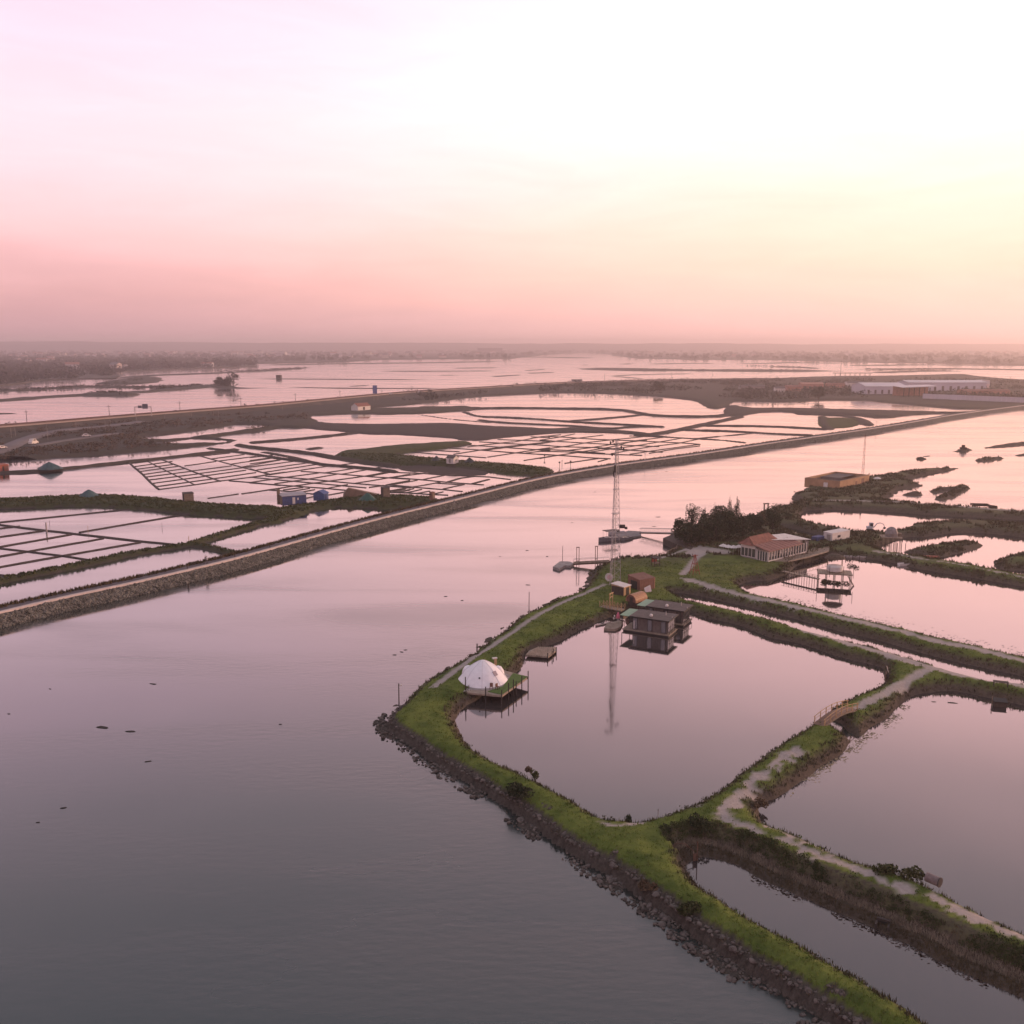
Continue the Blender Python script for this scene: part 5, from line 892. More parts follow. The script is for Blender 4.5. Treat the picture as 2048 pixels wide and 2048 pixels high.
tb(sh, 'stair_string', [(2.3, -2.9, 2.3), (3.8, -2.9, .0)], .06, M['wood'], 4); tb(sh, 'stair_string', [(2.3, -2.1, 2.3), (3.8, -2.1, .0)], .06, M['wood'], 4)
V, Q = leaves([(rng.uniform(-2.6, 2.6), rng.uniform(-1.4, 1.0), .15) for _ in range(14)], [.6] * 14, 600, .16, 5, .5); tag(link('reed_islet', np_mesh('reed_islet', V, Q, L_DARK), None, (*P(1668, 1166, 0), .05), R(-14)), 'dark weed islet beneath the stilt hut', 'plants')
a0, a1 = Vector(P(1566, 1142, 1.3)), Vector(P(1638, 1158, 1.3)); L_ = (a1 - a0).length; wk = thing('pier', 'narrow timber pier from the terrace to the stilt hut', 'pier', (a0.x, a0.y, 0), heading(a0, a1)); bx(wk, 'beam', (L_ / 2, 0, 1.25), (L_, .9, .1), M['wood'])
for i in range(int(L_ / .5)): bx(wk, 'plank', (.25 + .5 * i, 0, 1.32), (.42, 1.0, .05), M['deck'])
for i in range(7):
    for s_ in (-.5, .5): tb(wk, 'pile', [(L_ * (.08 + .14 * i), s_, -1), (L_ * (.08 + .14 * i), s_, 1.9)], .05, M['pile'], 5)
for s_ in (-.5, .5): tb(wk, 'handrail', [(0, s_, 1.85), (L_, s_, 1.85)], .03, M['wood'], 4)
s2 = stilt(1781, 1094, 'fishing platform with grey tarpaulin hut behind the container', 2, 5.0, 3.8, 2.6)
MB().lathe([(1.5, 2.7), (1.55, 3.6), (1.2, 4.6), (.5, 5.1), (.05, 5.2)], 9).build('tarpaulin_hut', mat('grey_tarp', (.22, .19, .19), .7, .25, 1.5), s2); bx(s2, 'crate', (2.0, .6, 3.1), (.9, 1.0, .9), M['wood'])
for sx in (-2.4, 0, 2.4): tb(s2, 'rail_post', [(sx, -1.85, 2.6), (sx, -1.85, 3.6)], .05, M['wood'], 4)
tb(s2, 'handrail', [(-2.4, -1.85, 3.5), (2.4, -1.85, 3.5)], .05, M['wood'], 4)
for i in range(7): tb(s2, 'outer_pile', [(-2.6 + i * .95, -2.6 - .2 * (i % 2), -1), (-2.6 + i * .95, -2.6 - .2 * (i % 2), 1.6)], .08, M['pile'], 5)
# ---- mini excavator
x_, y_ = P(1741, 1061, 1.3); ex = thing('excavator', 'small pale excavator with raised arm on the bank', 'excavator', (x_, y_, 1.2), R(-4)); YB = mat('pale_machine', (.42, .42, .46), .5, .15, 2)
for s_ in (-.6, .6): MB().box((0, s_, .22), (1.9, .36, .44)).lathe([(.22, -.18), (.22, .18)], 10).build('track', M['black'], ex)
bx(ex, 'turntable', (0, 0, .56), (1.0, 1.0, .25), M['black']); bx(ex, 'body', (-.35, 0, .95), (1.3, 1.2, .6), YB); cb_ = bx(ex, 'cab', (.15, .2, 1.55), (.95, .75, 1.3), YB); bx(cb_, 'window', (.64, .2, 1.65), (.04, .6, .8), M['glass']); bx(cb_, 'window', (.15, -.19, 1.65), (.7, .04, .8), M['glass'])
tb(ex, 'boom', [(.6, -.3, .9), (1.5, -.3, 2.1), (2.3, -.3, 2.25)], .13, YB, 6); tb(ex, 'arm', [(2.3, -.3, 2.25), (3.2, -.3, 1.9), (3.5, -.3, 1.1)], .10, YB, 6); MB().add([(3.3, -.6, 1.1), (3.8, -.6, 1.1), (3.6, -.6, .6), (3.2, -.6, .7), (3.3, 0, 1.1), (3.8, 0, 1.1), (3.6, 0, .6), (3.2, 0, .7)], [(0, 1, 2, 3), (7, 6, 5, 4), (0, 4, 5, 1), (1, 5, 6, 2), (2, 6, 7, 3), (3, 7, 4, 0)]).build('bucket', M['black'], ex)
# ---- ochre building with an open court, and its mast
c0, cl, cr = Vector(P(1679, 980, 1.0)), Vector(P(1624, 971, 1.0)), Vector(P(1738, 966, 1.0)); rz = heading(c0, cr); oc = thing('ochre_building', 'roofless ochre walled building on the far spit', 'building', (c0.x, c0.y, .7), rz)
Lx = (cr - c0).length; Ly = min((cl - c0).length, 14.0); hh = 3.3
MB().box((Lx / 2, .2, hh / 2), (Lx, .4, hh)).build('wall', M['ochre'], oc); MB().box((.2, Ly / 2 + .4, hh / 2), (.4, Ly, hh)).build('wall', M['ochre'], oc); MB().box((Lx / 2, Ly + .6, hh / 2), (Lx, .4, hh)).build('wall', M['ochre'], oc); MB().box((Lx - .2, Ly / 2 + .4, hh / 2), (.4, Ly, hh)).build('wall', M['ochre'], oc)
bx(oc, 'court_roof', (Lx * .72, Ly * .7, hh - .5), (Lx * .5, Ly * .55, .15), M['roof']); bx(oc, 'inner_wall', (Lx * .45, Ly * .6, hh * .45), (.3, Ly * .8, hh * .8), M['grey'])
for u0, u1, zt in ((.24, .30, 2.2), (.52, .58, 2.0), (.72, .82, 2.5)): bx(oc, 'door', (Lx * (u0 + u1) / 2, -.0, zt / 2 + .1), (Lx * (u1 - u0), .08, zt), M['brown'] if u0 > .5 else M['ochre'])
bx(oc, 'white_door', (-.02, Ly * .42, 1.25), (.1, 1.5, 2.3), M['cream']); MB().box((Lx / 2, .2, hh + .06), (Lx + .1, .5, .12)).box((.2, Ly / 2 + .35, hh + .06), (.5, Ly - .2, .12)).build('coping', M['wood'], oc); bx(oc, 'corner_post', (Lx - .1, .1, hh + .3), (.25, .25, .6), M['ochre'])
x_, y_ = P(1726, 950, .8); ma = thing('radio_mast', 'thin red and white lattice mast behind the ochre building', 'mast', (x_, y_, .6), .2); hm = 15.6
for k in range(3): g = R(120 * k + 30); tb(ma, 'leg', [(.55 * math.cos(g), .55 * math.sin(g), 0), (.22 * math.cos(g), .22 * math.sin(g), hm)], .045, M['rust'], 4)
for i in range(12):
    b_ = MB(); r0, r1 = .55 - .33 * i / 12, .55 - .33 * (i + 1) / 12
    for k in range(3): g, g2 = R(120 * k + 30), R(120 * k + 150); b_.tube([(r0 * math.cos(g), r0 * math.sin(g), hm * i / 12), (r1 * math.cos(g2), r1 * math.sin(g2), hm * (i + 1) / 12)], .03, 4); b_.tube([(r1 * math.cos(g), r1 * math.sin(g), hm * (i + 1) / 12), (r1 * math.cos(g2), r1 * math.sin(g2), hm * (i + 1) / 12)], .03, 4)
    b_.build('bracing', M['rust'] if i % 2 else M['cream'], ma)
x_, y_ = P(1754, 966, .8); u = thing('beach_parasol', 'white parasol on the spit right of the ochre building', 'parasol', (x_, y_, .7)); MB().lathe([(1.4, 1.7), (.9, 2.1), (.05, 2.35)], 8).build('canopy', M['cream'], u); tb(u, 'shaft', [(0, 0, 0), (0, 0, 2.2)], .05, M['steel'])
x_, y_ = P(1532, 1021, 1.0); g = thing('timber_portal', 'square timber portal frame standing on the spit', 'gate', (x_, y_, .8), .3); bx(g, 'post', (-.65, 0, 1.1), (.3, .3, 2.2), M['wood']); bx(g, 'post', (.65, 0, 1.1), (.3, .3, 2.2), M['wood']); bx(g, 'lintel', (0, 0, 2.3), (1.9, .34, .3), M['wood'])
x_, y_ = P(1926, 902, 0); hd = thing('fishing_blind', 'dark stepped hide standing in the far shallows', 'hide', (x_, y_, 0)); bx(hd, 'raft', (0, 0, .3), (4.2, 2.4, .8), M['dark']); bx(hd, 'cabin', (0, 0, 1.2), (2.6, 1.8, 1.2), M['dark']); MB().prism([(-.6, -.5), (.6, -.5), (.6, .5), (-.6, .5)], 1.7, 2.9).build('turret', M['dark'], hd)
for i, (a, b, l) in enumerate([(1960, 1012, 6.0), (1985, 1016, 3.0)]):
    x_, y_ = P(a, b, 1.1); s_ = thing('brushwood_pile', ['long dark brushwood pile on the upper track', 'short dark brushwood pile at the track end'][i], 'pile', (x_, y_, 1.0), -.1)
    for k in range(7): tb(s_, 'branch', [(-l / 2 + rng.uniform(0, 1), rng.uniform(-.5, .5), .2 + .12 * k), (l / 2 - rng.uniform(0, 1), rng.uniform(-.5, .5), .2 + .1 * k)], .14, M['dark'], 5)
x_, y_ = P(1860, 1116, .6); s_ = thing('timber_stack', 'red brown plank stack on the islet bank', 'stack', (x_, y_, .5), -.2)
for k in range(6): bx(s_, 'board', (rng.uniform(-.3, .3), .3 * (k % 3) - .3, .3 + .22 * (k // 3)), (4.0, .28, .2), M['rust'])
x_, y_ = P(1815, 1131, 0); s_ = thing('punt', 'flat pale punt moored at the dark bank', 'boat', (x_, y_, .05), R(8)); hull(4.4, 1.4, .5).build('hull', M['cream'], s_); tb(s_, 'oar', [(0, .2, .5), (2.4, .7, 1.6)], .05, M['wood'], 5)
x_, y_ = P(1716, 1116, 0); s_ = thing('mooring_stage', 'low grey plank stage along the bank right of the terrace', 'jetty', (x_, y_, 0), R(-6)); bx(s_, 'float', (0, 0, .25), (6.4, 1.2, .4), M['concrete']); bx(s_, 'float', (4.4, -.6, .25), (2.4, 1.0, .4), M['concrete'])
for i in range(5): tb(s_, 'pile', [(-3 + 1.6 * i, -.7, -1), (-3 + 1.6 * i, -.7, 1.1)], .07, M['pile'], 5)

# ================================================================ foot bridge, sluices, pipe
a0, a1 = Vector(P(1637, 1450, 1.5)), Vector(P(1706, 1416, 1.5)); L_ = (a1 - a0).length; fb = thing('foot_bridge', 'arched timber foot bridge over the cut between two ponds', 'bridge', (a0.x, a0.y, 0), heading(a0, a1))
arc = lambda t: 1.45 + .55 * math.sin(math.pi * t); nb = int(L_ / .22)
for i in range(nb): t = (i + .5) / nb; bx(fb, 'plank', (t * L_, 0, arc(t)), (.19, 1.5, .06), mat('bridge_plank', (.25, .165, .125), .8, .25, 3))
for s_ in (-.72, .72):
    tb(fb, 'beam', [(t * L_, s_, arc(t) - .14) for t in np.linspace(0, 1, 12)], .11, M['wood'], 6); tb(fb, 'handrail', [(t * L_, s_, arc(t) + .95) for t in np.linspace(0, 1, 12)], .045, M['pine'], 5); tb(fb, 'mid_rail', [(t * L_, s_, arc(t) + .5) for t in np.linspace(0, 1, 12)], .03, M['pine'], 4)
    for t in np.linspace(.03, .97, 7): bx(fb, 'rail_post', (t * L_, s_, arc(t) + .5), (.09, .09, 1.0), M['pine'])
x_, y_ = P(1776, 1353, .6); sl = thing('sluice', 'dark plank sluice at the pond corner by the track junction', 'sluice', (x_, y_, .1), R(65))
for i in range(4): o = MB().box((-.45 + .3 * i, 0, .5), (.26, .12, 1.5 - .1 * i)); o.build('plank', M['dark'], sl)
bx(sl, 'wing_wall', (.0, .3, .4), (1.4, .15, 1.3), M['rusty']); tb(sl, 'lever', [(0, 0, 1.2), (.4, .3, 2.0)], .04, M['steel'], 4)
x_, y_ = P(2001, 1373, 1.5); tbk = thing('picnic_table', 'small dark table on the track verge at the right edge', 'table', (x_, y_, 1.45), R(-20)); bx(tbk, 'top', (0, 0, .78), (2.0, .8, .07), M['dark'])
for sx in (-.9, .9):
    for sy in (-.3, .3): bx(tbk, 'leg', (sx, sy, .38), (.08, .08, .76), M['dark'])
x_, y_ = P(1999, 1412, 0); dh = thing('duck_house', 'small dark floating hutch at the edge of the right pond', 'hutch', (x_, y_, 0), R(-15)); bx(dh, 'hutch', (0, 0, .35), (1.6, .9, .7), M['dark']); quad_roof('roof', [(-.9, -.55, .72), (.9, -.55, .72), (.9, .55, .95), (-.9, .55, .95)], .06, M['black'], dh); tb(dh, 'post', [(-1.0, 0, -1), (-1.0, 0, 1.3)], .06, M['wood'])
x_, y_ = P(1866, 1768, 1.5); a = thing('concrete_pipe', 'short length of grey concrete pipe lying on the pond bank', 'pipe', (x_, y_, 1.55), R(-50)); o = MB(); n_ = 18
for k in range(n_):
    g = 2 * math.pi * k / n_; o.v += [(x__, rr_ * math.cos(g), .38 + rr_ * math.sin(g)) for x__ in (-.65, .65) for rr_ in (.42, .30)]
for k in range(n_): i0, j0 = 4 * k, 4 * ((k + 1) % n_); o.f += [(i0, j0, j0 + 2, i0 + 2), (i0 + 1, i0 + 3, j0 + 3, j0 + 1), (i0, i0 + 1, j0 + 1, j0), (i0 + 2, j0 + 2, j0 + 3, i0 + 3)]
o.build('barrel', mat('pipe_concrete', (.17, .13, .13), .9, .25, 3), a); MB().tube([(.55, 0, .38), (.66, 0, .38)], .46, 18).build('collar', mat('pipe_rim', (.06, .05, .05), .9, .2, 3), a)
x_, y_ = P(1766, 1846, .5); a = thing('pipe_outlet', 'dark concrete sluice box set in the reed bank of the ditch', 'sluice', (x_, y_, .1), R(-30)); bx(a, 'headwall', (0, .2, .3), (1.1, .25, .8), M['pile']); bx(a, 'wing_wall', (-.5, -.2, .2), (.16, .8, .6), M['pile']); bx(a, 'wing_wall', (.5, -.2, .2), (.16, .8, .6), M['pile']); bx(a, 'gate', (0, .02, .25), (.6, .08, .6), M['black'])
x_, y_ = P(1394, 1722, .0); a = thing('sluice_gate', 'thin rusty sluice with upright rod at the ditch end', 'sluice', (x_, y_, 0), .3); tb(a, 'rod', [(0, 0, -.8), (0, 0, 2.1)], .05, M['rusty']); tb(a, 'rod', [(-.35, .1, -.6), (-.35, .1, 1.0)], .05, M['wood']); bx(a, 'gate', (-.18, .05, .3), (.5, .06, 1.0), M['rusty'])
tb(a, 'hoop', [(-.2, .3, .9), (-.9, .9, 1.5), (-1.8, 1.1, 1.55), (-2.6, .9, 1.1)], .04, M['rusty'], 5)
x_, y_ = P(1316, 1631, 1.0); a = thing('stake', 'thin upright stake at the pond corner by the sandy track', 'post', (x_, y_, .6)); tb(a, 'shaft', [(0, 0, 0), (0, 0, 1.0)], .03, M['wood'], 5); bx(a, 'tip', (0, 0, 1.05), (.08, .08, .12), M['dark'])
# ================================================================ huts and mounds of the salt works across the river
ORD = 'first second third fourth fifth sixth seventh eighth ninth tenth eleventh twelfth thirteenth fourteenth fifteenth sixteenth seventeenth eighteenth nineteenth twentieth twenty-first twenty-second twenty-third twenty-fourth twenty-fifth twenty-sixth twenty-seventh twenty-eighth twenty-ninth thirtieth thirty-first thirty-second'.split()
def gable(name, cat, label, c0, c1, z, h, depth, rise, mw, mr, parts=(), along=True, group=None, over=.25):
    """gabled hut: front wall from c0 to c1 (photo points on the ground at level z)"""
    a, b = Vector(P(*c0, z)), Vector(P(*c1, z)); L = (b - a).length; t = thing(name, label, cat, (a.x, a.y, z - .2), heading(a, b), group); h += .2
    if along: v = [(0, 0, 0), (L, 0, 0), (L, depth, 0), (0, depth, 0), (0, 0, h), (L, 0, h), (L, depth, h), (0, depth, h), (0, depth / 2, h + rise), (L, depth / 2, h + rise)]; f = [(3, 2, 1, 0), (0, 1, 5, 4), (2, 3, 7, 6), (1, 2, 6, 9, 5), (3, 0, 4, 8, 7), (4, 5, 9, 8), (6, 7, 8, 9)]
    else: v = [(0, 0, 0), (L, 0, 0), (L, depth, 0), (0, depth, 0), (0, 0, h), (L, 0, h), (L, depth, h), (0, depth, h), (L / 2, 0, h + rise), (L / 2, depth, h + rise)]; f = [(3, 2, 1, 0), (0, 1, 5, 8, 4), (2, 3, 7, 9, 6), (1, 2, 6, 5), (3, 0, 4, 7), (5, 6, 9, 8), (7, 4, 8, 9)]
    MB().add(v, f).build('wall', mw, t); o_ = over; k = rise / (depth / 2 if along else L / 2)
    for s_ in (0, 1):
        if along: y0_, y1_ = (-o_, depth / 2) if s_ == 0 else (depth / 2, depth + o_); z0_, z1_ = (h - k * o_, h + rise) if s_ == 0 else (h + rise, h - k * o_); q = [(-o_, y0_, z0_), (L + o_, y0_, z0_), (L + o_, y1_, z1_), (-o_, y1_, z1_)]
        else: x0_, x1_ = (-o_, L / 2) if s_ == 0 else (L / 2, L + o_); z0_, z1_ = (h - k * o_, h + rise) if s_ == 0 else (h + rise, h - k * o_); q = [(x0_, -o_, z0_), (x1_, -o_, z1_), (x1_, depth + o_, z1_), (x0_, depth + o_, z0_)]
        quad_roof('roof', [(x, y, zz + .03) for x, y, zz in q], .10, mr, t)
    for nm, fc, u0, u1, z0_, z1_, mm in parts:
        if fc == 'f': bx(t, nm, (L * (u0 + u1) / 2, -.02, .2 + (z0_ + z1_) / 2), (L * (u1 - u0), .12, z1_ - z0_), mm)
        elif fc == 'l': bx(t, nm, (-.02, depth * (u0 + u1) / 2, .2 + (z0_ + z1_) / 2), (.12, depth * (u1 - u0), z1_ - z0_), mm)
        else: bx(t, nm, (L + .02, depth * (u0 + u1) / 2, .2 + (z0_ + z1_) / 2), (.12, depth * (u1 - u0), z1_ - z0_), mm)
    return t
boxhut('plank_hut', 'hut', 'square brown plank hut standing alone on the green bank', (369, 1004), (388, 1002.5), 1.3, 2.5, 2.6, M['wood'], M['dark'], .15, .12, [('plank', 'f', i / 6 + .01, (i + 1) / 6 - .01, .05, 2.45, M['wood']) for i in range(6)] + [('plank', 'l', i / 5 + .01, (i + 1) / 5 - .01, .05, 2.45, M['dark']) for i in range(5)] + [('door', 'r', .2, .6, .1, 2.0, M['dark'])])
bh_ = boxhut('blue_house', 'house', 'long low blue house with pale door and brown end wall', (565, 1010), (613, 1006), 1.1, 2.6, 4.0, M['blue'], mat('pale_sheet_roof', (.33, .30, .33), .7, .15, .8), .5, .2, [('door', 'f', .42, .53, .1, 2.1, M['cream']), ('window', 'f', .62, .68, 1.2, 1.9, M['cream']), ('board', 'f', .02, .40, .3, .9, M['blue']), ('board', 'f', .02, .40, 1.2, 1.8, M['blue']), ('board', 'f', .72, .98, .3, .9, M['blue']), ('board', 'f', .72, .98, 1.2, 1.8, M['blue']), ('end_wall', 'l', .0, 1.0, .0, 2.7, M['wood'])])
bx(bh_, 'chimney', (-.25, 3.2, 2.4), (.8, .8, 4.8), M['wood'])
gable('blue_shed', 'shed', 'small bright blue shed with gable end facing the pond', (627, 1000), (648, 1001), 1.1, 2.1, 3.2, .9, mat('bright_blue', (.06, .10, .24), .7, .2, 1.5), mat('blue_roof', (.07, .10, .24), .7, .2, 1.5), [('board', 'f', i / 6 + .01, (i + 1) / 6 - .01, .05, 2.0, mat('bright_blue', (0, 0, 0))) for i in range(6)] + [('door', 'r', .3, .7, .1, 1.8, M['blue'])], False)
# lean-to covered with brown sheets
x0, y0 = P(697, 994, 1.1); lt = thing('lean_to', 'brown sheet-covered lean-to sloping to the right behind the mounds', 'shelter', (x0, y0, .9), R(12)); v = [(-1.6, 0, 0), (0, -.6, 0), (9.5, .8, 0), (9.5, 4.2, 0), (-1.6, 4.2, 0), (-1.6, .1, .9), (-.1, -.3, 3.1), (9.5, .9, .5), (9.5, 4.1, .5), (-1.4, 4.0, 1.4), (.2, 2.6, 3.0)]
MB().add(v, [(0, 1, 6, 5), (1, 2, 7, 6), (2, 3, 8, 7), (3, 4, 9, 8), (4, 0, 5, 9), (6, 7, 8, 10), (5, 6, 10), (9, 5, 10), (8, 9, 10)]).build('sheeting', mat('brown_sheet', (.17, .115, .085), .85, .25, .6), lt)
for i in range(5): tb(lt, 'pole', [(1.5 * i + .5, -.15 + .2 * i, 0), (1.5 * i + .5, -.15 + .2 * i, 3.3 - .42 * i)], .05, M['wood'], 5)
boxhut('upright_hut', 'hut', 'narrow upright brown plank hut beside the green mound', (767, 995), (780, 994), 1.1, 3.0, 2.4, M['wood'], M['dark'], .1, .1, [('plank', 'f', i / 5 + .01, (i + 1) / 5 - .01, .05, 2.9, M['wood']) for i in range(5)] + [('side_panel', 'l', .02, .98, .05, 2.95, M['dark'])])
boxhut('kiosk', 'kiosk', 'tiny brick-brown kiosk at the edge of the embankment path', (864, 999), (870, 998), 1.6, 2.2, 1.2, M['brown'], M['brown'], 0, .05, [('door', 'f', .2, .8, .1, 1.9, M['wood']), ('vent', 'l', .3, .7, 1.4, 1.8, M['black'])])
gable('white_hut', 'hut', 'white washed hut with dark gable roof between two mounds', (893, 926), (907, 927), 1.3, 2.2, 4.0, 1.0, M['cream'], M['roof'], [('door', 'f', .35, .6, .1, 1.8, M['concrete']), ('window', 'r', .4, .6, .9, 1.6, M['concrete'])], True)
gable('roofed_barn', 'barn', 'red roofed white barn below the road embankment', (716, 821), (741, 819), 1.2, 3.0, 7, 2.2, M['cream'], M['tile'], [('door', 'f', .4, .55, .1, 2.4, M['dark']), ('end_gable', 'r', .05, .95, .1, 3.0, M['cream'])])
boxhut('stone_hut', 'hut', 'low dark hut alone in the far lagoon', (552, 757), (561, 757), .4, 5, 9, M['dark'], M['dark'], 0, .3, [('door', 'f', .3, .6, .2, 2.8, M['black']), ('window', 'f', .7, .9, 2.4, 3.8, M['black'])])
def mound(px, py, r, h, label, m, seed, sx=1.25):
    o_ = MB(); n_ = 28; rr = random.Random(seed); pr = [(1.0, -.05), (.9, .12), (.62, .45), (.36, .74), (.16, .92), (.04, 1.0)]
    for q_, z_ in pr:
        for k in range(n_):
            g = 2 * math.pi * k / n_; e = 1 + .08 * math.sin(3 * g + seed) + rr.uniform(-.04, .04); o_.v.append((r * sx * q_ * e * math.cos(g), r * q_ * e * math.sin(g), h * z_ * (1 + rr.uniform(-.03, .03))))
    for i in range(len(pr) - 1):
        for k in range(n_): o_.f.append((i * n_ + k, i * n_ + (k + 1) % n_, (i + 1) * n_ + (k + 1) % n_, (i + 1) * n_ + k))
    o_.f.append(tuple((len(pr) - 1) * n_ + k for k in range(n_)))
    x_, y_ = P(px, py, 1.0); t = thing('salt_mound', label, 'mound', (x_, y_, 1.0), seed, 'tarpaulin covered salt mounds'); o_.build('tarpaulin', m, t, smooth=True)
    w_ = MB()
    for k in range(10): g = .63 * k; w_.v = w_.v; ico(.22, 1, k, .2).build('weight_stone', M['stone'], t).location = (r * sx * .93 * math.cos(g), r * .93 * math.sin(g), .12 * h + .05)
    return t
mound(178, 995, 3.2, 2.6, 'dark teal salt mound on the left green bank', M['tarp'], 1); mound(735, 1000, 3.0, 2.3, 'green tarpaulin mound in front of the brown lean-to', mat('green_tarp', (.03, .085, .07), .6, .3, 1.2), 2); mound(99, 937, 4.0, 2.6, 'dark mound on the upper left bank', M['tarp'], 3)
mound(873, 923, 2.2, 2.4, 'dark mound left of the white washed hut', mat('slate_tarp', (.045, .05, .055), .7, .3, 1), 4); mound(939, 926, 2.8, 2.3, 'dark mound right of the white washed hut', mat('slate_tarp', (0, 0, 0)), 5)
boxhut('rusty_shed', 'shed', 'dull red shed at the left edge behind the pans', (0, 943), (18, 941), .8, 2.4, 3.5, M['rust'], M['rust'], .2, .1, [('door', 'f', .3, .5, .1, 1.9, M['dark']), ('panel', 'f', .6, .95, .3, 2.0, M['brown'])])
# small posts in the pans
for a in [(93, 1062, 2.4, 'thick pale post on the ridge between the left pans', .22, 'steel'), (378, 1087, 1.9, 'thin yellow post at the bank junction', .09, 'pine'), (176, 1063, 1.6, 'thin stake on the far ridge of the left pans', .05, 'pine'), (324, 1054, 1.2, 'tiny stake in the large left pan', .05, 'dark'), (93 + 6, 1048, .01 + 1.0, 'short stake behind the thick pale post', .05, 'dark')]: pole(a[0], a[1], a[2], a[3], a[4], False, .3, a[5])
for i, (px, py) in enumerate([(1089, 917), (1124, 928), (1141, 930), (1119, 932)]):
    t = thing('pan_marker', ['dark round marker on the bright right pans', 'thin upright marker near the verge of the right pans', 'dark marker beside the path verge of the right pans', 'short marker closest to the green bank of the right pans'][i], 'marker', (*P(px, py, .2), 0)); tb(t, 'stake', [(0, 0, -.2), (0, 0, 1.8)], .09, M['dark'], 5); ico(.45 if i != 1 else .2, 1, i, .1).build('head', M['dark'], t).location = (0, 0, 1.7)
# bollards along the path, walkers
embs = np.r_[0, np.cumsum(np.linalg.norm(np.diff(emb, axis=0), axis=1))]
def on_emb(px, off, z):
    """the point of the path that lies at photo column px"""
    p = emb + embn * off; u = 1024 + F_PX * p[:, 0] / (p[:, 1] * math.cos(PITCH) + (CAM_H - z) * math.sin(PITCH)); return (float(np.interp(px, u, p[:, 0])), float(np.interp(px, u, p[:, 1])), z)
bol = MB().tube([(0, 0, 0), (0, 0, .62)], .10, 8).lathe([(.13, .62), (.13, .74), (.05, .8)], 8).mesh('bollard', M['dark'])
for nb_, px in enumerate((375, 470, 540, 595, 612, 676, 740, 800, 837, 889, 927, 990, 1040, 1100)):
    tag(link('bollard', bol, None, on_emb(px, 3.5, 2.14)), ORD[nb_] + ' dark bollard from the left along the embankment path', 'bollard', 'bollards along the embankment path')
lampc = 0
for px, h, lb in ((1290, 2.6, 'pale lamp post on the embankment right of the lattice tower'), (1752, 3.0, 'short lamp post far along the embankment')):
    x_, y_, z_ = on_emb(px, 4.9, 2.1); t = thing('lamp_post', lb, 'lamp', (x_, y_, z_)); tb(t, 'shaft', [(0, 0, 0), (0, 0, h)], .09, M['steel']); MB().lathe([(.22, h), (.3, h + .3), (.1, h + .5)], 8).build('lamp_head', M['cream'], t)
for px, lb in ((905, 'pale concrete steps cut into the stone embankment'), (1189, 'pale concrete steps further along the embankment')):
    a = Vector(on_emb(px, 2.7, 0)); b = Vector(on_emb(px, -.3, 0)); d_ = (b - a).to_2d(); t = thing('steps', lb, 'steps', (a.x, a.y, 0), math.atan2(d_.y, d_.x))
    for i in range(8): bx(t, 'step', (.2 + .36 * i, 0, (2.2 - .28 * i) / 2), (.4, 1.7, max(.15, 2.2 - .28 * i)), M['concrete'])
def person(loc, rz, label, top, trousers, stride):
    me = bpy.data.meshes.new('body'); h = 1.72
    J = [(0, 0, .95, .13, .10), (0, 0, 1.15, .13, .10), (0, .01, 1.38, .17, .11), (0, .01, 1.50, .06, .06), (0, .03, 1.60, .085, .10), (0, .03, 1.70, .075, .09),
         (.09, 0, .88, .09, .09), (.10, stride, .48, .065, .065), (.10, stride * .9 - .06, .08, .045, .05), (.10, stride * .9 + .12, .04, .04, .04), (-.09, 0, .88, .09, .09), (-.10, -stride * .6, .48, .065, .065), (-.10, -stride * 1.3, .10, .045, .05), (-.10, -stride * 1.3 + .16, .04, .04, .04),
         (.2, 0, 1.40, .055, .055), (.25, -stride * .4, 1.12, .042, .042), (.24, stride * .1, .88, .035, .035), (-.2, 0, 1.40, .055, .055), (-.25, stride * .5, 1.12, .042, .042), (-.24, stride * .9, .92, .035, .035)]
    E = [(0, 1), (1, 2), (2, 3), (3, 4), (4, 5), (0, 6), (6, 7), (7, 8), (8, 9), (0, 10), (10, 11), (11, 12), (12, 13), (2, 14), (14, 15), (15, 16), (2, 17), (17, 18), (18, 19)]
    me.from_pydata([j[:3] for j in J], E, []); o_ = bpy.data.objects.new('tmp', me); COL.objects.link(o_); sk = o_.modifiers.new('s', 'SKIN'); sk.use_smooth_shade = True; ss = o_.modifiers.new('d', 'SUBSURF'); ss.levels = 1
    for i, j in enumerate(J): me.skin_vertices[0].data[i].radius = j[3:]; me.skin_vertices[0].data[i].use_root = (i == 0)
    dg = bpy.context.evaluated_depsgraph_get(); nm = bpy.data.meshes.new_from_object(o_.evaluated_get(dg)); bpy.data.objects.remove(o_)
    nm.materials.clear(); [nm.materials.append(x) for x in (trousers, top, mat('skin', (.38, .22, .17), .6, .05, 3))]
    for p in nm.polygons:
        c = p.center; p.material_index = 2 if c.z > 1.5 or (abs(c.x) > .2 and c.z < .98 and c.z > .8) else (1 if c.z > .96 or abs(c.x) > .19 else 0)
    t = thing('person', label, 'person', loc, rz); link('body', nm, t)
    ico(.105, 2, 3, .02, (1, 1.1, .8)).build('hair', mat('dark_hair', (.02, .015, .012), .8, .1, 4), t, smooth=True).location = (0, .0, 1.70)
    for s_ in (-.1, .1): bx(t, 'shoe', (s_, stride * .95 if s_ > 0 else -stride * 1.2, .04), (.09, .26, .08), M['black'])
    return t
dirp = heading(on_emb(400, 4.4, 2.12), on_emb(425, 4.4, 2.12)) - R(90)
p1_, p2_ = on_emb(411.2, 4.5, 2.14), on_emb(414.2, 4.0, 2.14)
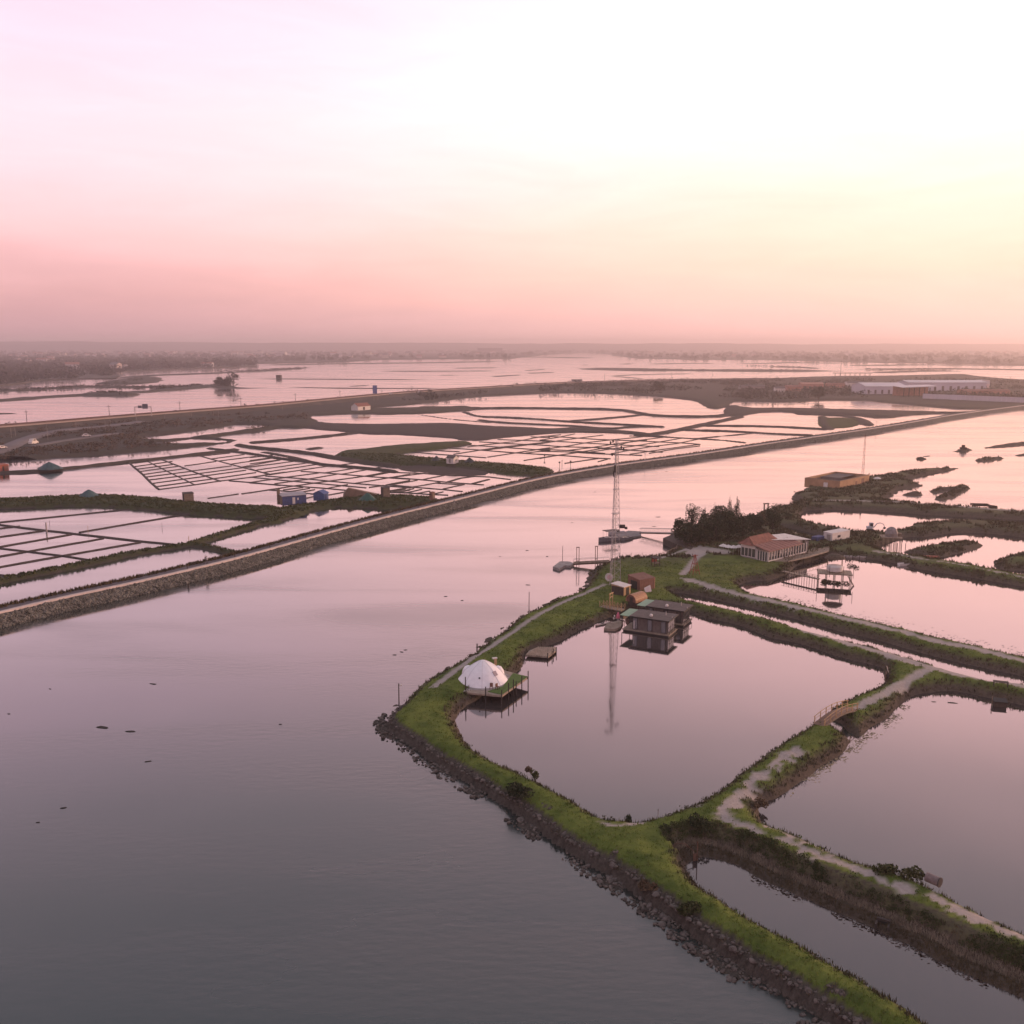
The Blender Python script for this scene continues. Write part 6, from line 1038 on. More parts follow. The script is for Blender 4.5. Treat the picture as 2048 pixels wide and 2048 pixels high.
person(p1_, dirp, 'person in dark clothes walking on the embankment path', mat('dark_jacket', (.035, .025, .025), .9, .2, 4), mat('brown_trousers', (.05, .04, .04), .9, .2, 4), .26); person(p2_, dirp, 'person in white top walking beside the darker one', M['cream'], mat('grey_trousers', (.09, .075, .09), .9, .2, 4), -.22)
pole(377, 1176, 1.0, 'dark mooring stake in the river below the walkers', .16, False, 0); 

# ================================================================ road, railway poles, signs, cars on the left shore
RD = resample(smooth_line(PP([(-320, 874), (0, 852), (132, 841), (265, 830), (397, 820), (511, 812), (644, 799), (750, 789), (856, 781), (962, 775), (1023, 771), (1130, 765), (1209, 763), (1305, 760), (1535, 757)], 4.0), 2), 8.0); RN = normals2(RD)
M_ROAD = mat('road_asphalt', (.20, .16, .155), .9, .15, .05)
tag(strip('road_embankment', [(3, 0), (.5, 3.4), (-.3, 3.6), (-9, 3.6), (-11, 2.9), (-20, .8), (-22, -.5)], mat('road_bank', (.05, .042, .036), .95, scale=.1, col2=(.105, .078, .062)), .9, 5, RD, RN), kind='structure')
tag(strip('road', [(-1.2, 3.72), (-8.6, 3.72)], M_ROAD, 0, 1, RD, RN), kind='structure')
cb_ = tag(empty('crash_barrier', (0, 0, 0)), 'long dark parapet along the far edge of the raised road', 'barrier'); strip('rail', [(-.6, 3.6), (-.6, 5.0), (-.9, 5.0), (-.9, 3.6)], mat('parapet', (.10, .06, .055), .9, .2, .1), 0, 1, RD, RN, cb_)
c2 = tag(empty('guard_rail', (0, 0, 0)), 'pale guard rail along the near edge of the raised road', 'barrier'); strip('rail', [(-8.7, 3.7), (-8.7, 4.6), (-8.9, 4.6), (-8.9, 3.7)], mat('pale_rail', (.30, .23, .21), .7, .1, .1), 0, 1, RD, RN, c2)
LR = resample(smooth_line(PP([(-120, 925), (-40, 912), (10, 898), (45, 880), (90, 866), (140, 858), (210, 853), (290, 842)], 1.8), 2), 3.0); LN = normals2(LR); tag(strip('side_road', [(5.0, 1.4), (4.4, 1.95), (-4.4, 1.95), (-5.0, 1.4)], mat('side_road', (.155, .125, .125), .9, .15, .05), 0, 1, LR, LN), kind='structure')
LR2 = resample(smooth_line(PP([(60, 893), (120, 882), (175, 874), (215, 868), (250, 866)], 1.8), 2), 3.0); tag(strip('side_road', [(3, 1.4), (2.6, 1.9), (-2.6, 1.9), (-3, 1.4)], mat('side_road', (0, 0, 0)), 0, 1, LR2, normals2(LR2)), kind='structure')
def upole(px, py, z, h, label, m, arm=True, r=.22, group=None):
    x_, y_ = P(px, py, z); t = thing('utility_pole', label, 'pole', (x_, y_, z - .3), 0, group); tb(t, 'shaft', [(0, 0, 0), (0, 0, h)], r, m, 5, r * .7)
    if arm: bx(t, 'cross_arm', (0, 0, h - 1.0), (2.6, .2, .2), m)
for np_, (px, py, h) in enumerate(((54, 846, 8), (219, 834, 8.2), (360, 822, 7), (482, 812, 7), (591, 803, 7), (680, 796, 7), (764, 790, 5), (824, 783, 6), (1209, 762, 9), (1343, 756, 11), (1425, 752, 8))): upole(px, py, 3.6, h, ORD[np_] + ' thin dark utility pole on the raised road, counted rightwards', M['dark'], True, .2, 'utility poles along the raised road')
for np_, (px, py, h) in enumerate(sorted(((23, 876, 6), (31, 872, 5), (96, 880, 10), (153, 864, 7), (211, 860, 8), (221, 857, 7.5), (274, 850, 7), (330, 840, 6), (437, 834, 6), (427, 832, 5), (383, 834, 6), (565, 820, 5), (640, 812, 5), (748, 801, 5), (756, 800, 5), (604, 815, 5), (865, 792, 5), (977, 784, 5)))): upole(px, py, 1.6, h, ORD[np_] + ' pale post from the left below the raised road', mat('post_grey', (.24, .20, .19), .8, .1, 1), False, .13, 'pale posts below the raised road')
x_, y_ = P(287, 832, 3.6); t = thing('sign_gantry', 'motorway sign gantry with two dark boards over the road', 'gantry', (x_, y_, 3.4), R(8))
for s_ in (-5.2, 5.2): tb(t, 'leg', [(s_, 0, 0), (s_, 0, 6.4)], .28, M['steel'], 6)
bx(t, 'beam', (0, 0, 6.2), (10.6, .4, .5), M['steel']); bx(t, 'board', (1.4, -.3, 6.6), (3.6, .2, 3.2), mat('dark_board', (.10, .095, .12), .6, .1, 1)); bx(t, 'board', (-1.9, -.3, 6.3), (2.4, .2, 1.7), mat('dark_board', (0, 0, 0)))
x_, y_ = P(750, 791, 3.6); t = thing('billboard', 'tall blue roadside sign above the raised road', 'sign', (x_, y_, 3.4), R(5)); bx(t, 'board', (0, 0, 5.8), (4.0, .4, 7.6), mat('blue_sign', (.08, .11, .28), .6, .15, .4)); tb(t, 'post', [(-1, .3, 0), (-1, .3, 4)], .2, M['steel']); tb(t, 'post', [(1, .3, 0), (1, .3, 4)], .2, M['steel'])
def car(px, py, z, label, name='car', L=4.4, W=1.8, H=1.5, m=None, rz=0.0):
    x_, y_ = P(px, py, z); t = thing(name, label, 'car' if name == 'car' else 'van', (x_, y_, z), rz); m = m or M['cream']; lo = H * .55
    pr = [(-L / 2, .3), (-L / 2, lo), (-L * .38, lo * 1.05), (-L * .28, H), (L * .12, H), (L * .27, lo * 1.05), (L * .47, lo * .9), (L / 2, .3)]; o_ = MB(); k = len(pr); o_.v = [(a, -W / 2, b) for a, b in pr] + [(a, W / 2, b) for a, b in pr]; o_.f = [tuple(range(k)), tuple(range(2 * k - 1, k - 1, -1))] + [(i, i + k, (i + 1) % k + k, (i + 1) % k) for i in range(k)]; o_.build('body', m, t)
    for s_ in (-1, 1): bx(t, 'side_window', (-L * .07, s_ * (W / 2 + .005), H * .78), (L * .34, .02, H * .25), M['glass'])
    bx(t, 'windscreen', (L * .2, 0, H * .79), (.25, W * .85, H * .24), M['glass'])
    for sx in (-L * .3, L * .3):
        for sy in (-1, 1): o2 = MB().tube([(sx, sy * W / 2 - .1 * sy, .32), (sx, sy * W / 2 + .03 * sy, .32)], .32, 12); o2.build('wheel', M['black'], t)
    return t
car(173, 873, 1.95, 'white car on the lane below the raised road', rz=R(30)); car(4, 897, 1.95, 'white car at the left edge on the side road', rz=R(60)); car(67, 888, 1.95, 'white van parked among the scrub', 'van', 5.0, 2.0, 2.6, rz=R(80))
for i, (px, lb) in enumerate([(782, 'white car on the raised road right of the blue sign'), (840, 'pale car farther along the raised road'), (858, 'small pale car at the bend of the raised road')]): car(px, 789 - i * 4, 3.75, lb, rz=R(20))
# ================================================================ industrial shore
def shed(px0, px1, py, z, h, depth, label, mw, mr, rise, doors=6, name='warehouse', cat='warehouse', group=None):
    return gable(name, cat, label, (px0, py), (px1, py), z, h, depth, rise, mw, mr, [('door', 'f', (i + .3) / doors, (i + .6) / doors, .2, h * .55, M['grey']) for i in range(doors)], True, group, .6)
WHM = mat('warehouse_white', (.50, .46, .52), .7, .08, .05); WHR = mat('warehouse_roof', (.62, .56, .58), .6, .08, .05)
shed(1731, 1812, 788, 2, 7.5, 40, 'white warehouse left of the long one on the industrial shore', WHM, WHR, 3.0); shed(1816, 1972, 781, 2, 8.5, 30, 'long white warehouse on the industrial shore', WHM, WHR, 2.0, 10)
boxhut('gable_block', 'building', 'pale pink end block at the right of the long warehouse', (1964, 779), (1979, 779), 2, 10, 14, mat('pink_block', (.68, .52, .50), .7, .08, .1), WHR, 0, .3, [('door', 'f', .3, .6, .2, 4, M['grey']), ('panel', 'f', .05, .95, 6, 9.5, WHR)])
x_, y_ = P(1806, 793, 2); t = thing('open_shed', 'open fronted shed with tall posts before the long warehouse', 'shed', (x_, y_, 1.6), 0); quad_roof('roof', [(0, 0, 8.5), (34, 6, 9.5), (34, 26, 10), (0, 26, 9)], .5, WHR, t); bx(t, 'back_wall', (17, 25, 4.5), (34, .5, 9), M['brick'])
for i in range(7): bx(t, 'post', (.5 + 5.3 * i, .9 * i, 4.3), (.6, .6, 8.6), M['dark'])
a, b = Vector(P(1845, 797, 1.5)), Vector(P(2060, 806, 1.5)); L_ = (b - a).length; t = thing('boundary_wall', 'long low white boundary wall at the right edge', 'wall', (a.x, a.y, 1), heading(a, b)); 
for i in range(24): bx(t, 'panel', (L_ * (i + .5) / 24, 0, 2.6), (L_ / 24 - .15, .4, 5.0), WHM)
bx(t, 'coping', (L_ / 2, 0, 5.2), (L_, .9, .25), M['dark'])
for i, (a, b, py, h, d_, mm, mr, lb) in enumerate([(1575, 1602, 782, 4.5, 12, 'brick', 'tile', 'salmon building at the left of the industrial yard'), (1604, 1647, 777, 5, 14, 'brick', 'brick', 'long salmon building with flat roof behind the pine'), (1552, 1570, 783, 3.5, 9, 'cream', 'roof', 'small pale house left of the salmon buildings'), (1695, 1730, 774, 5, 12, 'cream', 'roof', 'pale shed left of the white warehouse'), (1655, 1690, 775, 3.5, 9, 'brick', 'tile', 'low salmon shed between pine and white warehouse'), (1925, 2020, 788, 3, 12, 'brick', 'tile', 'long low tiled shed before the pink end block'), (1144, 1164, 766, 3, 8, 'cream', 'roof', 'low pale house on the causeway shore'), (1480, 1530, 778, 3, 9, 'concrete', 'roof', 'low grey greenhouse row on the industrial shore')]): shed(a, b, py, 1.8, h, d_, lb, M[mm], M[mr], 1.5, 4, 'yard_building', 'building', 'buildings on the industrial shore')
x_, y_ = P(1705, 752, 1.5); t = thing('trestle_bridge', 'thin dark trestle footbridge across the far channel', 'bridge', (x_, y_, 0), R(2)); bx(t, 'deck', (0, 0, 6.2), (62, 3, 1.0), M['rusty'])
for i in range(8): tb(t, 'trestle', [(-28 + 8 * i, 0, -1), (-28 + 8 * i, 0, 6)], .5, M['rusty'], 5)
upole(1681, 751, 1.5, 24, 'tall thin mast beside the far trestle footbridge', M['rusty'], True, .4)
tree('round', 7, (*P(1637, 798, 1.5), 1.2), 12, 6.2, 'large dark pine mirrored in the far pond', n=1400, size=.45)
tree('round', 2, (*P(1316, 781, 1.5), 1.3), 10, 6.5, 'dark rounded tree on the causeway shore', n=900, size=.45)
for i, (px, h, r, lb) in enumerate([(437, 11, 7, 'left tree of the group on the far mud strip'), (448, 8, 5, 'low tree second from left on the far mud strip'), (455, 9, 5, 'slim tree in the gap on the far mud strip'), (467, 17, 9, 'tallest tree of the group on the far mud strip')]): tree('round', i, (*P(px, 772.5, .8), .8), h, r, lb, n=900, size=.5, group='trees on the far mud strip')

# ================================================================ far shore: trees as one mass, houses one by one, hills
def clumps(name, X, Y, Z0, H, Rr, per, size, m, label, seed):
    r = np.random.default_rng(seed); n = len(X); k = np.repeat(np.arange(n), per); N = len(k)
    d = r.normal(size=(N, 3)); d /= np.linalg.norm(d, axis=1, keepdims=True); q = (.35 + .65 * r.random(N) ** .4)
    p = np.stack([X[k] + d[:, 0] * Rr[k] * q, Y[k] + d[:, 1] * Rr[k] * q, Z0[k] + H[k] * (.52 + .48 * d[:, 2] * q)], 1)
    u = r.normal(size=(N, 3)); u /= np.linalg.norm(u, axis=1, keepdims=True); v = np.cross(u, r.normal(size=(N, 3))); v /= np.linalg.norm(v, axis=1, keepdims=True)
    s_ = (size[k] * r.uniform(.6, 1.4, N))[:, None]
    V = np.stack([p - u * s_, p + v * s_ * .7, p + u * s_, p - v * s_ * .7], 1).reshape(-1, 3)
    return tag(link(name, np_mesh(name, V, np.arange(4 * N).reshape(N, 4), m)), label, kind='stuff')
r = np.random.default_rng(5)
def px_scatter(n, x0, x1, y0, y1, z=1.2):
    a = r.uniform(x0, x1, n); b = r.uniform(0, 1, n); D0, D1 = P(1024, y1, z)[1], P(1024, y0, z)[1]
    Y = D0 * (D1 / D0) ** b; X = (a - 1024) / F_PX * Y * 1.012; return X, Y
fs = np.array(far_shore)
def on_shore(X, Y, margin=25):
    q = np.interp(X / Y, [p[0] / p[1] for p in fs[np.argsort(fs[:, 0] / fs[:, 1])]], fs[np.argsort(fs[:, 0] / fs[:, 1])][:, 1]); return Y > q + margin
X, Y = px_scatter(6500, -260, 2300, 697, 770); k = on_shore(X, Y); X, Y = X[k], Y[k]; dens = fbm(X / 220, Y / 400, 3, 91); k = dens > -.09; X, Y = X[k], Y[k]
clumps('woodland', X, Y, np.full(len(X), .8), r.uniform(7, 15, len(X)) * (1 + .8 * np.clip(fbm(X / 300, Y / 500, 2, 95), 0, 1)), r.uniform(6, 13, len(X)) * (Y / 3000) ** .4, 26, 1.4 + Y / 2400, L_FAR, 'hazy wooded shore behind the lagoon', 8)
X, Y = px_scatter(4200, -260, 620, 716, 772); k = on_shore(X, Y, 10); X, Y = X[k], Y[k]; k = fbm(X / 160, Y / 260, 3, 93) > -.16; X, Y = X[k], Y[k]
clumps('shore_woodland', X, Y, np.full(len(X), .6), r.uniform(5, 11, len(X)), r.uniform(5, 11, len(X)), 26, np.full(len(X), 1.7), L_FAR, 'dense dark trees on the left far shore', 18)
X, Y = px_scatter(7000, 150, 2300, 760, 803); gz_ = west_height(X, Y); k = (gz_[1] > 6) & (fbm(X / 60, Y / 90, 3, 97) > -.04); X, Y = X[k], Y[k]
clumps('scrub', X, Y, np.full(len(X), 1.2), r.uniform(1.5, 5.5, len(X)), r.uniform(2, 6, len(X)), 14, np.full(len(X), .8), L_FAR, 'dark scrub on the industrial shore', 9)
X, Y = px_scatter(5200, -260, 620, 828, 925); gz_ = west_height(X, Y); rd = np.minimum(seg_dist(X, Y, LR, False)[0], seg_dist(X, Y, LR2, False)[0]); k = (gz_[1] > 3) & (rd > 6) & (fbm(X / 25, Y / 40, 3, 99) > -.05); X, Y = X[k], Y[k]
clumps('dry_scrub', X, Y, np.full(len(X), 1.1), r.uniform(.7, 2.4, len(X)), r.uniform(.9, 2.6, len(X)), 14, np.full(len(X), .38), mat('dry_scrub', (.05, .042, .030), .95, scale=.05, col2=(.15, .10, .07), spec=.05), 'dry brown scrub below the raised road', 10)
t_ = np.repeat(np.arange(len(RD))[(RD[:, 1] < 1500)], 2); X = RD[t_, 0] + r.normal(0, 3, len(t_)); Y = RD[t_, 1] + 4 + r.normal(0, 2, len(t_)); k = r.random(len(t_)) < .35; X, Y = X[k], Y[k]
clumps('road_bushes', X, Y, np.full(len(X), 3.0), r.uniform(1, 3.2, len(X)), r.uniform(1, 3, len(X)), 14, np.full(len(X), .5), L_FAR, 'low bushes along the far edge of the raised road', 12)
# bushes on the strips and far islands
SX, SY = [], []
for pts, n in (([(330, 777), (400, 770), (470, 772)], 60), ([(-60, 783), (90, 777), (185, 772), (265, 774), (371, 772)], 90), ([(185, 788), (215, 785), (248, 789)], 50), ([(225, 768), (262, 763), (294, 755)], 50), ([(1263, 739), (1400, 740), (1600, 741)], 60), ([(430, 743), (511, 741), (600, 736)], 70), ([(1712, 738), (1790, 739), (1900, 738)], 60), ([(1500, 731), (1600, 734)], 30)):
    l = resample(PP(pts, 1), 4.0); i = r.integers(0, len(l), n); SX += list(l[i, 0] + r.normal(0, 5, n)); SY += list(l[i, 1] + r.normal(0, 6, n))
X, Y = np.array(SX), np.array(SY); clumps('lagoon_scrub', X, Y, np.full(len(X), .6), r.uniform(1, 3.4, len(X)), r.uniform(2, 6, len(X)), 14, np.full(len(X), .9), L_FAR, 'low scrub on the far mud strips', 14)
# town houses
hm_w = [mat('town_white', (.52, .47, .48), .8, .08, .1), mat('town_pink', (.45, .36, .35), .8, .08, .1), mat('town_cream', (.50, .44, .39), .8, .08, .1)]; hm_r = [mat('town_tile', (.30, .14, .11), .85, .15, .1), mat('town_slate', (.22, .19, .20), .85, .15, .1)]
houses = {}
for v in range(6):
    rr = random.Random(v); L_, D_, h_, rs_ = rr.uniform(12, 26), rr.uniform(9, 12), rr.uniform(5, 9), rr.uniform(2, 3.2)
    w_ = MB().add([(-L_ / 2, -D_ / 2, 0), (L_ / 2, -D_ / 2, 0), (L_ / 2, D_ / 2, 0), (-L_ / 2, D_ / 2, 0), (-L_ / 2, -D_ / 2, h_), (L_ / 2, -D_ / 2, h_), (L_ / 2, D_ / 2, h_), (-L_ / 2, D_ / 2, h_), (-L_ / 2, 0, h_ + rs_), (L_ / 2, 0, h_ + rs_)], [(0, 1, 5, 4), (2, 3, 7, 6), (1, 2, 6, 9, 5), (3, 0, 4, 8, 7)]).mesh('wall', hm_w[v % 3])
    rf = MB().add([(-L_ / 2 - .5, -D_ / 2 - .6, h_ - .3), (L_ / 2 + .5, -D_ / 2 - .6, h_ - .3), (L_ / 2 + .5, 0, h_ + rs_ + .2), (-L_ / 2 - .5, 0, h_ + rs_ + .2), (L_ / 2 + .5, D_ / 2 + .6, h_ - .3), (-L_ / 2 - .5, D_ / 2 + .6, h_ - .3)], [(0, 1, 2, 3), (3, 2, 4, 5)]).mesh('roof', hm_r[v % 2])
    wins = MB(); houses[v] = (w_, rf, [MB().box((-L_ / 2 + (i + .5) * L_ / 4, -D_ / 2 - .03, zz), (1.4, .1, 1.6)).mesh('window', M['grey']) for i in range(4) for zz in ((1.9, 4.6) if h_ > 6.5 else (2.2,))])
rr = random.Random(77); nh = 0
spots = [(35, 723, 1), (62, 722, 0), (58, 727, 1), (84, 725, 0), (98, 723, 2), (100, 719, 0), (188, 712, 0), (196, 705, 1), (205, 711, 1), (212, 704, 0), (145, 737, 0), (232, 740, 1), (245, 735, 0), (345, 709, 0), (352, 706, 1), (380, 712, 2), (446, 734, 0), (415, 733, 0), (470, 710, 0), (466, 702, 1), (558, 713, 0), (540, 714, 2), (520, 712, 0), (500, 715, 0)]
for i in range(130): spots.append((rr.uniform(10, 1010) if i < 105 else rr.uniform(1050, 2040), rr.choice([701, 703, 705, 707, 709, 711, 713]) + rr.uniform(-1, 3), rr.randrange(6)))
for px, py, v in spots:
    x_, y_ = P(px, py, 2.0)
    if not on_shore(np.array([x_]), np.array([y_]), 60)[0]: continue
    t = thing('town_house', 'tiny pale house in the hazy town along the far shore', 'house', (x_, y_, 1.0 + (3.5 if py < 712 else 0)), rr.uniform(-.5, .5), 'houses of the far town'); sc_ = rr.uniform(.9, 1.3); t.scale = (sc_, sc_, sc_ * rr.uniform(.9, 1.5)); w_, rf, ws = houses[v]; wo_ = link('wall', w_, t); link('roof', rf, t)
    if py > 716:
        for m_ in ws: link('window', m_, wo_)
for i, (a, b, py, h, lb) in enumerate([(500, 530, 714, 14, 'long grey apartment block in the far town'), (552, 570, 714, 20, 'pale square block at the right end of the far town row'), (955, 1005, 706, 30, 'large hazy dark hall on the far skyline')]):
    boxhut('town_block', 'building', lb, (a, py), (b, py), 1.5, h, 40, hm_w[0] if i < 2 else M['grey'], hm_r[1], 0, .5, [('window', 'f', (k + .2) / 8, (k + .8) / 8, h * .3 * j + 2, h * .3 * j + 4.2, M['grey']) for k in range(8) for j in range(3)])
# low hills on the skyline
hx = np.linspace(-7600, 7600, 140); HV = []; M_HILL = mat('hill_scrub', (.035, .036, .028), .95, scale=.002, col2=(.07, .06, .05))
for row, (dy, k) in enumerate([(7200, 0), (8000, .62), (8600, 1.0), (9600, .5), (10500, 0)]):
    for x_ in hx:
        hgt = 66 - x_ * .0026 + 22 * float(fbm(np.array([x_ / 900.0]), np.array([3.3]), 4, 61)[0]) + 14 * float(fbm(np.array([x_ / 160.0]), np.array([7.7]), 3, 62)[0]); HV.append((x_ * (dy / 8600), dy, 1.0 + k * max(20, hgt)))
nx = len(hx); HQ = [(r_ * nx + i, r_ * nx + i + 1, (r_ + 1) * nx + i + 1, (r_ + 1) * nx + i) for r_ in range(4) for i in range(nx - 1)]
tag(link('hills', np_mesh('hills', HV, np.array(HQ), M_HILL, True)), 'low hazy hills along the horizon', kind='structure')
# ================================================================ ground cover near the camera
def scatter_near(n, x0, x1, y0, y1, seed, fn):
    r = np.random.default_rng(seed); u = r.random(n); Y = y0 * (y1 / y0) ** u; X = r.uniform(x0, x1, n)
    z, d, sand, green, rock, bench = near_height(X, Y); k = fn(X, Y, z, d, sand, green, rock, bench, r); return X[k], Y[k], z[k]
def in_view(X, Y): return (np.abs(X / Y) < .8) & (Y > 44)
def tufts(name, X, Y, Z0, h0, h1, spread, blades, m, label, seed, wid=.05):
    r = np.random.default_rng(seed); n = len(X); k = np.repeat(np.arange(n), blades); N = len(k); a = r.uniform(0, 6.28, N); h = r.uniform(h0, h1, N)
    bx_ = X[k] + r.normal(0, spread, N); by = Y[k] + r.normal(0, spread, N); dx, dy = np.cos(a), np.sin(a); w_ = wid * (.7 + .6 * r.random(N)) * np.clip(Y[k] / 90, 1, 2.2)
    ln = r.uniform(.1, .5, N) * h; b = Z0[k] - .06
    V = np.stack([np.stack([bx_ - dy * w_, by + dx * w_, b], 1), np.stack([bx_ + dy * w_, by - dx * w_, b], 1), np.stack([bx_ + dx * ln, by + dy * ln, b + h], 1)], 1).reshape(-1, 3)
    return tag(link(name, np_mesh(name, V, np.arange(3 * N).reshape(N, 3), m)), label, kind='stuff')
G1 = mat('grass_blades', (.072, .106, .021), .9, scale=.35, col2=(.172, .205, .046), spec=.1, detail=5); G2 = mat('bank_shrub', (.036, .036, .022), .95, scale=.5, col2=(.13, .105, .065), spec=.05, detail=5); G3 = mat('reed_blades', (.07, .05, .034), .9, scale=.8, col2=(.27, .20, .15), spec=.1, detail=4)
X, Y, Z0 = scatter_near(270000, -30, 125, 46, 210, 21, lambda X, Y, z, d, s, g, rk, b, r: in_view(X, Y) & (g > .3) & (s < .35) & (d > .6) & (r.random(len(X)) < (.35 + .9 * np.clip(fbm(X * .3, Y * .3, 3, 5) + .3, 0, 1))))
tufts('grass', X, Y, Z0, .10, .30, .10, 3, G1, 'green grass covering the nearest banks', 31, .045)
X, Y, Z0 = scatter_near(150000, -30, 125, 46, 230, 22, lambda X, Y, z, d, s, g, rk, b, r: in_view(X, Y) & (rk < .5) & ~b & (d > .15) & ((d < 1.7) | ((region_sdf(X, Y, ponds['C']) > -4.3) & (region_sdf(X, Y, outer, 40) > 7))) & (z < 1.55) & (s < .3) & (r.random(len(X)) < .75))
tufts('bank_shrubs', X, Y, Z0, .18, .5, .14, 4, G2, 'brown green salt scrub on the pond banks', 32, .06)
X, Y, Z0 = scatter_near(170000, 15, 75, 46, 110, 23, lambda X, Y, z, d, s, g, rk, b, r: in_view(X, Y) & b & (d > .1)); dc_ = -region_sdf(X, Y, ponds['C']); k = dc_ > 1.35 + .5 * fbm(X * .5, Y * .5, 2, 66)
tufts('reeds', X[k], Y[k], Z0[k], .22, .5, .10, 4, mat('pale_reeds', (.16, .125, .095), .9, scale=.9, col2=(.34, .275, .22), spec=.1, detail=4), 'pale dry reeds at the back of the ditch ledge', 33, .03)
tufts('marsh_grass', X[~k], Y[~k], Z0[~k], .12, .32, .10, 4, mat('marsh_blades', (.045, .036, .022), .9, scale=.7, col2=(.13, .10, .06), spec=.1, detail=4), 'brown marsh grass along the long ditch', 37, .035)
X, Y, Z0 = scatter_near(60000, -30, 230, 200, 420, 24, lambda X, Y, z, d, s, g, rk, b, r: in_view(X, Y) & (d > .3) & (s < .3) & (g < .6) & (fbm(X * .2, Y * .2, 3, 6) > -.1))
tufts('dark_scrub', X, Y, Z0, .25, .9, .3, 4, G2, 'dark scrub on the banks behind the restaurant', 34, .10)
# clumps of taller weed give the meadow light and dark patches
X, Y, Z0 = scatter_near(2600, -30, 125, 58, 190, 25, lambda X, Y, z, d, s, g, rk, b, r: in_view(X, Y) & (g > .4) & (s < .1) & (d > 1.2) & (fbm(X * .25, Y * .25, 3, 8) > .06))
clumps('weeds', X, Y, Z0 - .05, rng.uniform(.25, .6, len(X)), rng.uniform(.2, .55, len(X)), 22, np.full(len(X), .085), mat('weed_leaves', (.045, .075, .016), .9, scale=.8, col2=(.10, .14, .03), spec=.1), 'taller weeds in the meadow of the near bank', 35)
X, Y, Z0 = scatter_near(5200, -30, 125, 58, 200, 26, lambda X, Y, z, d, s, g, rk, b, r: in_view(X, Y) & (rk < .5) & ~b & (d > .2) & ((d < 1.5) | ((region_sdf(X, Y, ponds['C']) > -4.3) & (region_sdf(X, Y, outer, 40) > 7))) & (z < 1.5) & (s < .1) & (fbm(X * .3, Y * .3, 3, 12) > .03) & ((region_sdf(X, Y, outer, 40) > 3.5) | (Y < 125)))
clumps('bank_bushes', X, Y, Z0 - .05, rng.uniform(.3, .7, len(X)), rng.uniform(.25, .6, len(X)), 24, np.full(len(X), .09), mat('bank_bush_leaves', (.032, .036, .020), .95, scale=.4, col2=(.095, .082, .050), spec=.05), 'low dark bushes on the pond banks', 36)
X, Y, Z0 = scatter_near(40000, -30, 62, 46, 130, 28, lambda X, Y, z, d, s, g, rk, b, r: in_view(X, Y) & (rk > .5) & (z > .55) & (fbm(X * .35, Y * .35, 3, 15) > .10))
tufts('dry_tussocks', X, Y, Z0, .15, .45, .12, 4, mat('tussock_blades', (.05, .040, .028), .9, scale=.5, col2=(.16, .125, .085), spec=.1), 'dry tussocks among the rocks of the river bank', 38, .04)
X, Y, Z0 = scatter_near(60000, 15, 75, 46, 110, 29, lambda X, Y, z, d, s, g, rk, b, r: in_view(X, Y) & ~b & (s < .15) & (z < 1.6) & (region_sdf(X, Y, ponds['C']) > -4.4) & (region_sdf(X, Y, ponds['C']) < -2.3) & (region_sdf(X, Y, outer, 40) > 7) & (fbm(X * .4, Y * .4, 3, 17) > -.12))
clumps('slope_shrubs', X, Y, Z0 - .06, rng.uniform(.25, .55, len(X)), rng.uniform(.2, .45, len(X)), 20, np.full(len(X), .075), mat('slope_shrub_leaves', (.026, .038, .017), .95, scale=.35, col2=(.075, .085, .036), spec=.05), 'dark green shrubs on the slope above the ditch ledge', 39)
# ---- stones: the river bank below the meadow and the embankment opposite
def stone_mesh(seed, m):
    return ico(1.0, 1, seed, .22, (1, .8, .62)).mesh('stone', m)
stones = [stone_mesh(s_, M['stone']) for s_ in range(6)]
X, Y, Z0 = scatter_near(85000, -30, 62, 46, 130, 27, lambda X, Y, z, d, s, g, rk, b, r: (rk > .5) & (d > -.05) & (r.random(len(X)) < .9))
r = np.random.default_rng(3); sz = np.clip(r.lognormal(-1.9, .45, len(X)), .07, .42); o_ = np.argsort(-sz / Y * in_view(X, Y)); big, rest = o_[:300], o_[300:]
bank = tag(empty('rock_bank', (*P(1210, 1740, .5), 0)), 'tumbled dark rocks along the near river bank', kind='structure')
for i in big:
    q = link('stone', stones[i % 6], bank); q.location = (X[i] - bank.location.x, Y[i] - bank.location.y, Z0[i] + sz[i] * .15); q.scale = (sz[i],) * 3; q.rotation_euler = (r.uniform(-.5, .5), r.uniform(-.5, .5), r.uniform(0, 6.28))
def joined_stones(name, X, Y, Z0, sz, m, parent, seed, label=None):
    bm = bmesh.new(); bmesh.ops.create_icosphere(bm, subdivisions=1, radius=1.0); v0 = np.array([v.co for v in bm.verts]); f0 = np.array([[v.index for v in f.verts] for f in bm.faces]); bm.free(); r = np.random.default_rng(seed); n = len(X)
    V = v0[None] * (1 + r.uniform(-.25, .25, (n, len(v0), 1))) * np.array([1, .8, .6]) * sz[:, None, None]; a = r.uniform(0, 6.28, n); c, s_ = np.cos(a)[:, None], np.sin(a)[:, None]
    t = r.uniform(-.5, .5, n)[:, None]; x_, y_, z_ = V[..., 0], V[..., 1], V[..., 2] + V[..., 0] * t
    V = np.stack([x_ * c - y_ * s_ + X[:, None], x_ * s_ + y_ * c + Y[:, None], z_ + Z0[:, None]], 2).reshape(-1, 3); F = (f0[None] + (np.arange(n) * len(v0))[:, None, None]).reshape(-1, 3)
    q = link(name, np_mesh(name, V, F, m), parent); q['kind'] = 'stuff'
    if label: q['label'] = label
    return q
M_ST = mat('loose_stone', (.035, .030, .028), .92, scale=1.6, col2=(.19, .16, .145), spec=.15, detail=6)
q = joined_stones('stones', X[rest] - bank.location.x, Y[rest] - bank.location.y, Z0[rest] + sz[rest] * .25, sz[rest], M_ST, bank, 4)
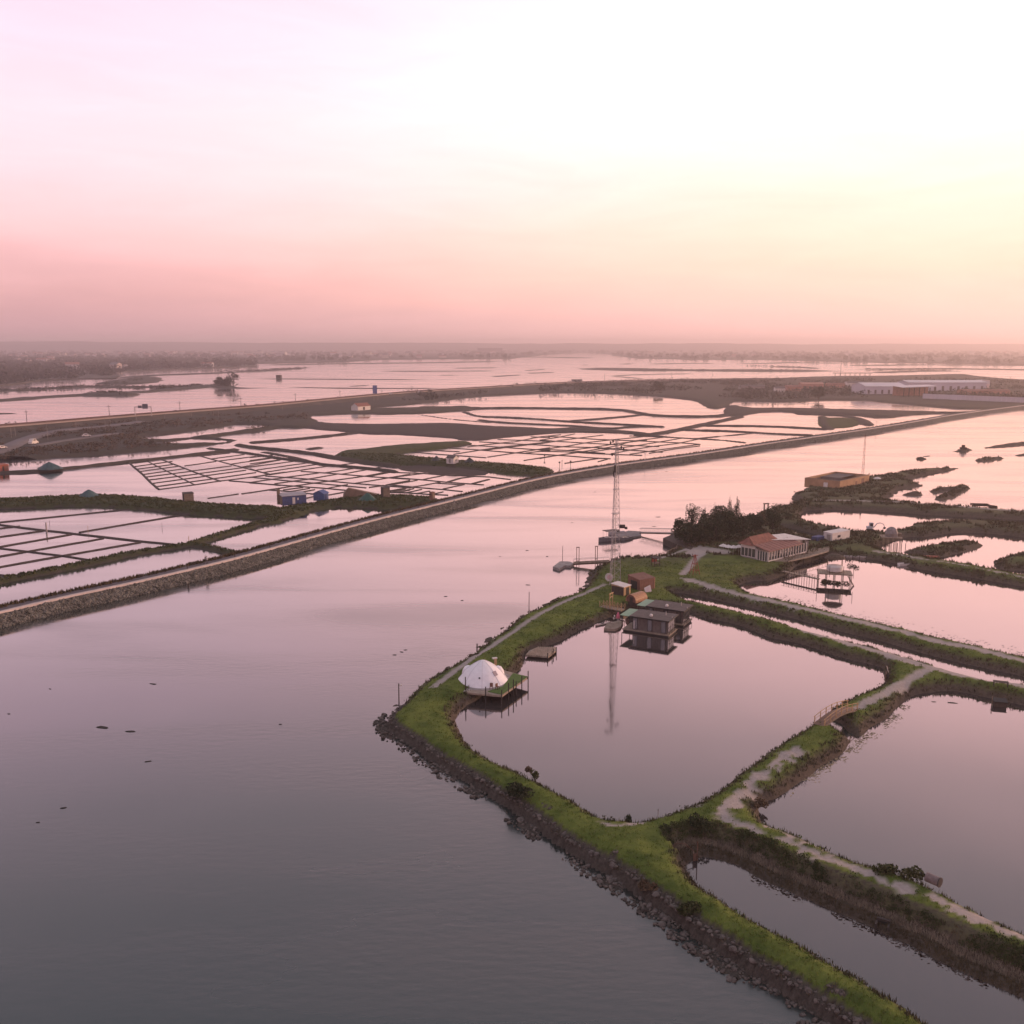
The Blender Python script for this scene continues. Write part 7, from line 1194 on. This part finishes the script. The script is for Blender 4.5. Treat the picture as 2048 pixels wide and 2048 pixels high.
k = emb[:, 1] < 620; ii = np.arange(len(emb))[k]; n = 15000; i = rng.choice(ii, n, p=(1 / emb[ii, 1] ** 1.3) / (1 / emb[ii, 1] ** 1.3).sum()); t = rng.random(n) ** .9
E_ = emb[i] + embn[i] * (t * 2.3 - .1)[:, None] + rng.normal(0, .45, (n, 2)) * np.array([1, 1]); off = np.einsum('ij,ij->i', E_ - emb[i], embn[i]); zE = np.clip(off / 2.35, -.1, 1.0) * 2.1; kk = (off > -.3) & (off < 2.15)
joined_stones('embankment_stones', E_[kk, 0], E_[kk, 1], zE[kk] + .03, np.clip(rng.lognormal(-1.5, .3, n), .13, .4)[kk], mat('embankment_stone', (.055, .052, .046), .92, scale=1.1, col2=(.22, .205, .185), spec=.15, detail=6), None, 6, 'grey stones facing the long embankment')
# verge weeds of the embankment and the green banks opposite
i = rng.choice(ii, 7000, p=(1 / emb[ii, 1] ** 1.2) / (1 / emb[ii, 1] ** 1.2).sum()); E_ = emb[i] + embn[i] * rng.uniform(5.5, 8.4, 7000)[:, None]; off = np.einsum('ij,ij->i', E_ - emb[i], embn[i]); zz = np.interp(off, [5.5, 6.2, 7.0, 8.2], [2.2, 2.3, 1.6, .3])
tufts('verge_grass', E_[:, 0], E_[:, 1], zz, .3, .8, .15, 4, mat('verge_blades', (.060, .048, .024), .9, scale=.3, col2=(.13, .09, .05), spec=.1), 'brown green weeds on the embankment verge', 41, .07)
r = np.random.default_rng(44); Y = 190 * (430 / 190) ** r.random(60000); X = (r.uniform(-60, 1150, 60000) - 1024) / F_PX * Y; hz_ = west_height(X, Y); k = (hz_[1] > .4) & (hz_[3] > .3)
tufts('bank_grass', X[k], Y[k], hz_[0][k], .2, .6, .2, 4, mat('bank_blades', (.035, .045, .016), .9, scale=.2, col2=(.085, .085, .03), spec=.1), 'green grass on the banks between the salt pans', 45, .09)
# drifting weed and mud on the water
rr = random.Random(9)
for i, (px, py, l) in enumerate(sorted([(306, 1368, 1.3), (296, 1523, .9), (127, 1616, .7), (205, 1455, 2.4), (260, 1463, 1.6), (100, 1378, .5), (561, 1449, .5), (891, 1193, .9), (924, 1201, .7), (1056, 1170, 1.2), (1054, 1101, 1.0), (1094, 1113, .7), (1316, 1034, 1.8), (1308, 1053, 1.2), (1190, 984, 1.0), (1000, 1113, .6), (789, 1310, .7), (803, 1304, .8), (811, 1300, .7), (1333, 943, 1.0), (1382, 926, 1.0), (1144, 1045, .6), (1780, 1122, 1.0), (1765, 1345, .8), (1868, 1404, .8), (1904, 1406, 1.6), (1630, 1300, 1.2), (1662, 1313, 1.4), (76, 1645, .5), (18, 1428, .5), (1681, 1840, .5), (1710, 1853, .5)])):
    x_, y_ = P(px, py, 0); o_ = ico(1.0, 2, 300 + i, .3, (1, .32, .05)); q = o_.build('floating_weed', mat('wet_weed', (.03, .026, .022), .8, .3, 2), None, (x_, y_, .03), rr.uniform(-.4, .4)); q.scale = (l * .42, l * .42, 1); tag(q, ORD[i] + ' drifting dark weed patch from the left', 'weed', 'weed drifting on the water')

# scum and floating debris along the pond shores
def flecks(name, line, z, n, inset, spread, smin, smax, m, label, seed):
    r = np.random.default_rng(seed); l = resample(line, .4); i = r.integers(0, len(l), n); nn_ = normals2(l)[i]; t = np.abs(r.normal(0, spread, n)) + inset; p = l[i] + nn_ * t[:, None] + r.normal(0, .15, (n, 2)); s_ = r.uniform(smin, smax, n); a = r.uniform(0, 6.28, n)
    k = fbm(p[:, 0] * .25, p[:, 1] * .25, 3, seed) > -.02; p, s_, a = p[k], s_[k], a[k]; N = len(p); V = []
    for q in range(6): g = a + q * math.pi / 3; rad = s_ * (.6 + .6 * r.random(N)); V.append(np.stack([p[:, 0] + rad * np.cos(g), p[:, 1] + rad * np.sin(g) * .7, np.full(N, z)], 1))
    V = np.stack(V, 1).reshape(-1, 3); return tag(link(name, np_mesh(name, V, np.arange(6 * N).reshape(N, 6), m)), label, kind='stuff')
lb = PP([(1552, 1597), (1584, 1576), (1615, 1552), (1650, 1526), (1679, 1513), (1706, 1486), (1740, 1462), (1778, 1438), (1805, 1410)]); flecks('scum', lb[::-1], .035, 900, .05, .6, .05, .18, mat('scum', (.36, .28, .19), .9, .3, 2), 'tan scum along the left shore of the right pond', 71)
ld_ = PP([(1500, 1186), (1570, 1201), (1642, 1219), (1721, 1238), (1801, 1256), (1880, 1277), (1960, 1293), (2048, 1315)], .6); flecks('debris', ld_, .035, 750, 1.0, 2.0, .06, .22, mat('debris', (.07, .05, .045), .9, .3, 2), 'dark debris floating along the pink pond shore', 72)
la = PP([(1374, 1224), (1410, 1236), (1484, 1252), (1536, 1276), (1626, 1296), (1732, 1328)]); flecks('pond_weed', la[::-1], .035, 500, .1, .5, .06, .22, mat('debris', (0, 0, 0)), 'dark weed at the far shore of the tent pond', 73)
lc = PP([(1382, 1722), (1437, 1720), (1536, 1768), (1642, 1814), (1748, 1859), (1841, 1904), (1973, 1967)]); flecks('ditch_weed', lc[::-1], .035, 700, .0, .35, .05, .16, mat('debris', (0, 0, 0)), 'dark weed along the ditch edge', 74)

# ---------------------------------------------------------------- evening haze over the lagoon
hz = MB(); hz.box((0, 6600, 57.0), (20000, 13600, 118.0))
m = bpy.data.materials.new('haze'); m.use_nodes = True; t = m.node_tree; t.nodes.clear()
pv = t.nodes.new('ShaderNodeVolumePrincipled'); pv.inputs['Color'].default_value = (1.0, .90, .93, 1); pv.inputs['Density'].default_value = .00021; pv.inputs['Anisotropy'].default_value = .55
mo = t.nodes.new('ShaderNodeOutputMaterial'); t.links.new(pv.outputs[0], mo.inputs['Volume'])
tag(hz.build('haze', m), 'pink evening haze over the lagoon', kind='stuff')
